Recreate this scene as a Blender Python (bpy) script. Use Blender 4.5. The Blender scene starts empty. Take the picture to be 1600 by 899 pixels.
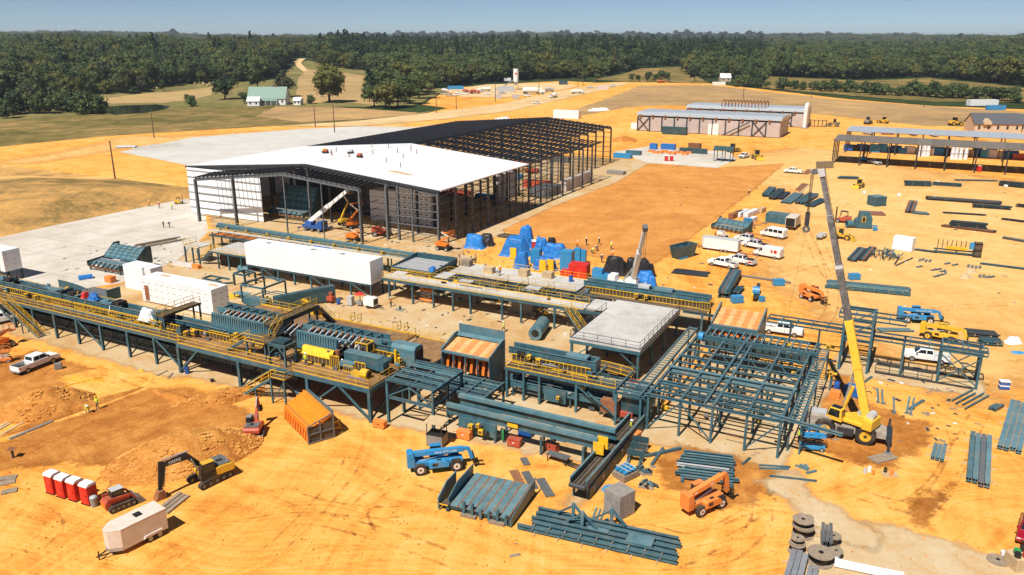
import bpy,bmesh,math,random
from mathutils import Vector,Matrix,noise,kdtree
R=random.Random(7)
scene=bpy.context.scene
COL=scene.collection
rad=math.radians
# camera, sky, sun, exposure
CAM_H,FPX=44.0,1244.0
PITCH=math.atan(387.5/FPX)
cam=bpy.data.cameras.new('camera');cam.lens=FPX/1600*36;cam.sensor_width=36;cam.clip_end=30000;cam.clip_start=1
cam_o=bpy.data.objects.new('camera',cam);COL.objects.link(cam_o)
cam_o.location=(0,0,CAM_H);cam_o.rotation_euler=(math.pi/2-PITCH,0,0)
scene.camera=cam_o
SHADOW_AZ,SUN_EL=58.0,55.0
world=bpy.data.worlds.new('World');scene.world=world;world.use_nodes=True
wn=world.node_tree.nodes;wl=world.node_tree.links
sky=wn.new('ShaderNodeTexSky');sky.sky_type='NISHITA';sky.sun_disc=False
sky.sun_elevation=rad(SUN_EL);sky.altitude=100;sky.air_density=.5;sky.dust_density=0;sky.ozone_density=3
sd=Vector((-math.cos(rad(SHADOW_AZ))*math.cos(rad(SUN_EL)),-math.sin(rad(SHADOW_AZ))*math.cos(rad(SUN_EL)),math.sin(rad(SUN_EL))))
sky.sun_rotation=math.atan2(sd.x,sd.y)
bg=wn['Background'];bg.inputs[1].default_value=0.055
wl.new(sky.outputs[0],bg.inputs[0])
sun=bpy.data.lights.new('sun','SUN');sun.energy=4.3;sun.angle=rad(0.5);sun.color=(1,.955,.88)
sun_o=bpy.data.objects.new('sun',sun);COL.objects.link(sun_o)
sun_o.rotation_euler=sd.to_track_quat('Z','Y').to_euler();sun_o.location=(-60,-40,150)
scene.view_settings.view_transform='Standard';scene.view_settings.look='None'
scene.view_settings.exposure=0.5;scene.view_settings.gamma=1
scene.cycles.max_bounces=6;scene.cycles.diffuse_bounces=3;scene.cycles.glossy_bounces=2
# where things stand
TH=rad(-27.4);OX,OY=-16.94,87.34
cT,sT=math.cos(TH),math.sin(TH)
cP,sP=math.cos(PITCH),math.sin(PITCH)
def W(u,v,z=0):return Vector((OX+u*cT-v*sT,OY+u*sT+v*cT,z))
def smooth(a,b,x):
 t=min(1,max(0,(x-a)/(b-a)));return t*t*(3-2*t)
def T(x,y):
 "height of the land: flat site, wooded hills beyond"
 r=math.hypot(x,y)
 if r<300:return 0.0
 a=x/max(y,1)
 h=15*smooth(560,1500,r)*(1+0.25*math.sin(a*9+1.2)+0.10*math.sin(a*23))
 h+=12*smooth(500,1250,r)*math.exp(-((a+0.28)/0.16)**2)*(1-0.6*smooth(1500,2600,r))
 h+=8*smooth(520,1200,r)*math.exp(-((a+0.55)/0.12)**2)
 h+=6*noise.noise(Vector((x/300,y/300,0)))*smooth(600,1000,r)
 h+=smooth(2500,5000,r)*(8*math.sin(a*7+r/900)+5*math.sin(a*15+2))+14*smooth(3000,6000,r)
 return h
def ray(px,py):
 a=(px-800)/FPX;b=(449.5-py)/FPX
 return Vector((a,cP+b*sP,-sP+b*cP))
def G(px,py,z=0.0):
 "point of the land (or of the level z) seen at photo position px, py"
 d=ray(px,py)
 if d.z>=-1e-4:d.z=-1e-4
 t=(z-CAM_H)/d.z;p=d*t
 if z==0 and p.length>300:
  s=250.0;q=d*s
  while s<9000:
   q=d*s
   if CAM_H+q.z<=T(q.x,q.y):break
   s+=4
  return Vector((q.x,q.y,T(q.x,q.y)))
 return Vector((p.x,p.y,z))
def heading(a,b):
 "ground direction from photo point a to b"
 d=G(*b)-G(*a);return math.atan2(d.y,d.x)
 # materials
MATS={}
def nt(name):
 m=bpy.data.materials.new(name);m.use_nodes=True
 return m,m.node_tree.nodes,m.node_tree.links,m.node_tree.nodes['Principled BSDF']
def mat(name,col,rough=.55,metal=0,var=.25,scale=1.5,dirt=.25,dirtcol=(.42,.24,.09),bump=0,spec=.35):
 m,n,l,b=nt(name)
 tc=n.new('ShaderNodeTexCoord');g=n.new('ShaderNodeNewGeometry')
 no=n.new('ShaderNodeTexNoise');no.inputs['Scale'].default_value=scale;no.inputs['Detail'].default_value=6;no.inputs['Roughness'].default_value=.65
 l.new(g.outputs['Position'],no.inputs['Vector'])
 r=n.new('ShaderNodeMapRange');r.inputs['From Min'].default_value=.3;r.inputs['From Max'].default_value=.7
 r.inputs['To Min'].default_value=1-var;r.inputs['To Max'].default_value=1+var*.6
 l.new(no.outputs[0],r.inputs[0])
 oi=n.new('ShaderNodeObjectInfo')
 rr=n.new('ShaderNodeMapRange');rr.inputs['To Min'].default_value=1-var*.45;rr.inputs['To Max'].default_value=1+var*.45
 l.new(oi.outputs['Random'],rr.inputs[0])
 mu=n.new('ShaderNodeMath');mu.operation='MULTIPLY';l.new(r.outputs[0],mu.inputs[0]);l.new(rr.outputs[0],mu.inputs[1])
 mx=n.new('ShaderNodeMix');mx.data_type='RGBA';mx.blend_type='MULTIPLY';mx.inputs['Factor'].default_value=1
 mx.inputs['A'].default_value=(*col,1);l.new(mu.outputs[0],mx.inputs['B'])
 out=mx.outputs['Result']
 if dirt>0:
  n2=n.new('ShaderNodeTexNoise');n2 .inputs['Scale'].default_value=scale*.7;n2 .inputs['Detail'].default_value=8
  l.new(g.outputs['Position'],n2 .inputs['Vector'])
  r2=n.new('ShaderNodeMapRange');r2 .inputs['From Min'].default_value=.5;r2 .inputs['From Max'].default_value=.75
  r2 .inputs['To Max'].default_value=dirt;l.new(n2 .outputs[0],r2 .inputs[0])
  m2=n.new('ShaderNodeMix');m2 .data_type='RGBA';l.new(r2 .outputs[0],m2 .inputs['Factor']);l.new(out,m2 .inputs['A']);m2 .inputs['B'].default_value=(*dirtcol,1)
  out=m2 .outputs['Result']
 if dirt>=.25:
  sx=n.new('ShaderNodeSeparateXYZ');l.new(g.outputs['True Normal'],sx.inputs[0]);r5=n.new('ShaderNodeMapRange');r5 .inputs['From Min'].default_value=.6;r5 .inputs['To Max'].default_value=.13;l.new(sx.outputs[2],r5 .inputs[0])
  n5=n.new('ShaderNodeMath');n5 .operation='MULTIPLY';l.new(r5 .outputs[0],n5 .inputs[0]);l.new(no.outputs[0],n5 .inputs[1]);m5=n.new('ShaderNodeMix');m5 .data_type='RGBA';l.new(n5 .outputs[0],m5 .inputs['Factor']);l.new(out,m5 .inputs['A']);m5 .inputs['B'].default_value=(.50,.36,.20,1);out=m5 .outputs['Result']
 l.new(out,b.inputs['Base Color'])
 b.inputs['Roughness'].default_value=rough;b.inputs['Metallic'].default_value=metal
 b.inputs['Specular IOR Level'].default_value=spec
 if bump:
  bp=n.new('ShaderNodeBump');bp.inputs['Strength'].default_value=bump;bp.inputs['Distance'].default_value=.1
  l.new(no.outputs[0],bp.inputs['Height']);l.new(bp.outputs[0],b.inputs['Normal'])
 MATS[name]=m
 return m
def soil(name,stops,scales=(.012,.12,1.6),tracks=0.0,trackdir=0.0,bump=.5,rough=.95,fine=3.0,attr=None):
 "earth, grass or concrete: three noise scales mixed through a colour ramp, optional wheel-track streaks"
 m,n,l,b=nt(name)
 g=n.new('ShaderNodeNewGeometry');mix=None
 wts=(.40,.38,.22)
 for k,s in enumerate(scales):
  no=n.new('ShaderNodeTexNoise');no.inputs['Scale'].default_value=s;no.inputs['Detail'].default_value=8
  no.inputs['Roughness'].default_value=.6;no.inputs['Distortion'].default_value=.6 if k<2 else .2
  l.new(g.outputs['Position'],no.inputs['Vector'])
  mm=n.new('ShaderNodeMath');mm.operation='MULTIPLY_ADD';mm.inputs[1].default_value=wts[k]
  l.new(no.outputs[0],mm.inputs[0])
  if mix is None:mm.inputs[2].default_value=0
  else:l.new(mix,mm.inputs[2])
  mix=mm.outputs[0];last=no
 if tracks:
  wn_=n.new('ShaderNodeTexNoise');wn_.inputs['Scale'].default_value=.022;wn_.inputs['Detail'].default_value=2;l.new(g.outputs['Position'],wn_.inputs['Vector'])
  wv=n.new('ShaderNodeVectorMath');wv.operation='MULTIPLY_ADD';wv.inputs[1].default_value=(42,42,0);l.new(wn_.outputs['Color'],wv.inputs[0]);l.new(g.outputs['Position'],wv.inputs[2])
  for td,sc in((trackdir,(.016,.5,1)),(trackdir+1.25,(.02,.75,1)),(trackdir-.5,(.05,1.9,1))):
   mp=n.new('ShaderNodeMapping');mp.vector_type='POINT';mp.inputs['Rotation'].default_value=(0,0,td);l.new(wv.outputs[0],mp.inputs['Vector'])
   m2=n.new('ShaderNodeVectorMath');m2 .operation='MULTIPLY';m2 .inputs[1].default_value=sc;l.new(mp.outputs[0],m2 .inputs[0])
   n3=n.new('ShaderNodeTexNoise');n3 .inputs['Scale'].default_value=1.0;n3 .inputs['Detail'].default_value=5;n3 .inputs['Roughness'].default_value=.6;n3 .inputs['Distortion'].default_value=.3;l.new(m2 .outputs[0],n3 .inputs['Vector'])
   m3=n.new('ShaderNodeMath');m3 .operation='MULTIPLY_ADD';m3 .inputs[1].default_value=tracks*.55;l.new(n3 .outputs[0],m3 .inputs[0]);l.new(mix,m3 .inputs[2])
   m4=n.new('ShaderNodeMath');m4 .operation='SUBTRACT';m4 .inputs[1].default_value=tracks*.275;l.new(m3 .outputs[0],m4 .inputs[0])
   mix=m4 .outputs[0]
 if attr:
  an=n.new('ShaderNodeAttribute');an.attribute_name=attr;ad=n.new('ShaderNodeMath');ad.operation='ADD';l.new(an.outputs['Fac'],ad.inputs[0]);l.new(mix,ad.inputs[1]);mix=ad.outputs[0]
 cr=n.new('ShaderNodeValToRGB');e=cr.color_ramp
 e.elements[0].position=stops[0][0];e.elements[0].color=(*stops[0][1],1)
 e.elements[1].position=stops[-1][0];e.elements[1].color=(*stops[-1][1],1)
 for p,c in stops[1:-1]:
  x=e.elements.new(p);x.color=(*c,1)
 l.new(mix,cr.inputs[0]);l.new(cr.outputs[0],b.inputs['Base Color'])
 b.inputs['Roughness'].default_value=rough;b.inputs['Specular IOR Level'].default_value=.1
 if bump:
  nb=n.new('ShaderNodeTexNoise');nb.inputs['Scale'].default_value=fine;nb.inputs['Detail'].default_value=9;nb.inputs['Roughness'].default_value=.7
  l.new(g.outputs['Position'],nb.inputs['Vector'])
  bp=n.new('ShaderNodeBump');bp.inputs['Strength'].default_value=bump;bp.inputs['Distance'].default_value=.12
  l.new(nb.outputs[0],bp.inputs['Height']);l.new(bp.outputs[0],b.inputs['Normal'])
 MATS[name]=m
 return m
M=MATS
soil('sand',[(.30,(.40,.130,.018)),(.39,(.62,.245,.040)),(.49,(.78,.362,.070)),(.64,(.86,.48,.145))],tracks=.52,trackdir=.5,scales=(.014,.16,3.2))
soil('red_soil',[(.32,(.24,.078,.014)),(.46,(.42,.155,.030)),(.56,(.57,.245,.055)),(.66,(.72,.38,.11))],scales=(.05,.4,3.5),bump=1.0,tracks=.2,trackdir=-.4)
soil('clod',[(.34,(.46,.18,.038)),(.5,(.62,.29,.068)),(.64,(.76,.41,.12))],scales=(.3,1.2,5),bump=.6)
soil('pale_sand',[(.32,(.55,.275,.078)),(.44,(.66,.365,.112)),(.54,(.745,.44,.155)),(.66,(.81,.52,.22))],tracks=.4,trackdir=.9,scales=(.014,.16,3.2))
soil('rut',[(.34,(.30,.11,.022)),(.5,(.46,.195,.045)),(.64,(.62,.30,.08))],scales=(.1,.6,4))
soil('clay_field',[(.36,(.42,.165,.036)),(.47,(.56,.235,.055)),(.55,(.64,.29,.072)),(.66,(.72,.37,.115))],tracks=.26,trackdir=-1.07,scales=(.02,.15,1.2))
soil('brown_field',[(.34,(.24,.15,.07)),(.46,(.36,.23,.105)),(.55,(.47,.29,.12)),(.66,(.62,.38,.15))],scales=(.008,.05,.6),tracks=.2,trackdir=.2)
soil('dry_field',[(.36,(.30,.20,.085)),(.5,(.42,.28,.12)),(.64,(.50,.35,.15))],scales=(.01,.06,.5))
soil('grass',[(.36,(.085,.088,.024)),(.5,(.19,.165,.055)),(.64,(.34,.255,.105))],scales=(.01,.12,1.2))
soil('straw_grass',[(.36,(.065,.065,.014)),(.45,(.135,.112,.03)),(.53,(.24,.17,.058)),(.62,(.42,.255,.095))],scales=(.015,.09,.9))
soil('forest_floor',[(.36,(.018,.032,.010)),(.5,(.032,.052,.015)),(.64,(.055,.078,.024))],scales=(.01,.07,.6))
soil('concrete',[(.34,(.40,.33,.24)),(.45,(.53,.47,.385)),(.55,(.62,.56,.48)),(.66,(.70,.65,.57))],scales=(.03,.18,2.0),bump=.1,rough=.8)
soil('pale_concrete',[(.36,(.46,.43,.385)),(.5,(.56,.53,.48)),(.64,(.65,.62,.57))],scales=(.02,.15,2.0),bump=.08,rough=.8)
soil('sandy_concrete',[(.36,(.44,.225,.065)),(.45,(.52,.325,.145)),(.54,(.555,.41,.235)),(.66,(.61,.49,.325))],scales=(.05,.25,2.0),bump=.1,rough=.85)
soil('deck_concrete',[(.36,(.37,.35,.32)),(.5,(.50,.48,.445)),(.64,(.62,.59,.545))],scales=(.12,.6,3),bump=.1,rough=.8)
soil('path',[(.36,(.50,.32,.14)),(.5,(.66,.45,.22)),(.64,(.76,.56,.32))],scales=(.02,.12,1))
soil('gravel',[(.36,(.34,.30,.26)),(.5,(.48,.44,.38)),(.64,(.60,.56,.5))],scales=(.3,1.2,4),bump=1)
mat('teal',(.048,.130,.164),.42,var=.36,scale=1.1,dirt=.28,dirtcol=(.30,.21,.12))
mat('teal_lit',(.090,.205,.245),.45,var=.28,scale=.9,dirt=.35,dirtcol=(.33,.24,.14))  # paler, bluer copy of teal: the look of sunlit tops put into the colour
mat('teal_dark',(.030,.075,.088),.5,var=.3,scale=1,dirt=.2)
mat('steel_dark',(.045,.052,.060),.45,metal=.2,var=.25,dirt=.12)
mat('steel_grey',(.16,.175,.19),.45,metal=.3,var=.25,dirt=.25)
mat('purlin',(.030,.034,.042),.5,var=.2,dirt=.08)
mat('galv',(.44,.46,.48),.4,metal=.5,var=.2,dirt=.2)
mat('safety_yellow',(.80,.46,.018),.5,var=.2,dirt=.25)
mat('crane_yellow',(.80,.49,.045),.4,var=.12,dirt=.22)
mat('machine_yellow',(.74,.44,.03),.45,var=.2,dirt=.35)
mat('orange',(.82,.20,.02),.45,var=.2,dirt=.2)
mat('lull_orange',(.80,.25,.05),.5,var=.15,dirt=.35)
mat('pale_orange',(.82,.42,.17),.6,var=.2,dirt=.35,dirtcol=(.7,.45,.22))
mat('step_orange',(.72,.27,.07),.6,var=.2,dirt=.3,dirtcol=(.7,.45,.22))
mat('red',(.62,.025,.018),.45,var=.15,dirt=.2)
mat('machine_red',(.46,.075,.04),.5,var=.2,dirt=.4)
mat('rust',(.26,.10,.045),.8,var=.4,scale=2,dirt=.3,bump=.2)
mat('blue',(.035,.26,.52),.42,var=.15,dirt=.18)
mat('deep_blue',(.02,.10,.36),.45,var=.2,dirt=.2)
mat('tarp_blue',(.022,.19,.56),.42,var=.45,scale=1.6,dirt=.12,bump=.9)
mat('tarp_black',(.022,.022,.025),.38,var=.4,dirt=.12,bump=.9)
mat('white',(.80,.80,.78),.45,var=.07,dirt=.18,dirtcol=(.55,.42,.26))
mat('roof_white',(.84,.85,.85),.5,var=.04,scale=.15,dirt=.06,dirtcol=(.6,.55,.48))
mat('wrap_white',(.76,.77,.79),.5,var=.09,scale=.6,dirt=.22,dirtcol=(.55,.50,.44))
mat('dusty_white',(.66,.58,.50),.6,var=.1,dirt=.35,dirtcol=(.58,.40,.22))
mat('car_red',(.32,.008,.022),.2,var=.03,dirt=.06,spec=.6)
mat('rubber',(.030,.026,.023),.85,var=.3,dirt=.45,dirtcol=(.22,.14,.07))
mat('black',(.018,.018,.018),.55,var=.3,dirt=.2)
mat('grey',(.24,.24,.23),.6,var=.2,dirt=.3)
mat('light_grey',(.48,.49,.49),.55,var=.15,dirt=.2)
mat('wood',(.32,.20,.10),.85,var=.4,scale=3,dirt=.3,bump=.2)
mat('old_wood',(.30,.235,.175),.9,var=.35,scale=3,dirt=.3,bump=.2)
mat('lumber',(.58,.42,.24),.8,var=.25,scale=3,dirt=.2)
mat('block',(.27,.255,.24),.9,var=.2,scale=2,dirt=.3,bump=.2)
mat('rust_floor',(.26,.135,.055),.85,var=.4,scale=.8,dirt=.5,dirtcol=(.50,.30,.12))
mat('grating',(.085,.065,.045),.8,var=.4,scale=1.2,dirt=.4,dirtcol=(.26,.15,.07))
mat('skin',(.45,.26,.17),.6,var=.1,dirt=0)
mat('denim',(.045,.06,.10),.9,var=.2,dirt=.2)
mat('khaki',(.26,.20,.12),.9,var=.2,dirt=.2)
mat('hivis',(.62,.72,.05),.7,var=.1,dirt=.1)
mat('hivis_orange',(.85,.28,.04),.7,var=.1,dirt=.1)
mat('green_roof',(.20,.30,.24),.6,var=.12,dirt=.1,dirtcol=(.4,.4,.36))
mat('shingle',(.10,.105,.115),.85,var=.2,dirt=0)
mat('siding_tan',(.56,.44,.30),.8,var=.1,dirt=.1)
mat('kiln_wall',(.46,.40,.37),.65,var=.12,scale=.5,dirt=.3,dirtcol=(.40,.27,.16))
mat('metal_roof',(.56,.60,.62),.35,metal=.3,var=.08,dirt=.08)
mat('bark',(.085,.065,.045),.9,var=.3,dirt=0)
mat('pole_wood',(.115,.08,.055),.9,var=.3,dirt=.1)
mat('print_black',(.02,.02,.02),.6,var=0,dirt=0)
mat('print_white',(.85,.85,.83),.6,var=0,dirt=0)
mat('print_red',(.6,.02,.02),.6,var=0,dirt=0)
mat('logo_yellow',(.85,.55,.05),.5,var=0,dirt=0)
mat('tail_red',(.5,.01,.01),.3,var=0,dirt=0)
mat('lamp_clear',(.7,.7,.7),.15,var=0,dirt=0)
mat('green',(.03,.30,.08),.5,var=.15,dirt=.1)
mat('hay',(.50,.38,.18),.95,var=.25,dirt=0)
def special():
 m,n,l,b=nt('glass');b.inputs['Base Color'].default_value=(.012,.016,.02,1);b.inputs['Roughness'].default_value=.08;b.inputs['Specular IOR Level'].default_value=.7;M['glass']=m
 m,n,l,b=nt('water');b.inputs['Base Color'].default_value=(.02,.032,.02,1);b.inputs['Roughness'].default_value=.06;M['water']=m
 no=n.new('ShaderNodeTexNoise');no.inputs['Scale'].default_value=.8
 bp=n.new('ShaderNodeBump');bp.inputs['Strength'].default_value=.08;l.new(no.outputs[0],bp.inputs['Height']);l.new(bp.outputs[0],b.inputs['Normal'])
 for nm,c1,c2 in(('leaf',(.022,.042,.013),(.105,.135,.038)),('leaf_olive',(.055,.066,.014),(.14,.135,.03)),('leaf_pine',(.018,.040,.016),(.052,.082,.028)),('leaf_grey',(.040,.050,.022),(.095,.095,.045))):
  m,n,l,b=nt(nm)
  g=n.new('ShaderNodeNewGeometry');oi=n.new('ShaderNodeObjectInfo')
  no=n.new('ShaderNodeTexNoise');no.inputs['Scale'].default_value=.35;no.inputs['Detail'].default_value=3;l.new(g.outputs['Position'],no.inputs['Vector'])
  a=n.new('ShaderNodeMath');a.operation='MULTIPLY_ADD';a.inputs[1].default_value=.75;l.new(oi.outputs['Random'],a.inputs[0]);
  c=n.new('ShaderNodeMath');c.operation='MULTIPLY_ADD';c.inputs[1].default_value=.7;c.inputs[2].default_value=-.22;l.new(no.outputs[0],c.inputs[0]);l.new(c.outputs[0],a.inputs[2])
  mx=n.new('ShaderNodeMix');mx.data_type='RGBA';l.new(a.outputs[0],mx.inputs['Factor']);mx.inputs['A'].default_value=(*c1,1);mx.inputs['B'].default_value=(*c2,1)
  l.new(mx.outputs['Result'],b.inputs['Base Color']);b.inputs['Roughness'].default_value=.65;b.inputs['Specular IOR Level'].default_value=.2
  M[nm]=m
special()
# mesh building
OFFS={}
class MB:
 def __init__(s):s.v=[];s.f=[]
 def add(s,vs,fs):
  o=len(s.v);s.v+=[tuple(q)for q in vs];s.f+=[tuple(i+o for i in q)for q in fs];return s
 def box(s,x0,y0,z0,x1,y1,z1):
  return s.add([(x0,y0,z0),(x1,y0,z0),(x1,y1,z0),(x0,y1,z0),(x0,y0,z1),(x1,y0,z1),(x1,y1,z1),(x0,y1,z1)],[(0,3,2,1),(4,5,6,7),(0,1,5,4),(1,2,6,5),(2,3,7,6),(3,0,4,7)])
 def hexa(s,b,t):
  "four bottom corners, four top corners"
  return s.add(list(b)+list(t),[(0,3,2,1),(4,5,6,7),(0,1,5,4),(1,2,6,5),(2,3,7,6),(3,0,4,7)])
 def beam(s,p0,p1,w,h=None):
  h=h or w;p0=Vector(p0);p1=Vector(p1);d=(p1-p0).normalized()
  up=Vector((0,0,1))if abs(d.z)<.95 else Vector((1,0,0))
  a=d.cross(up).normalized();b=a.cross(d)
  c=[a*(i*w/2)+b*(j*h/2)for i,j in((-1,-1),(1,-1),(1,1),(-1,1))]
  return s.add([p0+q for q in c]+[p1+q for q in c],[(0,3,2,1),(4,5,6,7),(0,1,5,4),(1,2,6,5),(2,3,7,6),(3,0,4,7)])
 def cyl(s,p0,p1,r,n=10,r2=None,caps=True):
  r2=r if r2 is None else r2;p0=Vector(p0);p1=Vector(p1);d=(p1-p0).normalized()
  up=Vector((0,0,1))if abs(d.z)<.95 else Vector((1,0,0))
  a=d.cross(up).normalized();b=a.cross(d)
  ring=[a*math.cos(2*math.pi*k/n)+b*math.sin(2*math.pi*k/n)for k in range(n)]
  fs=[(k,(k+1)%n,n+(k+1)%n,n+k)for k in range(n)]
  if caps:fs+=[tuple(range(n))[::-1],tuple(range(n,2*n))]
  return s.add([p0+q*r for q in ring]+[p1+q*r2 for q in ring],fs)
 def tube(s,p0,p1,r,ri,n=14):
  p0=Vector(p0);p1=Vector(p1);d=(p1-p0).normalized()
  up=Vector((0,0,1))if abs(d.z)<.95 else Vector((1,0,0))
  a=d.cross(up).normalized();b=a.cross(d)
  ring=[a*math.cos(2*math.pi*k/n)+b*math.sin(2*math.pi*k/n)for k in range(n)]
  vs=[p0+q*r for q in ring]+[p1+q*r for q in ring]+[p0+q*ri for q in ring]+[p1+q*ri for q in ring]
  fs=[]
  for k in range(n):
   j=(k+1)%n
   fs+=[(k,j,n+j,n+k),(2*n+k,3*n+k,3*n+j,2*n+j),(k,2*n+k,2*n+j,j),(n+k,n+j,3*n+j,3*n+k)]
  return s.add(vs,fs)
 def prism(s,prof,y0,y1,ax='y',top=None):
  "profile in (x,z) swept across y (or (y,z) across x)"
  n=len(prof)
  top=top or prof
  if ax=='y':vs=[(a,y0,b)for a,b in prof]+[(a,y1,b)for a,b in top]
  elif ax=='x':vs=[(y0,a,b)for a,b in prof]+[(y1,a,b)for a,b in top]
  else:vs=[(a,b,y0)for a,b in prof]+[(a,b,y1)for a,b in top]
  return s.add(vs,[tuple(range(n)),tuple(range(n,2*n))[::-1]]+[(k,n+k,n+(k+1)%n,(k+1)%n)for k in range(n)])
 def sphere(s,c,r,n=8,m=6,sc=(1,1,1)):
  vs=[];fs=[]
  for i in range(m+1):
   a=math.pi*i/m
   for k in range(n):
    b=2*math.pi*k/n
    vs.append((c[0]+r*sc[0]*math.sin(a)*math.cos(b),c[1]+r*sc[1]*math.sin(a)*math.sin(b),c[2]+r*sc[2]*math.cos(a)))
  for i in range(m):
   for k in range(n):fs.append((i*n+k,(i+1)*n+k,(i+1)*n+(k+1)%n,i*n+(k+1)%n))
  return s.add(vs,fs)
 def build(s,name,m,parent=None,smooth=False,bevel=0,loc=None):
  ox,oy=OFFS.get(parent.name,(0,0))if parent else(0,0)
  me=bpy.data.meshes.new(name)
  me.from_pydata([(a-ox,b-oy,c)for a,b,c in s.v]if ox or oy else s.v,[],s.f)
  bm=bmesh.new();bm.from_mesh(me);bmesh.ops.remove_doubles(bm,verts=bm.verts,dist=1e-5)if smooth else None
  bmesh.ops.recalc_face_normals(bm,faces=bm.faces);bm.to_mesh(me);bm.free()
  me.materials.append(M[m]if isinstance(m,str)else m)
  if smooth:
   me.shade_smooth()
  o=bpy.data.objects.new(name,me);COL.objects.link(o)
  if parent:o.parent=parent
  if loc is not None:o.location=loc
  if bevel:
   b=o.modifiers.new('bevel','BEVEL');b.width=bevel;b.segments=2;b.limit_method='ANGLE'
  return o
UNIT={}
def unit(shape,m):
 k=(shape,m)
 if k not in UNIT:
  b=MB()
  if shape=='box':b.box(-.5,-.5,-.5,.5,.5,.5)
  elif shape=='i':
   t=.16
   b.prism([(-.5,-.5),(.5,-.5),(.5,-.5+t),(.07,-.5+t),(.07,.5-t),(.5,.5-t),(.5,.5),(-.5,.5),(-.5,.5-t),(-.07,.5-t),(-.07,-.5+t),(-.5,-.5+t)],-.5,.5,ax='x')
  elif shape=='c':
   t=.16
   b.prism([(-.5,-.5),(.5,-.5),(.5,-.5+t),(-.25,-.5+t),(-.25,.5-t),(.5,.5-t),(.5,.5),(-.5,.5)],-.5,.5,ax='x')
  elif shape=='rod':b.cyl((-.5,0,0),(.5,0,0),.5,8)
  o=b.build('tmp',m);me=o.data;me.name='unit_'+shape+'_'+m;bpy.data.objects.remove(o)
  UNIT[k]=me
 return UNIT[k]
def bar(parent,name,m,p0,p1,w,h=None,shape='box'):
 "one straight member between two points, its own object sharing a unit mesh"
 h=h or w;p0=Vector(p0);p1=Vector(p1)
 if parent is not None and parent.name in OFFS:
  ox,oy=OFFS[parent.name];p0=p0-Vector((ox,oy,0));p1=p1-Vector((ox,oy,0))
 d=p1-p0;L=d.length;d.normalize()
 up=Vector((0,0,1))if abs(d.z)<.95 else Vector((0,1,0))
 y=up.cross(d).normalized();z=d.cross(y)
 o=bpy.data.objects.new(name,unit(shape,m));COL.objects.link(o)
 if parent is not None:o.parent=parent
 Mx=Matrix(((d.x*L,y.x*w,z.x*h,0),(d.y*L,y.y*w,z.y*h,0),(d.z*L,y.z*w,z.z*h,0),(0,0,0,1)))
 Mx.translation=(p0+p1)/2
 o.matrix_basis=Mx
 return o
def tag(o,label,cat,group=None,kind=None):
 if label:o['label']=label
 if cat:o['category']=cat
 if group:o['group']=group
 if kind:o['kind']=kind
 return o
def thing(name,label,cat,loc=(0,0,0),rz=0,group=None):
 o=bpy.data.objects.new(name,None);COL.objects.link(o);o.empty_display_size=.5
 o.location=loc;o.rotation_euler=(0,0,rz)
 return tag(o,label,cat,group)
def plant(name,label,cat,u,v,group=None):
 o=thing(name,label,cat,W(u,v),TH,group);OFFS[o.name]=(u,v);return o
def copytree(o,parent=None):
 c=o.copy();COL.objects.link(c)
 if parent:c.parent=parent
 for ch in list(o.children):copytree(ch,c)
 return c
def struct(o):o['kind']='structure';return o
def rail(mb,pts,h=1.05,step=1.9,r=.038,mid=True):
 "posts and two rails along a polyline"
 for a,b in zip(pts,pts[1:]):
  a=Vector(a);b=Vector(b);L=(b-a).length;n=max(1,round(L/step));U=Vector((0,0,h))
  for k in range(n+1):
   p=a.lerp(b,k/n);mb.beam(p,p+U,r*1.4)
  mb.beam(a+U,b+U,r*1.4)
  if mid:mb.beam(a+U*.52,b+U*.52,r)
  mb.beam(a+Vector((0,0,.06)),b+Vector((0,0,.06)),.02,.12)
 return mb
def railing(root,pts,m='safety_yellow',**k):return rail(MB(),pts,**k).build('railing',m,root)
def stair(root,p0,p1,w,axis,n=None,m='teal',rm='safety_yellow',treads='grating'):
 "flight from foot p0 to head p1, width w across the given horizontal axis vector"
 p0=Vector(p0);p1=Vector(p1);ax=Vector(axis);n=n or max(3,int((p1 .z-p0 .z)/.22))
 for s in(-.5,.5):
  bar(root,'stringer',m,p0+ax*w*s,p1+ax*w*s,.08,.3)
  rail(MB(),[p0+ax*w*s+Vector((0,0,.1)),p1+ax*w*s+Vector((0,0,.1))],h=1.0,step=1.4).build('handrail',rm,root)
 dd=(p1-p0);dd.z=0;dd.normalize()
 for k in range(n):
  q=p0 .lerp(p1,(k+.6)/n);bar(root,'tread',treads,q-ax*w*.47,q+ax*w*.47,.26,.04)
def text(root,s,size,m,loc,rot,name='lettering',sx=1.0):
 cu=bpy.data.curves.new(name,'FONT');cu.body=s;cu.size=size;cu.align_x='CENTER';cu.align_y='CENTER';cu.extrude=.004
 t=bpy.data.objects.new(name,cu);COL.objects.link(t)
 dg=bpy.context.evaluated_depsgraph_get();me=bpy.data.meshes.new_from_object(t.evaluated_get(dg));bpy.data.objects.remove(t)
 me.materials.clear();me.materials.append(M[m])
 o=bpy.data.objects.new(name,me);COL.objects.link(o);o.parent=root;o.location=loc;o.rotation_euler=rot;o.scale=(sx,1,1)
 return o
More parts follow.
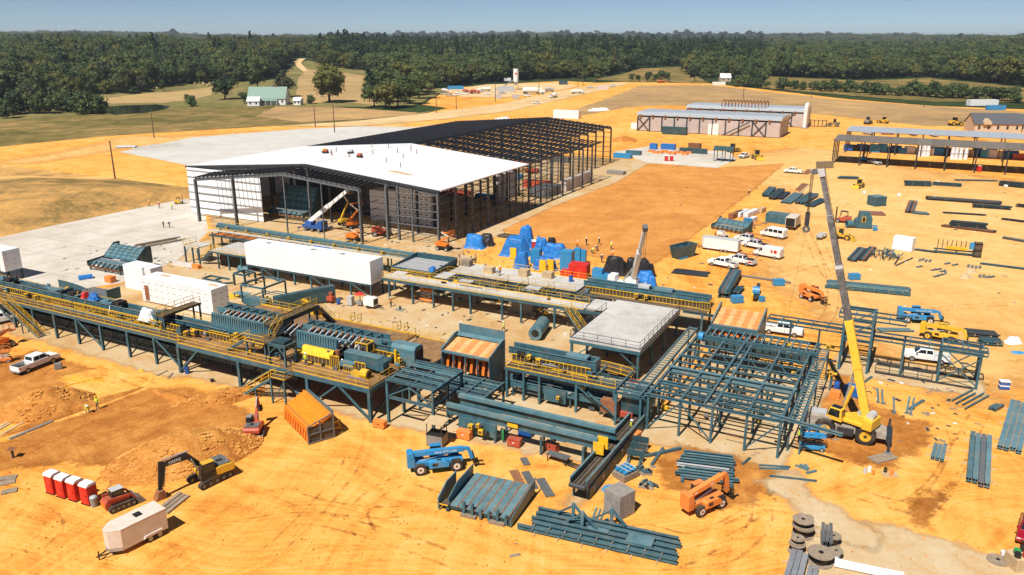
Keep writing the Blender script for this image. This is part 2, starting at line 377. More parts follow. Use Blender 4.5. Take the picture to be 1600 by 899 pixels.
 # the land
def proj(p):
 z=p.z-CAM_H;zc=p.y*cP-z*sP
 return 800+FPX*p.x/zc,449.5-FPX*(p.y*sP+z*cP)/zc
def make_ground():
 rings=[0,40,80,130,190,250]+list(range(300,1500,20))
 r=1500
 while r<14000:rings.append(r);r*=1.06
 NS=320;vs=[(0,0,-.3)];fs=[]
 for r in rings[1:]:
  for k in range(NS):
   a=2*math.pi*k/NS;x,y=r*math.cos(a),r*math.sin(a);vs.append((x,y,T(x,y)-.3))
 for k in range(NS):fs.append((0,1+k,1+(k+1)%NS))
 for i in range(len(rings)-2):
  for k in range(NS):
   a=1+i*NS;b=a+NS;j=(k+1)%NS;fs.append((a+k,b+k,b+j,a+j))
 m=MB();m.v=vs;m.f=fs
 o=m.build('ground','forest_floor',smooth=True);struct(o)
make_ground()
def feather(m):
 "copy of a soil whose outer margin breaks up into the ground below"
 k=m+'_feathered'
 if k not in M:
  c=M[m].copy();c.name=k;n=c.node_tree.nodes;l=c.node_tree.links;b=n['Principled BSDF']
  a=n.new('ShaderNodeAttribute');a.attribute_name='inside';g=n.new('ShaderNodeNewGeometry')
  no=n.new('ShaderNodeTexNoise');no.inputs['Scale'].default_value=.55;no.inputs['Detail'].default_value=8;no.inputs['Roughness'].default_value=.7;l.new(g.outputs['Position'],no.inputs['Vector'])
  s=n.new('ShaderNodeMath');s.operation='MULTIPLY_ADD';s.inputs[1].default_value=1.5;s.inputs[2].default_value=-1.05;l.new(no.outputs[0],s.inputs[0])
  ad=n.new('ShaderNodeMath');ad.operation='ADD';l.new(a.outputs['Fac'],ad.inputs[0]);l.new(s.outputs[0],ad.inputs[1])
  r=n.new('ShaderNodeMapRange');r.inputs['From Min'].default_value=.0;r.inputs['From Max'].default_value=.45;l.new(ad.outputs[0],r.inputs[0]);l.new(r.outputs[0],b.inputs['Alpha']);M[k]=c
 return M[k]
def sheet(name,pix,m,lift=0.0,jit=0.0,world=False,step=30,soft=0):
 "a patch of ground: outline in photo points (or world points), draped over the land"
 pts=[Vector(q)if world else G(*q)for q in pix]
 bm=bmesh.new();out=[]
 for a,b in zip(pts,pts[1:]+pts[:1]):
  n=max(1,int((b-a).length/(step*.7)))
  if jit:n=max(n,min(60,int((b-a).length/(jit*2.5))))
  for k in range(n):
   q=a.lerp(b,k/n)
   if jit and k:q+=Vector((noise.noise(q*.21/jit),noise.noise(q*.21/jit+Vector((7,3,1))),0))*jit
   out.append(bm.verts.new((q.x,q.y,0)))
 ed=[bm.edges.new((a,b))for a,b in zip(out,out[1:]+out[:1])]
 bmesh.ops.triangle_fill(bm,edges=ed,use_beauty=True)
 lim=max(1.3,.4*soft)if soft else 1e9
 for _ in range(9):
  long=[e for e in bm.edges if e.calc_length()>(step if e.verts[0].co.length>320 or e.verts[1].co.length>320 else lim)]
  if not long:break
  bmesh.ops.subdivide_edges(bm,edges=long,cuts=1);bmesh.ops.triangulate(bm,faces=bm.faces)
 for v in bm.verts:v.co.z=T(v.co.x,v.co.y)+lift*(1 if v.co.length<320 else 3)
 bmesh.ops.recalc_face_normals(bm,faces=bm.faces)
 for f in bm.faces:
  if f.normal.z<0:f.normal_flip()
 edge=[]
 if soft:
  bd=[v.co for v in bm.verts if v.is_boundary];kd=kdtree.KDTree(len(bd))
  for i,q in enumerate(bd):kd.insert((q.x,q.y,0),i)
  kd.balance();edge=[min(1.0,kd.find((v.co.x,v.co.y,0))[2]/soft)for v in bm.verts]
 me=bpy.data.meshes.new(name);bm.to_mesh(me);bm.free();me.materials.append(M[m]if not soft else feather(m))
 if soft:A=me.attributes.new('inside','FLOAT','POINT');A.data.foreach_set('value',edge)
 o=bpy.data.objects.new(name,me);COL.objects.link(o);return struct(o)
far_left=[(-500,200),(0,228),(90,219),(180,210),(300,202),(420,196),(545,189),(600,186),(665,178),(700,170),(660,164),(690,147),(720,137),(800,131),(880,127),(930,130),(990,128),(1110,131),(1200,141),(1330,156),(1460,166),(1600,172),(2000,182)]
site=[G(*p)for p in far_left]+[Vector((260,60,0)),Vector((150,-120,0)),Vector((-150,-120,0)),Vector((-260,100,0))]
sheet('site_sand',site,'sand',0,world=True,jit=2.0)
sheet('brown_field',[(820,196),(905,170),(960,150),(1000,134),(1110,134),(1330,158),(1600,175),(1900,182),(1900,205),(1600,201),(1440,197),(1300,181),(1180,170),(1040,165),(980,168),(930,178)],'brown_field',.03,jit=2)
sheet('grassy_field',[(-300,190),(0,190),(110,181),(230,173),(360,167),(430,166),(500,167),(560,170),(640,176),(672,179),(600,189),(545,192),(420,199),(300,205),(180,213),(90,222),(0,231),(-300,244)],'straw_grass',.02,jit=2)
sheet('brown_slope',[(430,167),(500,168),(560,170),(655,178),(690,172),(640,181),(560,188),(470,192),(400,182)],'brown_field',.05,jit=2)
sheet('meadow',[(-200,195),(0,191),(110,182),(230,174),(360,168),(455,167),(590,168),(640,168),(690,147),(720,137),(660,140),(590,118),(560,108),(480,95),(455,104),(430,125),(330,129),(280,132),(225,140),(150,149),(0,160),(-200,170)],'grass',.01,jit=2)
sheet('hay_field',[(152,156),(225,147),(290,141),(333,136),(330,150),(300,156),(255,162),(170,163)],'dry_field',.04,jit=2)
sheet('tan_field',[(462,163),(463,150),(466,122),(480,108),(500,112),(545,115),(590,122),(570,140),(590,165),(535,160)],'dry_field',.04,jit=2)
sheet('dirt_lane',[(459,97),(466,92),(478,92),(470,99),(474,104),(482,112),(474,113),(464,105)],'path',.06)
sheet('far_meadow',[(925,125),(960,119),(1000,108),(1065,105),(1085,118),(1110,131),(1050,129),(985,129)],'straw_grass',.03)
sheet('hedge_meadow',[(1190,138),(1200,120),(1330,126),(1450,122),(1530,130),(1600,138),(1900,150),(1900,176),(1600,160),(1460,160),(1330,150)],'straw_grass',.03)
sheet('pond',[(162,168),(195,165.5),(245,164.5),(266,167),(258,172),(225,177),(180,180),(160,176)],'water',.08)
sheet('dirt_road',[(430,199),(560,190.5),(680,177),(790,162),(850,148),(905,138),(960,130),(985,131),(930,144),(870,158),(800,174),(700,187),(560,199)],'path',.06,jit=1)
sheet('plant_yard',[(700,141),(760,133),(880,130),(905,136),(850,146),(790,153),(720,152)],'path',.07,jit=1)
sheet('yard_sand',[(1010,262),(1150,235),(1280,225),(1450,262),(1640,285),(1900,330),(1750,620),(1560,700),(1420,640),(1300,560),(1190,480),(1120,430),(1120,400),(1200,300)],'pale_sand',.008,jit=2,soft=16)
sheet('road_sand',[(-60,260),(180,214),(420,202),(640,190),(700,185),(640,205),(420,215),(200,240),(60,262)],'pale_sand',.006,soft=6)
def track(pix,gauge=1.9,w=.5):
 P_=[G(*q)for q in pix];pts=[]
 for i in range(len(P_)-1):
  a,b,c,d=P_[max(0,i-1)],P_[i],P_[i+1],P_[min(len(P_)-1,i+2)]
  for k in range(14):
   t=k/14;pts.append(.5*((2*b)+(c-a)*t+(2*a-5*b+4*c-d)*t*t+(3*b-a-3*c+d)*t**3))
 mb=MB();n=len(pts);at=[]
 for s_ in(-.5,.5):
  o=len(mb.v)
  for i,p in enumerate(pts):
   d=(pts[min(n-1,i+1)]-pts[max(0,i-1)]).normalized();nn=Vector((-d.y,d.x,0));c=p+nn*gauge*s_;e=min(1,i/8,(n-1-i)/8)
   for j,q in((-.5,0),(0,1),(.5,0)):v=c+nn*w*j*2;mb.v.append((v.x,v.y,.014));at.append(q*e*.42)
  for i in range(n-1):
   for j in(0,1):a=o+i*3+j;mb.f.append((a,a+3,a+4,a+1))
 me=bpy.data.meshes.new('tyre_track');me.from_pydata(mb.v,[],mb.f);me.materials.append(feather('rut'));A=me.attributes.new('inside','FLOAT','POINT');A.data.foreach_set('value',at)
 o=bpy.data.objects.new('tyre_track',me);COL.objects.link(o);struct(o)
for q in([(420,760),(500,790),(620,800),(680,770)],[(330,830),(480,810),(640,850),(760,900)],[(380,900),(470,820),(540,740),(560,690)],[(100,830),(200,720),(330,660),(420,640)],[(120,845),(240,740),(360,700),(430,700)],[(20,880),(80,830),(60,800),(0,790)],[(600,870),(560,800),(640,750),(760,790)],[(880,870),(1000,830),(1100,840),(1240,760)],[(900,890),(1060,900),(1180,830),(1190,760)],[(1220,770),(1300,760),(1420,790),(1500,740)],[(1400,820),(1460,780),(1500,700),(1470,640)],[(1380,800),(1440,780),(1490,720),(1560,590)],[(1080,830),(1150,800),(1200,790),(1260,800)],[(1200,520),(1280,520),(1400,540),(1600,620)],[(1180,440),(1300,500),(1500,480),(1640,470)],[(1250,330),(1290,400),(1300,480),(1250,540)],[(1060,430),(1180,440),(1300,410),(1440,440)],[(1280,300),(1400,300),(1520,300),(1640,310)],[(1180,280),(1260,300),(1400,345),(1620,390)],[(1170,290),(1240,330),(1300,440),(1380,470)],[(1000,215),(1150,225),(1280,225),(1300,240)],[(980,225),(1120,232),(1250,240),(1420,270)],[(40,600),(120,580),(200,590),(300,640)],[(0,720),(120,690),(240,650),(320,640)]):
 track(q)
def padw(name,uvs,m,lift,soft=0):return sheet(name,[W(u,v)for u,v in uvs],m,lift,world=True,soft=soft,jit=.6 if soft else 0)
sheet('rear_slab',[(186,238),(300,216),(470,203),(560,199),(650,200),(720,190),(760,205),(640,222),(500,242),(400,250),(297,262),(260,253)],'pale_concrete',.02)
sheet('left_slab',[G(-260,425),G(0,371),G(150,338),G(240,319),G(303,309),W(-116,80),W(-95,62),W(-80,40),W(-77,24),W(-82,14),W(-110,12)],'concrete',.02,world=True)
padw('plant_slab',[(-80,7.5),(-77,24),(-82,40),(-95,62),(-116,80),(-116,224),(-30,224),(-30,74),(-20,66),(22,63.5),(28,56),(30.5,40),(31,-8),(26.6,-8.4),(27.2,1),(2,-1.5),(-28,-2.2),(-33,-4),(-62,-3.2),(-80,-4)],'sandy_concrete',.024,2.6)
padw('frame_slab',[(28.5,9),(46.5,9),(49,38),(31.5,44)],'sandy_concrete',.028,1.5)
padw('bridge_slab',[(47,40),(67,40.5),(67,50.5),(47,50)],'sandy_concrete',.030,1.5)
padw('side_slab',[(43,7),(52,-1),(57.5,-1),(57.5,3.5),(50,8),(48,14)],'sandy_concrete',.032,2)
sheet('reel_slab',[(1208,930),(1255,790),(1405,812),(1450,825),(1560,860),(1700,890),(1700,1000)],'sandy_concrete',.02,soft=2.5)
sheet('clay_pad',[(772,362),(860,322),(958,285),(1010,257),(1120,262),(1232,257),(1180,300),(1030,416),(960,408),(900,400),(850,372)],'clay_field',.034,soft=2.2)
sheet('yard_slab',[(958,240),(1010,230),(1140,240),(1150,250),(1120,263),(1012,256)],'concrete',.036)
sheet('dug_earth',[(-60,700),(0,685),(100,650),(228,602),(300,598),(380,625),(420,650),(370,690),(240,740),(90,735),(0,745),(-60,760)],'red_soil',.03,jit=.8,soft=3)
sheet('churned_earth',[(-60,590),(0,560),(60,540),(120,560),(170,575),(110,590),(130,640),(60,660),(-60,668)],'red_soil',.03,jit=.8,soft=3)
sheet('churned_yard',[(1015,705),(1050,680),(1150,705),(1240,728),(1205,800),(1120,810),(1030,770),(1000,735)],'red_soil',.03,jit=1,soft=3.5)
sheet('crane_earth',[(1250,640),(1300,560),(1345,560),(1350,620),(1470,660),(1480,700),(1400,745),(1330,735),(1250,700)],'red_soil',.026,jit=1,soft=3.5)
sheet('rutted_earth',[(1400,770),(1490,740),(1520,760),(1470,820),(1500,850),(1410,830)],'red_soil',.026,jit=1,soft=3)
def joints():
 "saw-cut joint lines in the slabs"
 for(a,b,c,d)in((-110,-84,20,78),):
  for u in range(-130,-84,9):bar(None,'slab_joint','grey',W(u,16,.022),W(u,78,.022),.10,.012)['kind']='structure'
  for v in range(22,80,9):bar(None,'slab_joint','grey',W(-135,v,.022),W(-96+(62-v)*.3 if v>40 else-80,v,.022),.10,.012)['kind']='structure'
joints()
# mounds
def mound(name,label,cx,cy,ax,ay,h,rot,m,rough=.35,n=34,power=1.0,seed=1,profile=None,smooth_=True):
 vs=[];fs=[]
 cr,sr=math.cos(rot),math.sin(rot)
 for i in range(n+1):
  for k in range(n+1):
   a=-1+2*i/n;b=-1+2*k/n;r=math.hypot(a,b)
   if profile:z=profile(a,b)
   else:z=h*max(0,1-r**1.6)**power
   x=a*ax;y=b*ay;X=cx+x*cr-y*sr;Y=cy+x*sr+y*cr
   if z>0:z+=rough*noise.fractal(Vector((X*.7+seed,Y*.7,seed)),1.0,2.0,4)*min(1,z/h*2)
   vs.append((X,Y,max(z,0)-.06 if r>.98 or z<=0 else z))
 for i in range(n):
  for k in range(n):
   a=i*(n+1)+k;fs.append((a,a+n+1,a+n+2,a+1))
 mb=MB();mb.v=vs;mb.f=fs
 return mb.build(name,m,smooth=smooth_)
def clods(root_or_none,name,m,cx,cy,ax,ay,h,rot,count,s0,s1,seed):
 rr=random.Random(seed);mb=MB();cr,sr=math.cos(rot),math.sin(rot)
 for _ in range(count):
  t=rr.random()**.5;a=rr.uniform(0,6.283);x=t*math.cos(a);y=t*math.sin(a)
  z=h*max(0,1-t**1.6)
  s=rr.uniform(s0,s1)*(.6+.6*rr.random());X=cx+x*ax*cr-y*ay*sr;Y=cy+x*ax*sr+y*ay*cr
  o=len(mb.v);q=[]
  for dx,dy,dz in((-1,-1,-1),(1,-1,-1),(1,1,-1),(-1,1,-1),(-1,-1,1),(1,-1,1),(1,1,1),(-1,1,1)):
   q.append((X+s*dx*rr.uniform(.3,.8),Y+s*dy*rr.uniform(.3,.8),z+s*.7*dz*rr.uniform(.3,.8)))
  mb.hexa(q[:4],q[4:])
 o=mb.build(name,m,root_or_none);o['kind']='stuff'
 return o
def berm():
 c=G(60,285);e=G(275,285);rot=heading((0,335),(270,268))
 vs=[];fs=[];n=110;rim=[]
 P0=G(0,371);P1=G(303,309);dv=(P1-P0).normalized();nv=Vector((-dv.y,dv.x,0))
 C=G(40,268);rx,ry=62,40
 for i in range(n+1):
  for k in range(n+1):
   s=-130+(i/n)*205;t=(k/n)*120
   q=P0+dv*s+nv*t
   d=smooth(0,14,t)*smooth(120,96,t)*smooth(68,36,s)
   l=(q-C);a=l.dot(dv)/rx;b=l.dot(nv)/ry;rr=math.hypot(a,b)
   z=4.2*d-3.4*d*(1-smooth(.62,1.0,rr))+.3*noise.fractal(q*.06,1,2,4)*d
   vs.append((q.x,q.y,z if d>.002 else-.1));rim.append((.16*math.exp(-((rr-.98)/.10)**2)-.13*smooth(1.05,1.2,rr)*(1-.6*smooth(1.5,2.0,rr))+.02*math.sin(rr*22)*(rr<.9)-.10*math.exp(-((rr-.55)/.05)**2)*(a>0)))
 for i in range(n):
  for k in range(n):
   a=i*(n+1)+k;fs.append((a,a+n+1,a+n+2,a+1))
 mb=MB();mb.v=vs;mb.f=fs
 o=mb.build('embankment','berm',smooth=True);struct(o);A=o.data.attributes.new('rim','FLOAT','POINT');A.data.foreach_set('value',rim)if len(o.data.vertices)==len(rim)else print('rim mismatch')
soil('berm',[(.34,(.20,.14,.045)),(.42,(.40,.235,.08)),(.50,(.56,.31,.095)),(.62,(.76,.45,.15))],scales=(.022,.10,1.0),tracks=.3,trackdir=.2,attr='rim')
berm()
for nm,lab,a,ax,ay,h,m,cnt,sd in(('dirt_pile','pile of broken orange clay clods beside the black and yellow excavator',(290,712),8.5,5.2,2.5,'red_soil',1900,3),('dirt_pile','brown heap of loose soil below the white pickup truck',(72,636),5.8,4.2,2.4,'red_soil',800,4),('dirt_pile','low mound of dug soil beside the square pit',(345,622),6.0,2.6,.7,'red_soil',200,5)):
 p=G(*a);o=thing(nm,lab,'dirt pile',p,.55)
 md=mound('heap','',0,0,ax,ay,h,0,m,seed=sd);md.parent=o
 clods(o,'clods','clod',0,0,ax*.98,ay*.98,h*.95,0,cnt,.08,.36,sd)
for k,(a,b,w,h)in enumerate((((228,604),(-20,690),.8,.55),((232,606),(330,642),.9,.5),((30,716),(180,640),.4,.12))):
 p,q=G(*a),G(*b);L=(q-p).length;c=(p+q)/2
 o=mound('soil_ridge','',c.x,c.y,L/2,w,h,math.atan2((q-p).y,(q-p).x),'red_soil',rough=.25,n=40,seed=k)
 struct(o)
 # trees
def crown_mesh(name,h,r,base,kind,seed,lobes,per,leaf,m):
 rr=random.Random(seed);mb=MB()
 cz=base+(h-base)*.5;rz=(h-base)*.5
 centers=[]
 for k in range(lobes):
  for _ in range(20):
   d=Vector((rr.gauss(0,1),rr.gauss(0,1),rr.gauss(0,1))).normalized();f=rr.uniform(.25,.85)
   if kind=='pine':
    t=rr.random()**.8;zz=base+(h-base)*t;a=rr.uniform(0,6.283);R_=r*(1-t)**.75*rr.uniform(.35,.95)+.25
    c=Vector((R_*math.cos(a),R_*math.sin(a),zz));lr=r*.38*(1-t*.65);break
   c=Vector((d.x*r*f,d.y*r*f,cz+d.z*rz*f));lr=r*rr.uniform(.26,.46)
   if kind=='shrub' and c.z<base+.2*rz:c.z=base+.25*rz
   break
  centers.append((c,lr))
 for c,lr in centers:
  mb.sphere(c,lr*.62,5,4,(1,1,.8))
  for _ in range(per):
   d=Vector((rr.gauss(0,1),rr.gauss(0,1),rr.gauss(.25,1))).normalized()
   p=c+Vector((d.x*lr,d.y*lr,d.z*lr*.85))*rr.uniform(.75,1.12)
   if p.z<.2:p.z=.2+rr.random()*.4
   nrm=(d+Vector((rr.gauss(0,.45),rr.gauss(0,.45),rr.gauss(.15,.45)))).normalized()
   t=nrm.cross(Vector((rr.gauss(0,1),rr.gauss(0,1),rr.gauss(0,1)))).normalized();b=nrm.cross(t)
   s=leaf*rr.uniform(.55,1.25);s2=s*rr.uniform(.5,.9)
   mb.add([p-t*s-b*s2*.3,p-t*s*.1-b*s2,p+t*s+b*s2*.2,p+t*s*.1+b*s2],[(0,1,2,3)])
 me=bpy.data.meshes.new(name);me.from_pydata(mb.v,[],mb.f);me.materials.append(M[m]);return me
def trunk_mesh(h,r,limbs,seed):
 rr=random.Random(seed);mb=MB();mb.cyl((0,0,-.2),(0,0,h*.55),r,8,r*.6);mb.cyl((0,0,h*.55),(rr.uniform(-.4,.4),0,h*.85),r*.6,6,r*.2)
 for k in range(limbs):
  a=6.283*k/limbs+rr.random();z=h*rr.uniform(.22,.5);L=h*rr.uniform(.2,.32)
  mb.cyl((0,0,z),(L*math.cos(a),L*math.sin(a),z+L*.8),r*.4,5,r*.12)
 o=mb.build('tmp','bark',smooth=True);me=o.data;bpy.data.objects.remove(o);return me
SPEC={'oak':(crown_mesh('crown_oak',16,6.6,2.6,'oak',11,38,34,.62,'leaf'),trunk_mesh(16,.42,5,1)),'olive':(crown_mesh('crown_olive',15,6.2,2.2,'oak',12,36,36,.6,'leaf_olive'),trunk_mesh(15,.4,5,2)),'broad':(crown_mesh('crown_broad',14,6.8,2.0,'oak',13,34,34,.65,'leaf'),trunk_mesh(14,.4,5,3)),'pine':(crown_mesh('crown_pine',19,4.2,3.0,'pine',14,42,26,.55,'leaf_pine'),trunk_mesh(19,.3,4,4)),'grey':(crown_mesh('crown_grey',11,4.2,1.5,'oak',15,22,22,.45,'leaf_grey'),trunk_mesh(11,.25,5,5)),'shrub':(crown_mesh('crown_shrub',4.6,3.2,.2,'shrub',16,22,30,.34,'leaf'),trunk_mesh(3.5,.12,4,6)),'bigoak':(crown_mesh('crown_big_oak',25,12,4,'oak',17,90,46,.72,'leaf_olive'),trunk_mesh(25,.9,6,7))}
PROTO={}
def tree(kind,px,py,h,label,group=None,name=None,wide=1.0,cat='tree'):
 cr,tr=SPEC[kind];p=G(px,py)
 H0={'oak':16,'olive':15,'broad':14,'pine':19,'grey':11,'shrub':4.6,'bigoak':25}[kind];s=h/H0
 t=thing(name or('shrub' if kind=='shrub' else 'tree'),label,cat,p,R.uniform(0,6.28),group);t.scale=(s*wide,s*wide,s)
 a=bpy.data.objects.new('crown',cr);COL.objects.link(a);a.parent=t
 b=bpy.data.objects.new('trunk',tr);COL.objects.link(b);b.parent=t
 PROTO.setdefault(kind,a)
 return t
tree('bigoak',515,161,27,'huge round oak standing alone in the tan field right of the farmhouse',name='oak_tree')
tree('broad',352,156,17,'dark leafy tree left of the farmhouse',wide=1.25)
tree('broad',383,163,9,'small dense round tree at the left end of the farmhouse')
tree('grey',444,152,21,'tall grey green tree rising behind the right end of the farmhouse',wide=1.1)
tree('shrub',485,163,6,'dark bush beside the small white shed',cat='bush')
tree('oak',403,140,17,'broad tree behind the farmhouse roof',wide=1.2)
tree('shrub',301,167,7,'drooping willow bush on the lawn by the pond',cat='bush')
tree('shrub',292,157,4,'small dark bush above the willow on the lawn',cat='bush')
tree('grey',222,145,14,'thin bare grey tree at the edge of the hay field')
tree('oak',256,144,10,'small lone tree among the hay bales')
tree('shrub',212,147,5,'low bush under the thin grey tree',cat='bush',wide=1.8)
for px,py,h,k in((585,168,14,'broad'),(603,170,15,'olive'),(622,168,15,'broad'),(640,163,17,'oak'),(655,155,18,'oak'),(612,160,20,'oak'),(635,150,23,'olive'),(578,160,20,'pine'),(590,152,19,'oak'),(655,145,20,'oak'),(668,148,14,'broad')):
 tree(k,px,py,h*1.2,'leafy tree in the clump right of the huge oak','clump of trees right of the oak',wide=1.15)
for k in range(15):
 x=k*11.5+R.uniform(-4,4);tree('shrub',x,186-8*math.sin(x/55)-k*.25+R.uniform(-5,2),R.uniform(9,15),'rounded bush in the thicket left of the pond','thicket left of the pond',cat='bush',wide=.95)
for px,py,h in((735+252,128,9),(997,129,8),(1012,129,11),(1024,129,9),(1033,129,13),(1042,129,11)):
 tree('broad',px,py,h,'dark tree in the short row before the far meadow','row of trees before the far meadow',wide=.8)
for px,py,h in((913,127,11),(933,127,8)):tree('broad',px,py,h,'small round tree by the dirt road','small trees by the dirt road')
rr=random.Random(5)
for k in range(36):
 x=1150+k*12.6+rr.uniform(-4,4);y=135.5+(x-1150)*.058+rr.uniform(-1.5,.5)
 tree(rr.choice(['shrub','shrub','shrub','broad']),x,y,rr.uniform(6,10.5)*(1.15 if x>1400 else 1),'tree in the hedgerow between brown field and far meadow','hedgerow along the brown field',wide=1.1)
for px,py,h in((1085,128,17),(1100,128,14),(1170,127,14),(1183,130,13),(1193,131,15)):tree('oak',px,py,h,'tree beside the little house at the meadow edge','trees beside the little house')
FB=[(-900,165),(-200,165),(0,158),(80,158),(150,150),(200,147),(225,143),(262,136),(330,130),(400,128),(432,118),(452,98),(462,90),(480,90),(490,100),(520,108),(562,110),(600,118),(660,140),(690,138),(750,131),(800,127),(900,123),(935,122),(1000,107),(1062,104),(1075,118),(1130,126),(1200,120),(1330,125),(1450,121),(1530,129),(1600,137),(1900,150),(2500,165)]
def fb(x):
 for(a,b),(c,d)in zip(FB,FB[1:]):
  if a<=x<=c:return b+(d-b)*(x-a)/(c-a)
 return 160
def woods():
 rr=random.Random(21);pts=[];sc=[];ro=[];ix=[]
 r=420.0
 while r<7500:
  st=9.0 if r<1500 else 9.0+(r-1500)*.016
  da=st/r;a=-rad(42)
  while a<rad(42):
   q=a+rr.uniform(-.45,.45)*da;d=r+rr.uniform(-.45,.45)*st
   x=d*math.sin(q);y=d*math.cos(q);z=T(x,y);px,py=proj(Vector((x,y,z)))
   if py<fb(px)-rr.uniform(0,1.5):
    w=max(1,st/9.5);s=rr.uniform(.72,1.45)*(1+.36*noise.noise(Vector((x/70,y/70,9))))
    ra=x/y
    zone=noise.noise(Vector((x/120,y/120,3)))
    k=rr.random()
    if(.05<ra<.3 or-.22<ra<.02)and r>1000:idx=3 if k<.45 else(0 if k<.8 else 2)
    elif zone>.25:idx=1 if k<.55 else 0
    else:idx=(0 if k<.40 else 2 if k<.72 else 1 if k<.90 else 3 if k<.93 else 4)
    pts.append((x,y,z-.3));sc.append((s*w,s*w,s*(1+.15*(w-1))*rr.uniform(.9,1.2)));ro.append(rr.uniform(0,6.28));ix.append(idx)
   a+=da
  r+=st
 me=bpy.data.meshes.new('woods');me.from_pydata(pts,[],[])
 A=me.attributes.new('scl','FLOAT_VECTOR','POINT');A.data.foreach_set('vector',[c for s in sc for c in s])
 A=me.attributes.new('rot','FLOAT','POINT');A.data.foreach_set('value',ro)
 A=me.attributes.new('idx','INT','POINT');A.data.foreach_set('value',ix)
 o=bpy.data.objects.new('woods',me);COL.objects.link(o)
 tag(o,'dense green woods covering the hills to the horizon','woods',kind='stuff')
 ng=bpy.data.node_groups.new('woods','GeometryNodeTree')
 ng.interface.new_socket('Geometry',in_out='INPUT',socket_type='NodeSocketGeometry');ng.interface.new_socket('Geometry',in_out='OUTPUT',socket_type='NodeSocketGeometry')
 n=ng.nodes;l=ng.links;gi=n.new('NodeGroupInput');go=n.new('NodeGroupOutput')
 jn=n.new('GeometryNodeJoinGeometry')
 for k in('grey','pine','broad','olive','oak'):
  oi=n.new('GeometryNodeObjectInfo');oi.inputs['Object'].default_value=PROTO[k];oi.inputs['As Instance'].default_value=True
  l.new(oi.outputs['Geometry'],jn.inputs[0])
 ip=n.new('GeometryNodeInstanceOnPoints');ip.inputs['Pick Instance'].default_value=True
 def attr(nm,ty):
  a=n.new('GeometryNodeInputNamedAttribute');a.data_type=ty;a.inputs['Name'].default_value=nm;return a.outputs[0]
 cb=n.new('ShaderNodeCombineXYZ');l.new(attr('rot','FLOAT'),cb.inputs[2])
 l.new(gi.outputs[0],ip.inputs['Points']);l.new(jn.outputs[0],ip.inputs['Instance']);l.new(attr('idx','INT'),ip.inputs['Instance Index'])
 l.new(cb.outputs[0],ip.inputs['Rotation']);l.new(attr('scl','FLOAT_VECTOR'),ip.inputs['Scale'])
 l.new(ip.outputs[0],go.inputs[0])
 md=o.modifiers.new('woods','NODES');md.node_group=ng
 print('woods',len(pts))
woods()
# the plant
def legrow(root,us,v,z0,z1,m='teal',w=.34,name='leg'):
 for u in us:bar(root,name,m,(u,v,z0),(u,v,z1),w,w,'i')
def xb(root,u0,v0,u1,v1,z0,z1,m='teal',w=.16,both=False):
 bar(root,'brace',m,(u0,v0,z0),(u1,v1,z1),w)
 if both:bar(root,'brace',m,(u0,v0,z1),(u1,v1,z0),w)
def guard(root,u0,u1,v,z0,z1,step=.6,m='safety_yellow',back=True):
 mb=MB();n=max(2,int((u1-u0)/step))
 for k in range(n+1):
  u=u0+(u1-u0)*k/n;mb.beam((u,v,z0),(u,v,z1),.055)
 for z in(z0,z1):mb.beam((u0,v,z),(u1,v,z),.09)
 mb.build('guard',m,root)
 if back:MB().box(u0,v+.10,z0,u1,v+.16,z1-.05).build('guard_mesh','grating',root)
def ribs(root,u0,u1,v,z0,z1,step=.42,d=.09,m='teal_lit'):
 mb=MB();u=u0
 while u<u1:mb.box(u,v-d,z0,u+step*.4,v,z1);u+=step
 mb.build('ribs',m,root)
def trough(root,u0,u1,v0,v1,z0,z1,m='teal',lip=.18,belt='grating'):
 "a conveyor trough: floor, two flanged sides and stiffeners"
 MB().box(u0,v0,z0,u1,v1,z0+.08).build('pan',belt,root)
 for s,v in((-1,v0),(1,v1)):
  MB().box(u0,v-.04,z0-.1,u1,v+.04,z1).build('side',m,root)
  MB().box(u0,v-lip/2+s*lip/2,z1,u1,v+lip/2+s*lip/2,z1+.05).build('flange','teal_lit',root)
 mb=MB();u=u0+.5
 while u<u1:mb.box(u,v0-.13,z0-.1,u+.09,v0-.04,z1-.02);u+=2.6
 mb.build('stiffeners',m,root)
def deckplate(root,u0,u1,v0,v1,z,m='grating',t=.08,name='deck'):return MB().box(u0,v0,z-t,u1,v1,z).build(name,m,root)
def motor(root,u,v,z,s=1.0,m='safety_yellow'):
 s*=.8;o=MB().box(u-.4*s,v-.28*s,z,u+.15*s,v+.28*s,z+.6*s).build('motor',m,root);mb=MB();mb.cyl((u+.15*s,v,z+.3*s),(u+.7*s,v,z+.3*s),.22*s,8);mb.build('motor_can','black' if m=='safety_yellow' else m,root);MB().box(u-.3*s,v-.32*s,z+.15*s,u+.05*s,v-.285*s,z+.45*s).build('cover','grating',root)
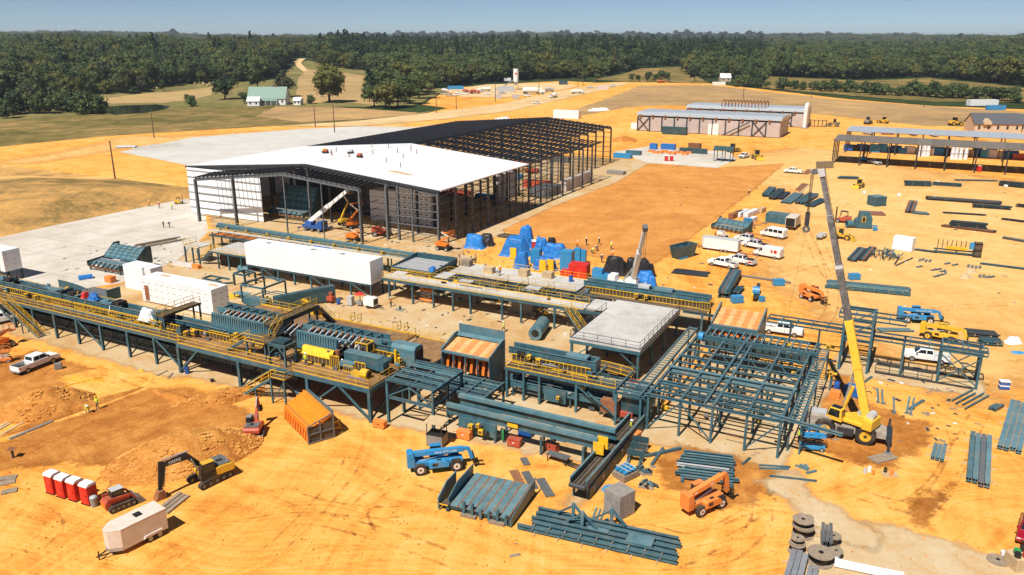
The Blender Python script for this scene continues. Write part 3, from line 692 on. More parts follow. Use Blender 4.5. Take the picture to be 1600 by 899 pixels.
def front_walkway():
 t=plant('elevated_walkway','long teal steel walkway on legs with double yellow railings across the left','walkway',-60,2)
 z=4.4
 deckplate(t,-98,-32.4,0,6.4,z)
 bar(t,'edge_beam','teal',(-98,0,z-.22),(-32.4,0,z-.22),.22,.42,'c');bar(t,'edge_beam','teal',(-98,6.4,z-.22),(-32.4,6.4,z-.22),.22,.42,'c')
 us=[-92,-86.5,-81,-75.5,-70.2,-65,-59.8,-54.5,-49.1,-43.2,-37.6,-32.7]
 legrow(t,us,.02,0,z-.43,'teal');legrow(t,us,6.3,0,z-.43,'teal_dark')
 for a,b in((-54.5,-49.1),(-37.6,-32.7),(-75.5,-70.2)):xb(t,a,.02,b,.02,4,.3)
 for u in us:bar(t,'brace','teal_dark',(u,.1,.4),(u,6.2,3.8),.14);bar(t,'cross_beam','teal_dark',(u,0,z-.3),(u,6.4,z-.3),.2,.3,'i')
 railing(t,[(-98,.1,z),(-32.6,.1,z)]);railing(t,[(-66,1.7,z+.3),(-38,1.7,z+.3)],h=.95)
 railing(t,[(-98,6.3,z),(-33,6.3,z)])
 bar(t,'step_rail','teal_lit',(-62,1.75,z+.12),(-38,1.75,z+.12),.5,.2)
 s=plant('stairway','steep yellow railed stair climbing to the walkway at the far left','stairs',-62.5,-.9)
 stair(s,(-62.4,-.75,0),(-70.5,-.75,4.4),1.15,(0,1,0));bar(s,'leg','teal',(-66.5,-1.2,0),(-66.5,-1.2,2),.14);bar(s,'leg','teal',(-66.5,-.3,0),(-66.5,-.3,2),.14)
 deckplate(s,-73,-70.4,-1.4,-.12,4.4);railing(s,[(-70.5,-1.35,4.4),(-73,-1.35,4.4),(-73,-.2,4.4)])
 legrow(s,(-72.8,),-1.3,0,4.3,w=.2)
 c=plant('belt_conveyor','low shaded conveyor running beneath the long front walkway','conveyor',-60,4)
 trough(c,-95,-14,2.7,4.4,1.3,1.9,'teal_dark');legrow(c,range(-92,-14,6),2.9,0,1.3,'teal_dark',.18);legrow(c,range(-92,-14,6),4.2,0,1.3,'teal_dark',.18)
 mb=MB();rail(mb,[(-70,1.9,0.9),(-34,1.9,.9)],h=.9,step=2.2);mb.build('guard_rail','steel_dark',c)
 c=plant('log_conveyor','teal trough conveyor with yellow guard bars on the long walkway','conveyor',-60,3.5)
 trough(c,-98,-38.5,3.1,4.8,5.25,5.95)
 guard(c,-98,-34,2.6,4.5,5.35);bar(c,'kick_plate','safety_yellow',(-98,2.75,4.5),(-34,2.75,4.5),.1,.12)
 for u0,u1 in((-84,-77.5),(-67.5,-60),(-63.8,-58.5),(-53.2,-50.6)):MB().box(u0,3.3,5.97,u1,4.6,6.12).build('cover','teal_lit',c)
 for u in(-76.9,-60.6,-50.2,-40.2):MB().box(u,3.2,5.98,u+1.5,4.7,6.5).build('drive_box','black' if u!=-40.2 else 'teal_dark',c)
 for u in(-69.5,-67.2):motor(c,u,2.2,4.7,1.1)
 MB().box(-62,2.9,4.5,-61.6,5,6.6).build('upright','teal_dark',c)
 trough(c,-38.5,-27,3.6,4.9,5.2,5.7);guard(c,-33,-25.5,2.6,4.5,5.4)
 motor(c,-33.2,2.0,4.5,1.2);motor(c,-31.6,2.0,4.9,1.3);motor(c,-24.6,3.0,5.4,1.2)
 MB().prism([(-34.8,4.5),(-33.9,4.5),(-33.9,5.9),(-34.8,5.2)],1.6,2.6).build('control_box','teal',c)
 clutter(c,-96,-28,2.0,2.6,4.5,5.2,46,1);clutter(c,-96,-40,3.1,4.8,5.9,6.3,26,2);clutter(c,-96,-40,5.0,6.2,4.5,5.3,30,3)
 tarp_heap('tarp','blue tarp tied over a drive on the front conveyor',W(-55.4,4.0,5.9),TH,1.3,1.1,1.0,'tarp_blue',3)
 tarp_heap('tarp','red and white wrap next to the blue tarp on the front conveyor',W(-57.4,4.0,5.9),TH,.6,1.0,.9,'red',5)
 tarp_heap('tarp','pinkish plastic sheet wrapped round the front conveyor',W(-42.5,3.2,5.0),TH,2.2,1.4,1.6,'wrap_white',8)
 b=plant('access_bridge','short yellow railed bridge in front of the large white crate','walkway',-37,6)
 deckplate(b,-38.8,-37.2,1.6,8.5,6.7,t=.22);railing(b,[(-38.7,1.7,6.7),(-38.7,8.4,6.7)]);railing(b,[(-37.3,1.7,6.7),(-37.3,8.4,6.7)])
 for v in(1.8,8.2):legrow(b,(-38.7,-37.3),v,4.4 if v<6 else 0,6.5,w=.2)
 k=plant('curved_chute','curved teal chute lying behind the walkway at left','chute',-74,13)
 mb=MB();n=14;pr=[]
 for i in range(n+1):
  a=i/n;u=-79+9.5*a;v=13.6-1.2*a*a;pr.append((u,v))
 for(a,b_),(c_,d)in zip(pr,pr[1:]):
  mb.hexa([(a,b_-.05,1.7),(c_,d-.05,1.7),(c_,d+.05,1.7),(a,b_+.05,1.7)],[(a,b_-.05,3.2),(c_,d-.05,3.2),(c_,d+.05,3.2),(a,b_+.05,3.2)])
  mb.hexa([(a,b_-1.0,1.7),(c_,d-1.0,1.7),(c_,d,1.7),(a,b_,1.7)],[(a,b_-1.0,1.8),(c_,d-1.0,1.8),(c_,d,1.8),(a,b_,1.8)])
 mb.build('trough','teal',k);motor(k,-74.6,12.3,2.2,1.2);legrow(k,(-78.5,-75,-71),13,0,1.7,w=.2)
 k=plant('steel_tray','flat dark steel tray beside the curved chute','tray',-66.5,12.5)
 MB().box(-70.4,11.8,2.2,-63.6,14.3,2.9).build('tray','steel_grey',k);MB().box(-63.6,11.8,2.0,-63.4,14.3,3.9).build('end_plate','teal_dark',k);legrow(k,(-69,-65),12.2,0,2.2,w=.2)
def tarp_heap(name,label,loc,rz,ax,ay,h,m,seed,boxy=.45,group=None):
 "a sheet draped over several humps, pleated where it hangs, with a rope round it"
 rr=random.Random(seed);n=44;vs=[];fs=[]
 hump=[(0,0,rr.uniform(.45,.6),rr.uniform(.45,.6),1.0)]+[(rr.uniform(-.5,.5),rr.uniform(-.45,.45),rr.uniform(.2,.36),rr.uniform(.22,.4),rr.uniform(.5,1.05))for _ in range(4)]
 for i in range(n+1):
  for k in range(n+1):
   a=-1+2*i/n;b=-1+2*k/n;z=0;an=math.atan2(b,a)
   for cx,cy,wx,wy,hh in hump:
    r=((abs(a-cx)/wx)**3+(abs(b-cy)/wy)**3)**(1/3);z=max(z,hh*(1-smooth(.66,1.42+.3*noise.noise(Vector((an*2.2,seed,0))),r)))
   q=Vector((a*ax+seed*3.1,b*ay,z*h))
   fold=abs(noise.noise(Vector((an*5+seed,z*1.2,0))))*.5+abs(noise.noise(q*.9))*.5
   z=z*h*(.93+.10*noise.noise(q*.6))-(.30*fold*min(1,z*2)if z>.02 else 0)
   s=1+.09*math.sin(an*13+seed)*noise.noise(Vector((an*3,seed,2)))
   vs.append((a*ax*s,b*ay*s,max(0,z)))
 for i in range(n):
  for k in range(n):
   a=i*(n+1)+k
   if max(vs[a][2],vs[a+n+1][2],vs[a+n+2][2],vs[a+1][2])>.004:fs.append((a,a+n+1,a+n+2,a+1))
 mb=MB();mb.v=vs;mb.f=fs
 o=mb.build(name,m,smooth=True);o.location=loc;o.rotation_euler=(0,0,rz)
 return tag(o,label,'tarp',group)
def clutter(root,u0,u1,v0,v1,z0,z1,n,seed):
 "drives, pipes, cable trays and boxes bolted along a machine"
 rr=random.Random(seed)
 for _ in range(n):
  u=rr.uniform(u0,u1);v=rr.uniform(v0,v1);z=rr.uniform(z0,z1);k=rr.random();m=rr.choice(['teal','teal_lit','teal_dark','black','steel_grey','galv','safety_yellow'])
  if k<.3:bar(root,'pipe',rr.choice(['galv','steel_grey','teal_dark','rust']),(u,v,z),(u+rr.uniform(1,5),v,z+rr.uniform(-.1,.1)),.12,.12,'rod')
  elif k<.5:bar(root,'strut',m,(u,v,z),(u+rr.uniform(-.6,.6),v+rr.uniform(-.5,.5),z+rr.uniform(.4,1)),.1)
  else:sx=rr.uniform(.25,.8);bar(root,rr.choice(['gearbox','bracket','junction_box','cylinder']),m,(u-sx/2,v,z),(u+sx/2,v,z),rr.uniform(.2,.55),rr.uniform(.2,.6),rr.choice(['box','box','rod']))
front_walkway()
def front_platform():
 z=4.4
 t=plant('elevated_platform','wide rust floored steel platform with yellow railings on braced teal legs','platform',-16,3)
 deckplate(t,-32.3,.3,-.6,9.9,z,'rust_floor');deckplate(t,-34,-4.5,10.0,17.2,z,'rust_floor')
 bar(t,'edge_beam','teal',(-32.3,-.6,z-.3),(.4,-.6,z-.3),.24,.55,'c');bar(t,'edge_beam','teal',(.3,-.6,z-.3),(.3,9.9,z-.3),.24,.5,'c');bar(t,'edge_beam','teal',(-34,17.2,z-.25),(-4.5,17.2,z-.25),.24,.4,'c')
 bar(t,'toe_plate','safety_yellow',(-34,17.1,z+.1),(-4.5,17.1,z+.1),.06,.2)
 us=[-32.1,-20.9,-9.3,.25]
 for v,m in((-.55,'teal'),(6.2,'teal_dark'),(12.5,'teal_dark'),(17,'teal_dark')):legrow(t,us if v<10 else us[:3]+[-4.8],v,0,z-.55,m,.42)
 for a,b in((-20.9,-15.1),(-9.3,-4.5)):
  bar(t,'brace','teal',(a,-.55,.2),(b,-.55,3.9),.2)
 for a,b in((-15.1,-9.3),(-4.5,.25)):bar(t,'brace','teal',(a,-.55,3.9),(b,-.55,.2),.2)
 for u in us:bar(t,'brace','teal_dark',(u,-.4,.3),(u,6,3.6),.18)
 bar(t,'brace','teal',(-32.1,-.5,.4),(-28.5,-.5,3.9),.2)
 railing(t,[(-32.2,2.4,z),(-32.2,-.5,z),(-13.8,-.5,z)]);railing(t,[(-11.6,-.5,z),(.2,-.5,z),(.2,9.8,z)])
 railing(t,[(-34,17.1,z),(-5,17.1,z),(-4.6,11,z)]);railing(t,[(-4.4,17.1,z-.2),(2.4,17.1,z-.2),(2.4,13,z-.2)])
 deckplate(t,-4.4,2.5,10.2,17.1,z-.2,'rust_floor')
 for u in(-16.5,-8.3):railing(t,[(u,17.3,z),(u,18.2,z)],r=.06,h=1.2);railing(t,[(u+1.2,17.3,z),(u+1.2,18.2,z)],r=.06,h=1.2)
 s=plant('stairway','yellow railed stair rising from the dirt to the rust floored platform','stairs',-18,-2)
 stair(s,(-19.2,-1.5,0),(-14.2,-1.5,3.2),1.2,(0,1,0));deckplate(s,-14.2,-11.6,-2.1,-.72,3.6);deckplate(s,-14.4,-13.9,-2.1,-.9,3.3)
 railing(s,[(-13.9,-2.05,3.6),(-11.6,-2.05,3.6),(-11.6,-.8,3.6)]);legrow(s,(-14,-11.8),-2.0,0,3.5,w=.2);bar(s,'brace','teal',(-14,-2,.3),(-11.8,-2,3.3),.1);legrow(s,(-16.8,),-2.0,0,1.6,w=.16)
 s=plant('cross_walk','raised yellow railed walkway crossing above the front bins','walkway',-19,6)
 stair(s,(-24.2,1.0,z),(-20.6,1.0,6.5),1.1,(0,1,0))
 deckplate(s,-20.6,-17.0,.4,3.6,6.5,t=.14);railing(s,[(-20.6,.45,6.5),(-17.1,.45,6.5),(-17.1,2.6,6.5)])
 deckplate(s,-20.0,-18.4,3.6,12.6,8.0,t=.3);bar(s,'beam','teal_dark',(-19.9,3.6,7.7),(-19.9,12.6,7.7),.2,.5);bar(s,'beam','teal_dark',(-18.5,3.6,7.7),(-18.5,12.6,7.7),.2,.5)
 stair(s,(-17.8,2.6,6.5),(-17.8,4.4,8.0),.9,(1,0,0));railing(s,[(-20,3.7,8),(-20,12.5,8)]);railing(s,[(-18.5,4.6,8),(-18.5,12.5,8)])
 stair(s,(-19.2,16.2,z),(-19.2,12.6,8),1.2,(1,0,0));legrow(s,(-20.4,-17.2),.7,z,6.4,w=.2);legrow(s,(-19.9,-18.5),12.3,z,7.6,w=.2)
 MB().box(-20.4,13.2,6.2,-18.9,14.2,7.2).build('guard_box','safety_yellow',s)
 for nm,u0,u1,lab in(('a',-30.4,-18.8,'long corrugated teal bin on the left of the rust platform'),('b',-14.9,-8.2,'corrugated teal bin left of the yellow cage')):
  b=plant('log_bin',lab,'bin',(u0+u1)/2,5)
  MB().prism([(3.95,5.3),(4.15,5.3),(4.45,7.5),(4.25,7.5)],u0,u1,'x').build('front_wall','teal',b)
  ribs(b,u0+.1,u1-.2,4.12,5.35,7.45)
  bar(b,'top_rail','teal_lit',(u0,4.35,7.55),(u1+(2 if nm=='b' else 0),4.35,7.55),.3,.14)
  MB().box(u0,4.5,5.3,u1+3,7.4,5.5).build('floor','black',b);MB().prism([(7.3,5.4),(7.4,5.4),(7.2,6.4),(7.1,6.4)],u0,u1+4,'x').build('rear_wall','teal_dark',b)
  n=int((u1-u0+3)/.95)
  for k in range(n):
   u=u0+.5+k*.95;bar(b,'arm','light_grey',(u,4.7,6.5),(u,6.7,7.15),.16,.3);bar(b,'arm_root','rust',(u+.05,6.6,6.9),(u+.05,7.1,7.2),.3,.35)
  if nm=='b':
   for k in range(4):bar(b,'skid','black',(u1+.3+k*.9,4.3,6.0),(u1+.3+k*.9,6.8,7.0),.3,.25)
  legrow(b,[u0+.2,(u0+u1)/2,u1-.2],4.4,z,5.3,'teal',.25);guard(b,u0,u1+.6,3.5,4.5,5.25)
 for u0,u1,lab in((-33,-20.6,'teal ladder frame conveyor behind the long corrugated bin'),(-17.6,-3.8,'teal ladder frame conveyor behind the short corrugated bin')):
  b=plant('chain_conveyor',lab,'conveyor',(u0+u1)/2,8.5)
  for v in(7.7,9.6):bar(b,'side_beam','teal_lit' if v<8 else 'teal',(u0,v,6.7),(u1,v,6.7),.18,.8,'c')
  MB().box(u0,7.8,6.3,u1,9.5,6.36).build('pan','teal_dark',b)
  k=u0+1.0
  while k<u1:bar(b,'cross_beam','teal',(k,7.8,6.95),(k,9.5,6.95),.2,.25);k+=1.65
  legrow(b,[u0+.5,(u0+u1)/2,u1-.5],9.3,z,6.3,'teal',.25);MB().box(u0,9.75,z,u1,9.85,6.3).build('skirt','teal_dark',b)
 b=plant('covered_conveyor','teal conveyor ending in a domed steel cover at the platform edge','conveyor',-2,8.5)
 trough(b,-5.5,-1.8,7.2,8.8,5.6,6.6);guard(b,-8,-.6,6.9,4.5,5.9)
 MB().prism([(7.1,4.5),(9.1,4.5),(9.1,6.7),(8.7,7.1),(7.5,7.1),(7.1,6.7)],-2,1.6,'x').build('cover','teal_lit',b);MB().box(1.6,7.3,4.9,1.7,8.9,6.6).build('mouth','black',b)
 for u in(-1.8,-.3):motor(b,u,6.6,5.2,.9)
 MB().box(-1.1,6.5,4.9,-.8,6.8,6.6).build('cylinder','safety_yellow',b)
 b=plant('sloped_hood','bright yellow sloped hood over a guarded conveyor','hood',-10.5,3)
 MB().prism([(2.5,5.5),(3.5,5.5),(3.5,6.3),(3.2,6.3)],-13.0,-8.0,'x').build('hood','safety_yellow',b);guard(b,-13,-8,2.4,4.45,5.5);motor(b,-8.7,3.2,5.9,.8,'teal');MB().cyl((-7.2,3,5.2),(-7.2,3,6.7),.3).build('pot','rust',b)
 guard(b,-7.9,-6.4,2.2,4.45,6.2,.3)
 b=plant('machine_cage','square yellow safety cage on the rust platform','cage',-5.2,6.2)
 mb=MB()
 for u in(-6.2,-4.4):
  for v in(5.4,6.8):mb.beam((u,v,z),(u,v,7.1),.12)
 for zz in(7.1,5.8):
  mb.beam((-6.2,5.4,zz),(-4.4,5.4,zz),.12);mb.beam((-6.2,6.8,zz),(-4.4,6.8,zz),.12);mb.beam((-6.2,5.4,zz),(-6.2,6.8,zz),.12);mb.beam((-4.4,5.4,zz),(-4.4,6.8,zz),.12)
 mb.build('frame','safety_yellow',b);MB().box(-6.1,5.5,z,-4.5,6.7,6.9).build('mesh_panel','grating',b);MB().box(-6.25,5.3,6.0,-5.6,5.38,6.7).build('control_panel','white',b);motor(b,-7.4,5.6,5.8,1.0);motor(b,-8.6,5.6,5.6,1.0)
 b=plant('saw_machine','teal saw box with yellow guard and round yellow motor at platform front','machine',-3,2.8)
 MB().prism([(-6.2,5.6),(-.9,5.0),(-.2,5.0),(-.2,6.2),(-.9,6.6),(-6.2,6.6)],3.0,4.2).build('housing','teal',b);MB().box(-6.2,2.95,6.6,-.9,4.25,6.68).build('lid','teal_lit',b)
 MB().prism([(-6.4,5.0),(-4.2,5.0),(-4.2,5.6),(-6.4,5.6)],2.2,3.0).build('apron','teal_lit',b);guard(b,-4.0,-2.4,2.3,4.9,6.0,.5);guard(b,-5.7,-4.2,2.2,4.45,5.3,.35)
 legrow(b,(-5.8,-.6),3.6,z,5.4,w=.3)
 MB().cyl((-2.4,1.6,5.05),(-1.4,1.6,5.05),.62,10).build('motor','machine_yellow',b);MB().cyl((-1.4,1.6,5.05),(-1.3,1.6,5.05),.4,10).build('motor_face','black',b);MB().prism([(-4.0,4.5),(-2.6,4.5),(-2.4,5.2),(-3.8,5.2)],1.3,1.9).build('gearbox','machine_yellow',b)
 MB().box(-4.3,1.1,z,-1.6,2.0,z+.12).build('base_plate','deep_blue',b)
 b=plant('gantry','small teal gantry frame standing on the platform by the long bin','gantry',-14.2,.6)
 for u in(-15.6,-13.0):
  for v in(-.2,1.8):bar(b,'leg','teal',(u,v,z),(u,v,7.1),.22,.22,'i')
 for v in(-.2,1.8):bar(b,'beam','teal',(-15.7,v,7.1),(-12.9,v,7.1),.22,.3,'i');xb(b,-15.6,v,-14.3,v,5.9,7.0,w=.12);xb(b,-13,v,-14.3,v,5.9,7.0,w=.12)
 for u in(-15.6,-13.0):bar(b,'beam','teal',(u,-.3,7.1),(u,1.9,7.1),.22,.3,'i');bar(b,'tie','teal',(u,-.2,5.3),(u,1.8,5.3),.16)
 MB().box(-15.2,.1,7.1,-13.3,1.6,7.6).build('drive','teal_dark',b)
 clutter(t,-31,0,4.6,6.8,4.5,5.4,40,4);clutter(t,-31,-1,1.4,3.4,4.45,5.0,22,5);clutter(t,-30,0,2,14,.3,3.2,60,6)
 b=plant('transfer_table','open teal steel frame of parallel rails beside the platform corner','steel frame',5.2,3.5)
 for u in(2.2,8.6):
  for v in(.4,3.6,6.8):bar(b,'leg','teal',(u,v,0),(u,v,5.2),.3,.3,'i')
  bar(b,'cross_beam','teal',(u,.2,5.35),(u,7.0,5.35),.3,.34,'i');bar(b,'cross_beam','teal',(u,.2,3.4),(u,7.0,3.4),.2,.28,'i');xb(b,u,.4,u,3.6,3.5,5.2,w=.12);xb(b,u,6.8,u,3.6,3.5,5.2,w=.12)
 for v in(.4,1.0,2.2,2.7,3.7,4.2,5.5,6.1,6.8):bar(b,'rail','teal_lit' if v in(2.2,3.7,5.5)else 'teal',(2.0,v,5.6),(8.8,v,5.6),.16,.26,'i')
 bar(b,'cross_beam','teal',(5.4,.4,5.4),(5.4,6.8,5.4),.2,.25,'i');bar(b,'beam','teal',(2.2,.4,3.4),(8.6,.4,3.4),.2,.35,'i')
 for a,c in((2.2,5.4),(8.6,5.4)):xb(b,a,.4,c,.4,3.5,5.2,w=.14)
 bar(b,'post','teal',(5.4,.4,3.4),(5.4,.4,5.3),.2)
 b=plant('rail_deck','low deck of parallel teal rails in front of the orange stepped feeder','conveyor',8,8)
 for v in(5.2,6.1,7.0,7.9,8.8,9.7):bar(b,'rail','teal_lit' if v in(7.0,8.8)else 'teal',(3.2,v,3.5),(13.0,v,3.5),.35,.22,'i')
 for u in(3.4,10.2,12.9):bar(b,'cross_beam','teal',(u,5.0,3.6),(u,9.9,3.6),.2,.3,'i')
 MB().box(3.2,5.2,3.2,10.2,9.9,3.26).build('pan','teal_dark',b)
 legrow(b,(3.5,8,12.8),5.1,0,3.4,'teal',.24);legrow(b,(3.5,8,12.8),9.8,0,3.4,'teal_dark',.24)
front_platform()
def step_feeder(root,u0,u1,v0,v1,zf,zb,zlow,cols=8,rows=5,hood=0.0,ma='pale_orange',mb_='step_orange'):
 "log step feeder: side plates, ranks of sloping step plates, open front with uprights"
 for u in(u0,u1):
  MB().prism([(v0-.2,zlow),(v1+.5,zlow),(v1+.5,zb+.5),(v1-.3,zb+.5),(v0-.2,zf+.1)],u-.06,u+.06,'x').build('side_plate','teal',root)
  bar(root,'plate_flange','teal_lit',(u,v0-.2,zf+.14),(u,v1-.3,zb+.54),.2,.06)
 w=(u1-u0-.3)/cols;d=(v1-v0)/rows
 for r in range(rows):
  for c in range(cols):
   a=u0+.15+c*w;zz=zf-.15+(zb-zf)*r/rows+(.05 if c%2 else 0);v=v0+.1+r*d
   q=MB().hexa([(0,0,-.5),(w*.97,0,-.5),(w*.97,d,-.2),(0,d,-.2)],[(0,0,0),(w*.99,0,0),(w*.99,d*.98,.10),(0,d*.98,.10)])if(r==0 and c==0)else None
   if q:
    proto=q.build('step_plate',ma,None);me=proto.data;bpy.data.objects.remove(proto);me2=me.copy();me2 .materials.clear();me2 .materials.append(M[mb_])
   o=bpy.data.objects.new('step_plate',me2 if c%2 else me);COL.objects.link(o);o.parent=root;ox,oy=OFFS[root.name];o.location=(a-ox,v-oy,zz)
 bar(root,'front_beam','teal_lit',(u0,v0-.1,zf-.2),(u1,v0-.1,zf-.2),.3,.25)
 n=4
 for k in range(1,n):bar(root,'upright','teal',(u0+(u1-u0)*k/n,v0-.1,zlow),(u0+(u1-u0)*k/n,v0-.1,zf-.3),.16)
 for k in range(cols):
  a=u0+.4+(u1-u0-.8)*k/(cols-1);bar(root,'pusher','orange',(a,v0+.5,zlow+.3),(a,v0+1.0,zf-.5),.35,.12)
 MB().box(u0+.1,v0+1.2,zlow,u1-.1,v0+1.3,zf-.4).build('inner_panel','rust',root)
 bar(root,'sill','teal',(u0,v0,zlow),(u1,v0,zlow),.3,.3)
 if hood:MB().box(u0+.1,v1+.6,zb-.3,u1-.1,v1+.72,zb+hood).build('back_plate','teal_lit',root);MB().prism([(v1-.1,zb+.1),(v1+.6,zb+.1),(v1+.6,zb+.35)],u0+.1,u1-.1,'x').build('ledge','teal_lit',root)
t=plant('step_feeder','teal stepped log feeder with pale orange steps in mid plant','log feeder',6.6,13)
step_feeder(t,3.2,10.2,11.1,14.6,5.9,6.6,2.8,hood=1.5)
legrow(t,(3.2,10.2),11.2,0,2.8,w=.36);legrow(t,(3.2,10.2),14.8,0,2.8,'teal_dark',w=.36)
motor(t,2.4,15.2,5.2,1.3,'lull_orange');MB().box(2.6,15.6,5.4,4.2,17,6.4).build('drive_housing','teal_dark',t);MB().cyl((3.2,16.2,6.4),(3.2,16.2,6.9),.5).build('tank_cap','wrap_white',t)
t=plant('step_feeder','pale orange stepped feeder at the back of the large steel frame','log feeder',34,43)
step_feeder(t,31.0,37.6,39.6,45.0,5.0,6.0,2.6,hood=0);legrow(t,(31,37.6),39.8,0,2.6,w=.36);legrow(t,(31,37.6),45.2,0,2.6,w=.36)
def mid():
 t=plant('log_conveyor','teal conveyor on legs with yellow guards right of the orange stepped feeder','conveyor',18,15)
 deckplate(t,11.2,26.2,13.2,15.4,4.2);bar(t,'edge_beam','teal',(11.2,13.2,4.0),(26.2,13.2,4.0),.2,.36,'c')
 trough(t,10.6,22.6,15.5,17.0,5.3,6.1);guard(t,11.4,22.2,14.9,4.3,5.4);MB().box(18.5,15.6,6.1,21.4,16.9,6.35).build('cover','teal_lit',t)
 MB().box(22.3,15.4,4.4,22.7,17.1,6.2).build('end_plate','teal',t);motor(t,15.4,14.7,4.9,1.3);motor(t,14.0,14.8,5.2,1.1);MB().box(12.2,14.75,5.4,13.3,14.85,6.0).build('control_panel','black',t)
 railing(t,[(11.3,15.2,4.2),(11.3,13.3,4.2),(26.1,13.3,4.2)]);legrow(t,(11.5,13.9,16.1,21.1,26),13.25,0,3.8,w=.3);legrow(t,(11.5,16.1,21.1,26),17,0,4.2,'teal_dark',w=.3)
 bar(t,'brace','teal',(21.1,13.25,3.6),(26,13.25,.3),.16)
 t=plant('belt_conveyor','low shaded conveyor under the guarded conveyor in mid plant','conveyor',17,14.5);trough(t,11,25.5,13.8,15.2,1.5,2.3);legrow(t,(12,16,20,24),14,0,1.5,'teal_dark',.2);MB().box(16.6,13.5,.6,19.6,13.75,2.2).build('panel','teal',t);motor(t,18.8,13.1,1.3,.8)
 clutter(t,11,25,14.2,16.8,4.3,5.4,24,7);clutter(t,11,25,13.6,17,.3,3.4,30,8)
 for v,lab,u1 in((1.8,'front one of two long teal channel conveyors ending at the yellow plate',28.4),(4.6,'rear one of two long teal channel conveyors in front of the plant',29.4)):
  t=plant('channel_conveyor',lab,'conveyor',19,v)
  bar(t,'channel','teal_lit',(9.6,v,3.45),(u1,v,3.45),.55,.42,'c');MB().box(9.6,v+.16,2.2,u1,v+.26,3.3).build('side_panel','teal',t)
  legrow(t,(12.7,16.0,21.8,26.8),v-.05,0,2.2,w=.24);legrow(t,(12.7,21.8,26.8),v+.7,0,2.4,'teal_dark',w=.18)
  if v<2:
   MB().box(11.2,v-.1,.6,16.2,v+.1,2.25).build('skirt','teal',t);motor(t,13.2,v-.5,1.3,1.2);motor(t,14.6,v-.5,1.0,1.3);motor(t,14.2,v-.6,1.8,.9);MB().box(17.6,v-.08,2.5,18.9,v-.02,3.0).build('yellow_plate','safety_yellow',t)
   MB().box(28.0,v-.3,1.9,29.2,v-.15,3.3).build('yellow_plate','safety_yellow',t);MB().box(28.35,v+.1,2.5,29.5,v+.2,3.9).build('yellow_plate','safety_yellow',t)
 t=plant('incline_conveyor','teal inclined conveyor pointing toward the viewer with a dark slotted side','conveyor',29,4)
 a,b=(-5.0,1.7),(14.5,.9)
 for u in(28.2,29.9):
  MB().hexa([(u-.05,a[0],a[1]-.2),(u+.05,a[0],a[1]-.2),(u+.05,b[0],b[1]-.3),(u-.05,b[0],b[1]-.3)],[(u-.05,a[0],a[1]+.75),(u+.05,a[0],a[1]+.75),(u+.05,b[0],b[1]+.75),(u-.05,b[0],b[1]+.75)]).build('side','teal',t)
  bar(t,'flange','teal_lit',(u,a[0],a[1]+.78),(u,b[0],b[1]+.78),.22,.05)
 MB().hexa([(28.3,a[0],a[1]),(29.8,a[0],a[1]),(29.8,b[0],b[1]),(28.3,b[0],b[1])],[(28.3,a[0],a[1]+.06),(29.8,a[0],a[1]+.06),(29.8,b[0],b[1]+.06),(28.3,b[0],b[1]+.06)]).build('belt','grating',t)
 for u in(28.6,29.05,29.5):bar(t,'chain','steel_dark',(u,a[0],a[1]+.12),(u,b[0],b[1]+.12),.08,.08)
 MB().box(29.98,a[0]+.8,.02,30.05,13,1.4).build('lower_panel','teal_dark',t)
 for v in(-3.2,-.6,2.6,5.2):MB().cyl((30.05,v,.85),(30.08,v,.85),.3,12).build('porthole','lumber',t)
 MB().cyl((28.2,-5.2,1.8),(29.9,-5.2,1.8),.26,10).build('head_roller','steel_dark',t);legrow(t,(28.3,29.8),-4.2,0,1.6,w=.22);legrow(t,(28.3,29.8),6,0,1.2,w=.22)
 t=plant('concrete_deck','plain grey concrete deck on teal posts with dark railings left of the steel frame','platform',20,35)
 MB().box(14.6,26,4.1,24.9,45,4.4).build('slab','deck_concrete',t)
 for v in(26.1,44.9):bar(t,'edge_beam','teal',(14.6,v,3.85),(24.9,v,3.85),.25,.45,'c')
 for u in(14.7,24.8):bar(t,'edge_beam','teal',(u,26.3,3.85),(u,44.7,3.85),.25,.45,'c')
 for v in(26.2,32,38,44.6):legrow(t,(14.9,24.6),v,0,3.6,'teal',.32)
 for u in(18,21.5):legrow(t,(u,),32,0,3.6,'teal_dark',.3);legrow(t,(u,),40,0,3.6,'teal_dark',.3)
 railing(t,[(14.7,40,4.4),(14.7,26.1,4.4),(24.8,26.1,4.4),(24.8,44.9,4.4)],'steel_dark');xb(t,22,26.2,24.6,26.2,3.4,1.5,w=.14);xb(t,17.5,26.2,14.9,26.2,3.4,1.5,w=.14)
 MB().box(16.5,33.5,0,22.5,43.8,3.0).build('machine_room','block',t)
 railing(t,[(17.8,24.6,1.2),(21.2,24.6,1.2),(24.4,24.6,.9)],h=1.3,r=.06);deckplate(t,17.6,24.5,24.7,28,1.2)
 legrow(t,(17.8,21,24.3),24.8,0,1.1,'teal_dark',.2)
 t=plant('concrete_deck','long grey concrete mezzanine on teal legs with yellow railings in mid plant','platform',-8,46)
 z=4.0
 for u0,u1,v0,v1 in((-27,11.2,39.0,42.4),(-18.5,6.6,47.2,54.4),(11.0,14.6,40.5,45.0),(-27,-24.5,42.4,46)):
  MB().box(u0,v0,z-.28,u1,v1,z+(.003 if v0==42.4 else 0)).build('slab','deck_concrete',t)
 bar(t,'edge_beam','teal',(-27,38.95,z-.25),(14.5,38.95,z-.25),.2,.5,'c');bar(t,'edge_beam','teal_dark',(-18.5,54.4,z-.25),(8,54.4,z-.25),.2,.5,'c')
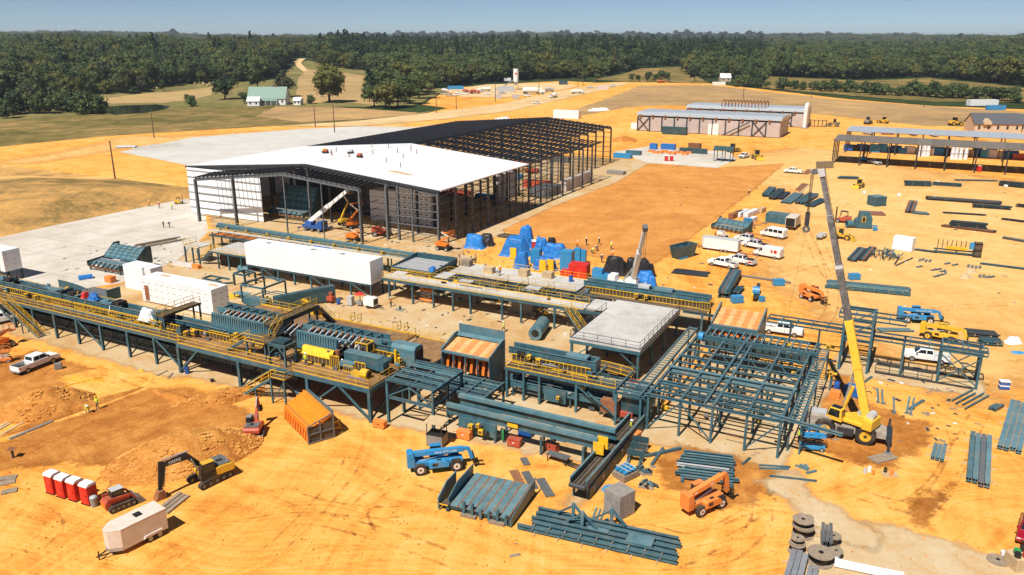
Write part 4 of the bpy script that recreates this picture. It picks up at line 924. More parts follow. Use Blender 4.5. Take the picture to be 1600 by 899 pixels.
 legrow(t,(-25.5,-20.6,-16.3,-12.4,-9.0,-3.0,.5,6.4,10.1),39.1,0,z-.5,'teal',.3);legrow(t,(-25,-16,-9,-2,6),46.5,0,z-.3,'teal_dark',.3);legrow(t,(-18,-9,-2,6),54,0,z-.3,'teal_dark',.3)
 for u0,u1,v in((-15.5,-10.8,44),(-3.4,.6,43),(7.0,11.5,44.5),(-23,-21,45)):MB().box(u0,v,0,u1,v+7,z-.45).build('concrete_wall','block',t)
 MB().box(-26,52.5,0,8,53,z-.4).build('rear_wall','block',t)
 for v in(42.6,44.2,46.0,47.0):bar(t,'beam','teal_dark',(-24.4,v,z-.2),(10.8,v,z-.2),.2,.4,'i')
 for u in[-23+2.4*k for k in range(14)]:bar(t,'cross_beam','steel_grey',(u,42.5,z-.05),(u,47.1,z-.05),.18,.2,'i')
 for u0,u1 in((-12.8,-6.4),(4.2,6.6)):deckplate(t,u0,u1,44.3,46,z+.02,'grating')
 for u0,u1,v0,v1 in((-18.6,-16,43,46.4),(-13.4,-11,42.6,44),(-1.5,1,44.5,46)):MB().box(u0,v0,z+.05,u1,v1,z+.3).build('cover_plate','light_grey',t)
 railing(t,[(-27,39.1,z),(11.2,39.1,z)]);railing(t,[(-24,42.3,z),(11,42.3,z)],step=2.5);railing(t,[(-18.4,47.3,z),(6.5,47.3,z)],step=2.5);railing(t,[(-18.4,54.3,z),(6.5,54.3,z)],step=2.5)
 for u in(-18.4,-6.2,-2.2,2.6):railing(t,[(u,42.4,z),(u,47.2,z)],'safety_yellow',step=2.2)
 clutter(t,-24,10,42.6,47,2.6,3.9,50,9);clutter(t,-26,9,40,43,.3,2.6,50,10);clutter(t,-26,10,41,54,4.1,4.6,26,11)
 s=plant('stairway','yellow railed stair descending from the mezzanine beside the grey deck','stairs',12,38);stair(s,(14.4,35.2,0),(9.0,38.3,4.0),1.2,(.5,.86,0))
 t=plant('slat_feeder','open teal tray with white slats on the mezzanine behind the long white crate','log feeder',-24,48)
 MB().box(-28.5,44.2,4.2,-19.6,52.4,4.3).build('pan','teal_dark',t)
 MB().prism([(-28.5,4.2),(-19.6,4.2),(-19.6,5.3),(-28.5,5.3)],52.4,52.55).build('back_plate','teal',t)
 for u in(-28.5,-19.6):MB().prism([(44.2,4.2),(52.4,4.2),(52.4,5.3),(44.2,4.7)],u-.08,u+.08,'x').build('side_plate','teal',t)
 for k in range(9):v=45.0+k*.8;bar(t,'slat','light_grey',(-28.3,v,4.42),(-19.8,v,4.42),.3,.14)
 bar(t,'front_beam','teal',(-28.5,44.1,4.4),(-19.6,44.1,4.4),.2,.5);guard(t,-28.4,-19.8,43.8,3.7,4.3);legrow(t,(-28.2,-19.8),44.4,0,4.2);legrow(t,(-28.2,-19.8),52.2,0,4.2)
 tarp_heap('tarp','small blue tarp bundle at the corner of the slatted tray',W(-20.2,45.0,4.3),TH,.8,1.0,1.2,'tarp_blue',12)
 t=plant('log_conveyor','teal conveyor with yellow guard bars behind the grey concrete deck','conveyor',18,48.5)
 trough(t,7.4,28.4,48.6,50.2,4.9,5.7);guard(t,8,28.4,48.0,4.0,4.95);deckplate(t,7,28.6,46.2,51.6,3.95);MB().box(16.8,48.7,5.7,18.6,50.1,6.1).build('drive_box','light_grey',t);MB().box(19.4,48.7,5.7,22.4,50.1,6.0).build('cover','teal_lit',t)
 motor(t,17.0,47.8,4.4,1.2);motor(t,18.6,47.8,4.4,1.2);guard(t,27.2,28.8,47.6,4.0,5.2,.4);railing(t,[(20,51.5,3.95),(28.4,51.5,3.95),(28.4,48.5,3.95)]);legrow(t,(12,17,22,28),46.4,0,3.8,w=.3);legrow(t,(12,17,22,28),51.4,0,3.8,'teal_dark',w=.3)
 bar(t,'beam','teal',(25,46.3,3.7),(33,46.3,3.7),.25,.4,'i')
 t=plant('steel_tank','pale teal cylindrical tank lying on the slab in mid plant','tank',5.6,35);mb=MB();mb.cyl((5.9,33.2,1.15),(4.9,38.2,1.15),1.05,20);mb.build('shell','teal_lit',t,smooth=False)
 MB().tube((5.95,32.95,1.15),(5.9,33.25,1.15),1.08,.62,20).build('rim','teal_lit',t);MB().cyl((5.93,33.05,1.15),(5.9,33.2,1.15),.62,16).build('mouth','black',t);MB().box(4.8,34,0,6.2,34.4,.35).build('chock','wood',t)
mid()
def crates():
 def crate(t,u0,u1,v0,v1,z0,z1,m='wrap_white',seams=True):
  MB().box(u0,v0,z0,u1,v1,z1).build('cladding',m,t)
  if seams:
   mb=MB();z=z0+1.1
   while z<z1-.3:
    u=u0+.3
    while u<u1-.6:mb.box(u,v0-.012,z,u+.75,v0-.004,z+.07);u+=1.5
    v=v0+.3
    while v<v1-.5:mb.box(u1+.004,v,z,u1+.012,v+.6,z+.07);v+=1.4
    z+=1.1
   mb.build('print','grey',t)
 t=plant('equipment_house','long plain white box raised on a teal steel frame behind the slab','cabin',-43.5,40)
 MB().box(-58.4,38.1,2.62,-28.7,41.9,6.9).build('cladding','roof_white',t)
 mb=MB();u=-58.1
 while u<-29:mb.box(u,38.08,2.65,u+.03,38.1,6.88);u+=.92
 mb.build('panel_seams','light_grey',t)
 for u in(-54.5,-43.6,-36.8):MB().box(u,39.6,6.9,u+1.1,40.4,6.96).build('roof_hatch','grey',t);MB().box(u+1.6,39.8,6.9,u+2.0,40,6.95).build('roof_patch','lumber',t)
 for v in(38.6,40.0,41.3):
  for z in(3.4,4.5,5.6,6.4):MB().box(-28.69,v,z,-28.62,v+.12,z+.12).build('bolt','galv',t)
 for v in(38.3,41.7):bar(t,'beam','teal',(-58.6,v,2.45),(-28.6,v,2.45),.25,.34,'i')
 us=[-58.3,-54.6,-50.6,-46.6,-42.6,-38.2,-33.4,-28.9]
 legrow(t,us,38.3,0,2.3,w=.26);legrow(t,us,41.7,0,2.3,'teal_dark',w=.26)
 for a,b in((-54.6,-50.6),(-42.6,-38.2),(-33.4,-28.9)):xb(t,a,38.3,b,38.3,2.2,.2,w=.14)
 for u in us:bar(t,'cross_beam','teal_dark',(u,38.2,2.4),(u,41.8,2.4),.2,.28,'i')
 t=plant('shipping_crate','large white wrapped crate with rows of print behind the front walkway','crate',-54.5,20)
 crate(t,-63.4,-46.3,18.4,22.0,.3,4.6);MB().box(-63,18.5,0,-46.6,21.9,.3).build('skid','wood',t)
 for u,v in((-61,20.4),(-49.2,20.2)):MB().box(u,v,4.6,u+2.2,v+.9,4.62).build('bare_patch','lumber',t)
 MB().box(-62.6,18.34,.5,-61.6,18.39,3.2).build('doorway','rust',t)
 t=plant('shipping_crate','plain white upright crate standing left of the large printed crate','crate',-71,24);MB().box(-73.4,22.6,0,-68.2,25.6,4.5).build('cladding','roof_white',t);MB().prism([(-68.2,3.2),(-66.5,3.2),(-66.5,4.4),(-68.2,4.4)],23,25.6).build('step','wrap_white',t)
 t=plant('shipping_crate','white wrapped crate on dark legs at the far left edge','crate',-99.5,16);crate(t,-106,-96.4,14.6,17.9,2.0,6.0);legrow(t,(-105,-101,-96.6),14.8,0,2,'teal_dark');legrow(t,(-105,-101,-96.6),17.7,0,2,'teal_dark');bar(t,'beam','teal_dark',(-106,14.8,1.85),(-96.4,14.8,1.85),.25,.3);MB().box(-98.6,14.5,2.1,-97.9,14.58,4.2).build('doorway','rust',t)
crates()
def panel_feeder(t,L,D,H,rows=6,cols=5,low=0.6):
 "step feeder on skids: low troughs in front and a curved panelled back, local x along L"
 for x in(0,L):
  MB().prism([(0,low),(D*.97,low),(D*.97,H),(D*.8,H),(D*.48,low+1.2),(0,low+1.0)],x-.08,x+.08,'x').build('side_plate','teal_dark',t)
 n=10;prof=[]
 for k in range(n+1):
  a=k/n;prof.append((D*(.47+.36*a),low+1.0+(H-low-1.2)*math.sin(a*1.35)))
 for k in range(n):
  (a,b),(c,d)=prof[k],prof[k+1]
  MB().hexa([(.1,a,b-.1),(L-.1,a,b-.1),(L-.1,c,d-.1),(.1,c,d-.1)],[(.1,a,b),(L-.1,a,b),(L-.1,c,d),(.1,c,d)]).build('panel','teal_lit' if k%2 else 'teal',t)
 for c in range(1,cols+1):
  mb=MB()
  for k in range(n):
   (a,b),(q,d)=prof[k],prof[k+1];mb.beam((L*c/(cols+1),a,b+.03),(L*c/(cols+1),q,d+.03),.14,.08)
  mb.build('rib','teal_dark',t)
 for r in range(4):
  y=D*(.04+.1*r);MB().box(.2,y,low+.45+r*.08,L-.2,y+D*.07,low+.65+r*.08).build('trough','galv' if r%2 else 'teal_lit',t)
 for c in range(7):x=L*(c+.5)/7;bar(t,'chain_arm','teal_dark',(x,-.3,low+.2),(x,D*.1,low+.9),.2,.3)
 for x in(.3,L/2,L-.3):
  for y in(.4,D-.6):MB().box(x-.15,y-.15,0,x+.15,y+.15,low+.1).build('leg','teal',t)
 bar(t,'base_beam','rust',(0,.3,low-.1),(L,.3,low-.1),.25,.3)
t=thing('step_feeder','teal stepped feeder with panelled curved back standing on the left slab','log feeder',W(-90.5,27.2),TH);panel_feeder(t,9.4,8.0,4.3,low=.9)
t=thing('step_feeder','large teal panelled feeder inside the open front of the main building','log feeder',W(-93.5,80.5),TH);panel_feeder(t,11.5,8.0,8.0,low=1.2)
t=thing('step_feeder','teal panelled feeder lying on the sand beyond the white enclosed trailer','log feeder',G(1111,358),heading((1111,358),(1158,367)));panel_feeder(t,8.6,4.4,2.6,low=.3)
def left_platforms():
 t=plant('stair_platform','small teal platform with yellow rails and stair left of the long white box','platform',-72,42)
 deckplate(t,-78,-73.6,40.2,43.8,3.6,'deck_concrete',.16);legrow(t,(-77.8,-75.6,-73.8),40.4,0,3.45,w=.26);legrow(t,(-77.8,-73.8),43.6,0,3.45,w=.26)
 railing(t,[(-73.7,40.3,3.6),(-78,40.3,3.6),(-78,43.7,3.6)]);stair(t,(-73.4,40.9,.8),(-70.2,40.9,3.6),1.2,(0,1,0));bar(t,'brace','teal',(-77.8,40.4,2),(-76.6,40.4,3.3),.1)
 deckplate(t,-70,-58.6,39.6,47.5,3.6,'deck_concrete',.16);legrow(t,(-67.8,-64.9,-61.5),39.8,0,3.45,w=.26);legrow(t,(-69.8,-64,-59),47.2,0,3.45,w=.26);railing(t,[(-70,39.7,3.6),(-58.8,39.7,3.6)]);bar(t,'edge_beam','teal',(-70,39.6,3.4),(-58.6,39.6,3.4),.2,.35,'c')
 MB().box(-69.8,42,0,-60,42.3,3.3).build('rear_wall','black',t)
 t=plant('log_conveyor','long teal conveyor with yellow motors along the front of the main building','conveyor',-58,54)
 bar(t,'channel','teal_lit',(-84,55.4,4.4),(-30,53.4,4.4),.8,.6,'c');bar(t,'side_beam','teal',(-84,54.7,4.0),(-30,52.7,4.0),.3,.7,'c')
 for k in range(8):motor(t,-80+k*6.2,54.0-k*.23,4.0,.9)
 for k in range(12):u=-83+k*4.7;bar(t,'leg','teal_dark',(u,55-.037*(u+84),0),(u,55-.037*(u+84),3.8),.26,.26,'i')
 deckplate(t,-84,-30,51.4,53.4,3.7,'deck_concrete',.14);railing(t,[(-84,51.5,3.7),(-30,51.5,3.7)],step=2.2);railing(t,[(-84,56.4,3.8),(-30,54.6,3.8)],step=2.2);legrow(t,range(-82,-30,6),51.6,0,3.6,'teal_dark',.22)
 t=plant('roller_bed','bed of orange rollers behind the long white box','conveyor',-66,49)
 for k in range(26):bar(t,'roller','lull_orange' if k%3 else 'rust',(-78+k*.95,48.2,4.1),(-78+k*.95,50.4,4.1),.35,.35,'rod')
 for v in(48.1,50.5):bar(t,'frame','teal_dark',(-79,v,4.0),(-53,v,4.0),.16,.4,'c')
 legrow(t,range(-78,-52,5),48.2,0,3.8,'teal_dark',.22);legrow(t,range(-78,-52,5),50.4,0,3.8,'teal_dark',.22)
 tarp_heap('tarp','blue tarp lying on the conveyor behind the long white box',W(-49,49.5,3.8),TH,4.5,1.0,.8,'tarp_blue',22)
 tarp_heap('tarp','flat blue tarp bundle beside a white block near the building front',W(-46,60,0),TH,3.6,1.6,1.7,'tarp_blue',23)
 t=plant('steel_structure','small open teal frame stand left of the fallen teal chute','steel frame',-44,26)
 for u in(-47.5,-42.5):
  for v in(26,31.5):bar(t,'leg','teal',(u,v,0),(u,v,3.2),.24,.24,'i')
  bar(t,'beam','teal',(u,26,3.3),(u,31.5,3.3),.24,.3,'i');bar(t,'tie','teal',(u,26,.6),(u,31.5,.6),.16)
 for v in(26,31.5):bar(t,'beam','teal_lit',(-47.5,v,3.3),(-42.5,v,3.3),.24,.3,'i');bar(t,'tie','teal',(-47.5,v,.6),(-42.5,v,.6),.16)
 t=plant('chute','long dark teal chute lying on the slab in front of the white box frame','chute',-36,28)
 MB().hexa([(-40.5,26.2,.4),(-39.4,26.2,.4),(-33.2,33.8,.4),(-34.4,34.4,.4)],[(-40.5,26.2,2.2),(-39.4,26.2,2.2),(-33.2,33.8,3.0),(-34.4,34.4,3.0)]).build('body','teal_dark',t);motor(t,-35.6,28.6,1.0,1.5,'machine_yellow');motor(t,-42.6,27,1.0,1.2,'machine_yellow');MB().box(-46,24.8,.3,-41,26.4,1.6).build('hopper','teal',t);bar(t,'skid','teal',(-38,25.5,.3),(-34.2,29.6,.3),.5,.4)
 t=plant('steel_structure','teal four legged bracket frame on the slab beside the white box','steel frame',-56,33)
 for u in(-56.6,-53.8):
  for v in(33,35.6):bar(t,'leg','teal_dark',(u,v,0),(u,v,2.2),.3,.3,'i')
  bar(t,'beam','teal',(u,33,2.3),(u,35.6,2.3),.3,.3,'i')
 for v in(33,35.6):bar(t,'beam','teal',(-56.6,v,2.3),(-53.8,v,2.3),.3,.3,'i')
 t=plant('steel_structure','flat teal frame pieces lying on the slab left of the white box','steel frame',-62,33)
 for a,b in(((-65,33),(-60,33)),((-65,35),(-60,35)),((-65,33),(-65,35)),((-62,33),(-62,35)),((-60,31.6),(-57.4,33.6))):bar(t,'beam','teal',(*a,.2),(*b,.2),.25,.3,'i')
 t=plant('steel_plate','teal steel plate on supports left of the small frame stand','plate',-50,28);MB().box(-51,27,.9,-47.8,28.6,.98).build('plate','teal_lit',t);legrow(t,(-50.8,-48),27.4,0,.9,w=.15)
 t=plant('yellow_sheet','yellow painted steel sheet on the slab beside the small frame stand','plate',-53,27.5);MB().box(-55.8,26.6,.03,-50.2,28.8,.12).build('sheet','safety_yellow',t)
left_platforms()
def big_frame():
 t=plant('steel_structure','large open teal steel frame of crossing beams on tall posts left of the crane','steel frame',37.5,25)
 z=4.5;us=[30.3,34.1,37.8,41.6,45.2]
 vs=[13.0,17.4,21.9,26.5,31.2,36.0]
 for u in us:bar(t,'beam','teal',(u,12.8,z),(u,36.4,z),.28,.36,'i')
 for v in vs:bar(t,'beam','teal_lit' if v in(21.9,)else 'teal',(30.0,v,z-.02),(45.5,v,z-.02),.26 if v!=21.9 else .5,.34 if v!=21.9 else .6,'i')
 for v in(14.4,15.5,16.5,19,20.4,24.2,28.8,33.6):bar(t,'joist','teal',(30.2,v,z+.05),(45.3,v,z+.05),.18,.22,'i')
 bar(t,'beam','teal',(36.9,13,z+.3),(36.9,36.2,z+.3),.3,.36,'i')
 for u in us:
  for v in vs[::1]:bar(t,'leg','teal' if v<14 else 'teal_dark',(u,v,0),(u,v,z-.2),.26,.26,'i')
 for a,b in((30.3,34.1),(41.6,45.2),(37.8,34.1)):
  xb(t,a,13,b,13,.3,4.2,w=.14)
 for v in(21.9,31.2):
  for a,b in zip(us,us[1:]):xb(t,a,v,b,v,.3,4.2,w=.13,both=True)
 for u in(30.3,45.2,37.8):
  for a,b in zip(vs,vs[1:]):xb(t,u,a,u,b,.3,4.2,w=.13)
 bar(t,'beam','teal_lit',(44,13.6,4.75),(51.5,12.2,4.75),.3,.34,'i')
 for v in(34.0,37.8):bar(t,'rack_beam','teal',(31.0,v,4.9),(46.2,v,4.9),.25,.4,'c')
 for k in range(16):bar(t,'rack_rung','teal_lit',(31.4+k*.95,34.2,4.95),(31.4+k*.95,37.6,4.95),.18,.2)
 MB().box(31.2,35.6,2.6,45.8,37.4,4.2).build('panel','teal_dark',t);MB().cyl((30.8,33.6,4.9),(31.4,33.6,4.9),.6,12).build('wheel','blue',t)
 clutter(t,30.5,45,33,38,1.0,4.6,40,12);clutter(t,30.5,45,14,32,.2,1.2,24,13)
 for u0,u1,lab in((28.2,29.4,'ladder like teal walkway frame along the left flank of the large steel frame'),(45.9,47.2,'ladder like teal walkway frame along the crane side of the large steel frame')):
  s=plant('walkway_frame',lab,'walkway',u0,26)
  for u in(u0,u1):bar(s,'stringer','teal',(u,14,4.2),(u,38.5,4.2),.16,.3,'c')
  k=14.3
  while k<38.4:bar(s,'rung','teal_lit',(u0,k,4.25),(u1,k,4.25),.14,.12);k+=.85
  legrow(s,(u1,),15,0,4.1,w=.2);legrow(s,(u1,),26,0,4.1,w=.2);legrow(s,(u1,),38,0,4.1,w=.2);legrow(s,(u0,),38,0,4.1,w=.2);legrow(s,(u0,),15.2,0,4.1,w=.2)
 s=plant('transfer_rack','rack of parallel teal rails joining the yellow railed conveyor to the large frame','steel frame',26,14)
 for v in(12.2,13.2,14.2,15.2,16.2):bar(s,'rail','teal_lit' if int(v)%2 else 'teal',(22.8 if v>14 else 26.4,v,4.3),(30.1,v,4.3),.22,.28,'i')
 for u in(23,26.5,29.6):bar(s,'cross_beam','teal',(u,12 if u>25 else 14,4.55),(u,18.4,4.55),.22,.28,'i')
 legrow(s,(26.6,29.6),12.3,0,4.1,w=.26);legrow(s,(23,26.6),18.2,0,4.1,'teal_dark',w=.26);bar(s,'brace','teal',(22.8,12.6,3.4),(27.6,12.4,.3),.14)
 MB().box(27,13,1.6,30,17,3.6).build('machine_block','teal_dark',s);MB().box(24.4,12.9,1.0,26.8,14.4,2.6).build('machine_block','rust',s)
 s=plant('motor_stand','small yellow motor with blue and orange boxes at the frame corner near the crane','machine',47.6,33);motor(s,47.2,38.2,4.4,1.2,'machine_yellow');MB().box(48.4,32,.02,49.6,33.2,.9).build('box','lull_orange',s);MB().box(48.6,34.2,.02,49.3,35.4,1.2).build('box','deep_blue',s);motor(s,48.2,34.4,2.2,1.1,'machine_yellow');legrow(s,(48.2,),34.6,0,2.2,w=.3)
big_frame()
def bridge():
 t=plant('conveyor_bridge','teal conveyor bridge of ladder trusses on braced towers behind the crane','steel frame',54,46)
 def span(u0,u1,v0,v1,z,h=.5):
  for v in(v0,v1):
   for zz in(z,z+h):bar(t,'chord','teal',(u0,v,zz),(u1,v,zz),.16,.2,'i')
  n=int((u1-u0)/2)
  for k in range(n+1):
   u=u0+(u1-u0)*k/n;bar(t,'rung','teal_lit',(u,v0,z+h),(u,v1,z+h),.14,.14)
   for v in(v0,v1):bar(t,'strut','teal',(u,v,z),(u,v,z+h),.1)
 span(37.6,52.2,46.6,48.6,4.0);span(52.2,66,44.6,46.6,4.4)
 for u in(56.1,60.6,65.2):
  for v in(43.6,47.2):bar(t,'leg','teal_dark' if v>45 else 'teal',(u,v,0),(u,v,4.5),.3,.3,'i')
  bar(t,'beam','teal',(u,43.6,4.5),(u,47.2,4.5),.28,.34,'i')
 for v in(43.6,47.2):bar(t,'beam','teal',(60.6,v,4.8),(65.4,v,4.8),.26,.4,'i');xb(t,60.6,v,65.2,v,.4,4.2,w=.14,both=True)
 span(60.6,65.4,43.8,47,4.9,.4)
 for u in(48.4,52.0):
  for v in(42.6,48.6):bar(t,'tower_leg','teal',(u,v,0),(u,v,7.6),.34,.34,'i')
  for z in(4.6,7.4):bar(t,'beam','teal',(u,42.6,z),(u,48.6,z),.28,.34,'i')
  xb(t,u,42.6,u,48.6,4.6,.3,w=.15,both=True)
 for v in(42.6,48.6):
  for z in(4.6,7.4):bar(t,'beam','teal',(48.4,v,z),(52,v,z),.28,.34,'i')
  xb(t,48.4,v,52,v,4.8,7.2,w=.14)
 span(47.6,56,42.8,45,7.6,.6);legrow(t,(41,45),46.8,0,3.9,'teal_dark',.26)
 railing(t,[(53,43.8,.1),(60,43.8,.1)],'steel_dark',r=.07);bar(t,'ground_rail','steel_dark',(53,46.8,.2),(65,46.8,.2),.12,.2);bar(t,'ground_rail','steel_dark',(53,43.4,.2),(65,43.4,.2),.12,.2)
bridge()
# the main building
def main_building():
 t=plant('mill_building','huge unfinished steel building with white front roof and bare dark purlins behind','building',-77,140)
 UL,UR,UM=-116,-38.8,-75.5;V0,V1,VW,VL=76.3,212,120,174;ze,zr=12.3,15.6
 def zroof(u):return ze+(zr-ze)*(1-abs(u-UM)/(UM-UL if u<UM else UR-UM))
 UI=-49.5
 n=18
 for k in range(n):
  a,b=V0-.4+(VW-V0+.4)*k/n,V0-.4+(VW-V0+.4)*(k+1)/n-.03
  for u0,u1 in((UL-.6,UM),(UM,UR+.6)):
   z0,z1=zroof(max(u0,UL)),zroof(min(u1,UR))
   MB().hexa([(u0,a,z0+.10),(u1,a,z1+.10),(u1,b,z1+.10),(u0,b,z0+.10)],[(u0,a,z0+.2),(u1,a,z1+.2),(u1,b,z1+.2),(u0,b,z0+.2)]).build('roof_sheet','roof_white',t)
 MB().hexa([(UM-.5,V0,zr+.21),(UM+.5,V0,zr+.21),(UM+.5,VW-2,zr+.21),(UM-.5,VW-2,zr+.21)],[(UM-.1,V0,zr+.28),(UM+.1,V0,zr+.28),(UM+.1,VW-2,zr+.28),(UM-.1,VW-2,zr+.28)]).build('ridge_cap','white',t)
 for u0,u1 in((UL-.6,UM),(UM,UR+.6)):
  MB().hexa([(u0,V0-.5,zroof(max(u0,UL))-.35),(u1,V0-.5,zroof(min(u1,UR))-.35),(u1,V0-.42,zroof(min(u1,UR))-.35),(u0,V0-.42,zroof(max(u0,UL))-.35)],[(u0,V0-.5,zroof(max(u0,UL))+.2),(u1,V0-.5,zroof(min(u1,UR))+.2),(u1,V0-.42,zroof(min(u1,UR))+.2),(u0,V0-.42,zroof(max(u0,UL))+.2)]).build('fascia','steel_dark',t)
 for u0,u1 in((UL-.4,UM),(UM,UR+.4)):
  mb=MB();v=V0
  while v<VW:mb.beam((u0,v,zroof(max(u0,UL))+.22),(u1,v,zroof(min(u1,UR))+.22),.06,.05);v+=1.22
  mb.build('standing_seams','light_grey',t)
 bar(t,'gutter','white',(UR+.65,V0,ze+.05),(UR+.65,VW,ze+.05),.25,.3)
 v=V0;fr=[]
 while v<=V1+.1:fr.append(v);v+=7.54
 for v in fr:
  ur=UR if v<=VL else UI
  cols=[UL,-95,UM,UI,UR]if v<=VL else[UL,-95,UM,UI]
  for u in cols:
   if u>ur+.1:continue
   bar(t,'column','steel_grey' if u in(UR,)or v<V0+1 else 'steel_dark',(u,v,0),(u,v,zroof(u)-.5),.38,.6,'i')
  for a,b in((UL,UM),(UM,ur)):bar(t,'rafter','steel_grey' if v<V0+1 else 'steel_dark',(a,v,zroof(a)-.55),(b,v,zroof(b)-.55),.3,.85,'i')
 n=24
 for k in range(n+1):
  for s,a,b in((0,UL,UM),(1,UM,UR)):
   u=a+(b-a)*(k+.3)/(n+.6);v1=VL if u>UI else V1
   bar(t,'purlin','purlin',(u,VW+.2,zroof(u)+.0),(u,v1,zroof(u)+.0),.26,.30,'c')
   if s==1 and k%2==0:bar(t,'purlin','purlin',(u+.75,VW+.2,zroof(u)+.25),(u+.75,v1,zroof(u)+.2),.16,.2,'c')
 k=VW
 while k<V1:
  for a,b in((UL,UM),(UM,UI if k>VL else UR)):bar(t,'sag_strut','purlin',(a,k,zroof(a)+.05),(b,k,zroof(b)+.05),.14,.14)
  k+=3.77
 for z in(2.2,4.0,5.8,7.6,9.4,11.2):
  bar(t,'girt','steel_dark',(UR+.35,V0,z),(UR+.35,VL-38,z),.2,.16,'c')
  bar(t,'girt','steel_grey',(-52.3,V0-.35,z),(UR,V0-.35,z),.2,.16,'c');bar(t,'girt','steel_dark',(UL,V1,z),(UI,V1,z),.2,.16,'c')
 bar(t,'eave_strut','steel_dark',(UR+.2,VW,ze),(UR+.2,VL,ze),.3,.4,'c')
 for u in(-52.3,-45.6):bar(t,'wind_post','steel_grey',(u,V0-.2,0),(u,V0-.2,zroof(u)-.6),.36,.36,'i')
 for k in range(9):v=V0+3.77+k*7.54;bar(t,'wind_post','steel_dark',(UR+.1,v,0),(UR+.1,v,ze),.2,.2,'i')
 for k in range(6):
  z=.2+k*2.0;MB().box(UL,V0-.62,z,-90.5,V0-.56,z+1.97).build('wall_sheet','roof_white',t)
 MB().box(UL-.1,V0-.5,0,UL-.02,VW,ze).build('wall_sheet','roof_white',t)
 for z in(1.9,3.9,5.9,7.9,9.9,11.6):bar(t,'girt','galv',(UL-.3,V0-.78,z),(-90.5,V0-.78,z),.28,.06)
 MB().box(-96,V0+18,0,UM+24,V0+18.3,11).build('inner_wall','steel_dark',t)
 VP=69.2
 def zp(u):return(11.2+(u+105.8)*(14.7-11.2)/(105.8-76.6))if u<-76.6 else 14.7-(u+76.6)*(1.8/21.9)
 for u in(-105.8,-92.9,-76.6,-54.7):bar(t,'porch_column','steel_grey',(u,VP,0),(u,VP,zp(u)-.4),.4 if u!=-76.6 else .28,.8 if u!=-76.6 else .3,'i')
 for a,b in((-105.8,-92.9),(-92.9,-84),(-84,-76.6),(-76.6,-66),(-66,-54.7)):
  drop=lambda u:zp(u)-.5
  bar(t,'porch_rafter','steel_grey',(a,VP,drop(a)),(b,VP,drop(b)),.35,.8,'i')
 for k in range(36):
  u=-105.5+k*1.44;bar(t,'purlin','purlin',(u,VP-.5,zp(u)+.05),(u,V0-.6,min(zroof(u)-.35,zp(u)+.5)),.2,.26,'c')
 for z in(1.8,3.6,5.4,7.2,9.0):bar(t,'girt','steel_dark',(-105.8,VP-.3,z),(-92.9,VP-.3,z),.16,.14,'c');bar(t,'girt','steel_dark',(-54.7,VP,z),(-54.7,V0-.6,z),.16,.14,'c')
 bar(t,'porch_column','steel_grey',(-52.2,75.6,0),(-52.2,75.6,12.6),.5,.7,'i');bar(t,'porch_column','steel_grey',(-65.5,VP,0),(-65.5,VP,13.2),.2,.2,'i')
 b=plant('panel_stack','stack of white wrapped wall panels inside the main building','panel stack',-66,92)
 for k in range(5):MB().box(-68,90,k*1.6,-60,95,k*1.6+1.5).build('panel_bundle','wrap_white',b)
 for k in range(8):MB().box(-59.8,90+.0,k*1.25,-50,94,k*1.25+1.15).build('panel_bundle','wrap_white',b)
 mb=MB()
 for k in range(8):
  for i in range(6):mb.box(-59.4+i*1.6,89.96,k*1.25+.5,-58.6+i*1.6,89.99,k*1.25+.75)
 mb.build('print','black',b)
 for i,(u0,u1,v0,v1,z,m,lab,nm)in enumerate(((-47,-40.5,138,147,2.6,'steel_grey','grey container inside the right aisle of the main building','container'),(-42,-40,150,171,3.4,'dusty_white','long beige low wall of stacked boards at the far right of the building','board_stack'),(-55,-46,150,153,2.4,'machine_red','dark red trailer bed inside the far right of the building','trailer_bed'),(-52,-50.5,126,137,7.5,'light_grey','pale grey wall panel standing inside the right aisle','wall_panel'))):
  o=plant(nm,lab,'container' if nm=='container' else 'panel' if nm=='wall_panel' else 'stack',u0,v0);MB().box(u0,v0,.15,u1,v1,z).build('body',m,o)
  for k in range(4):bar(o,'rib',m,(u1+.03,v0+(v1-v0)*(k+.5)/4,.2),(u1+.03,v0+(v1-v0)*(k+.5)/4,z),.12,.12)
  MB().box(u0,v0,0,u1,v0+.3,.15).build('skid','wood',o)
 rr=random.Random(9)
 for k in range(15):
  u=rr.uniform(-88,-55);v=rr.uniform(88,116);o=plant('anchor_post','short rust coloured safety anchor post on the white roof','post',u,v,'anchor posts on the white roof')
  z=zroof(u)+.2;bar(o,'post','rust',(u,v,z),(u,v,z+1.15),.14);MB().box(u-.25,v-.25,z,u+.25,v+.25,z+.06).build('foot','grey',o)
 for u,v,m,lab in((-72,92,'machine_red','red roofing machine near the ridge of the white roof'),(-78,96,'light_grey','grey coil of membrane on the white roof'),(-90,100,'safety_yellow','yellow tool bundle on the left slope of the white roof'),(-88,98,'machine_red','dark red tool bundle on the left slope of the white roof')):
  z=zroof(u)+.2;o=plant('roof_equipment',lab,'equipment',u,v);MB().box(u-.7,v-.5,z,u+.7,v+.5,z+.5).build('base','black',o);MB().cyl((u-.5,v,z+.7),(u+.6,v,z+.7),.45,10).build('drum',m,o)
 o=plant('lumber_bundle','tan lumber bundle lying on the right slope of the white roof','lumber',-55,84)
 for k in range(4):bar(o,'board','lumber',(-58+k*.6,84+k*.3,zroof(-57)+.32),(-52.5+k*.6,83.6+k*.3,zroof(-52.5+k*.6)+.32),.3,.12)
main_building()
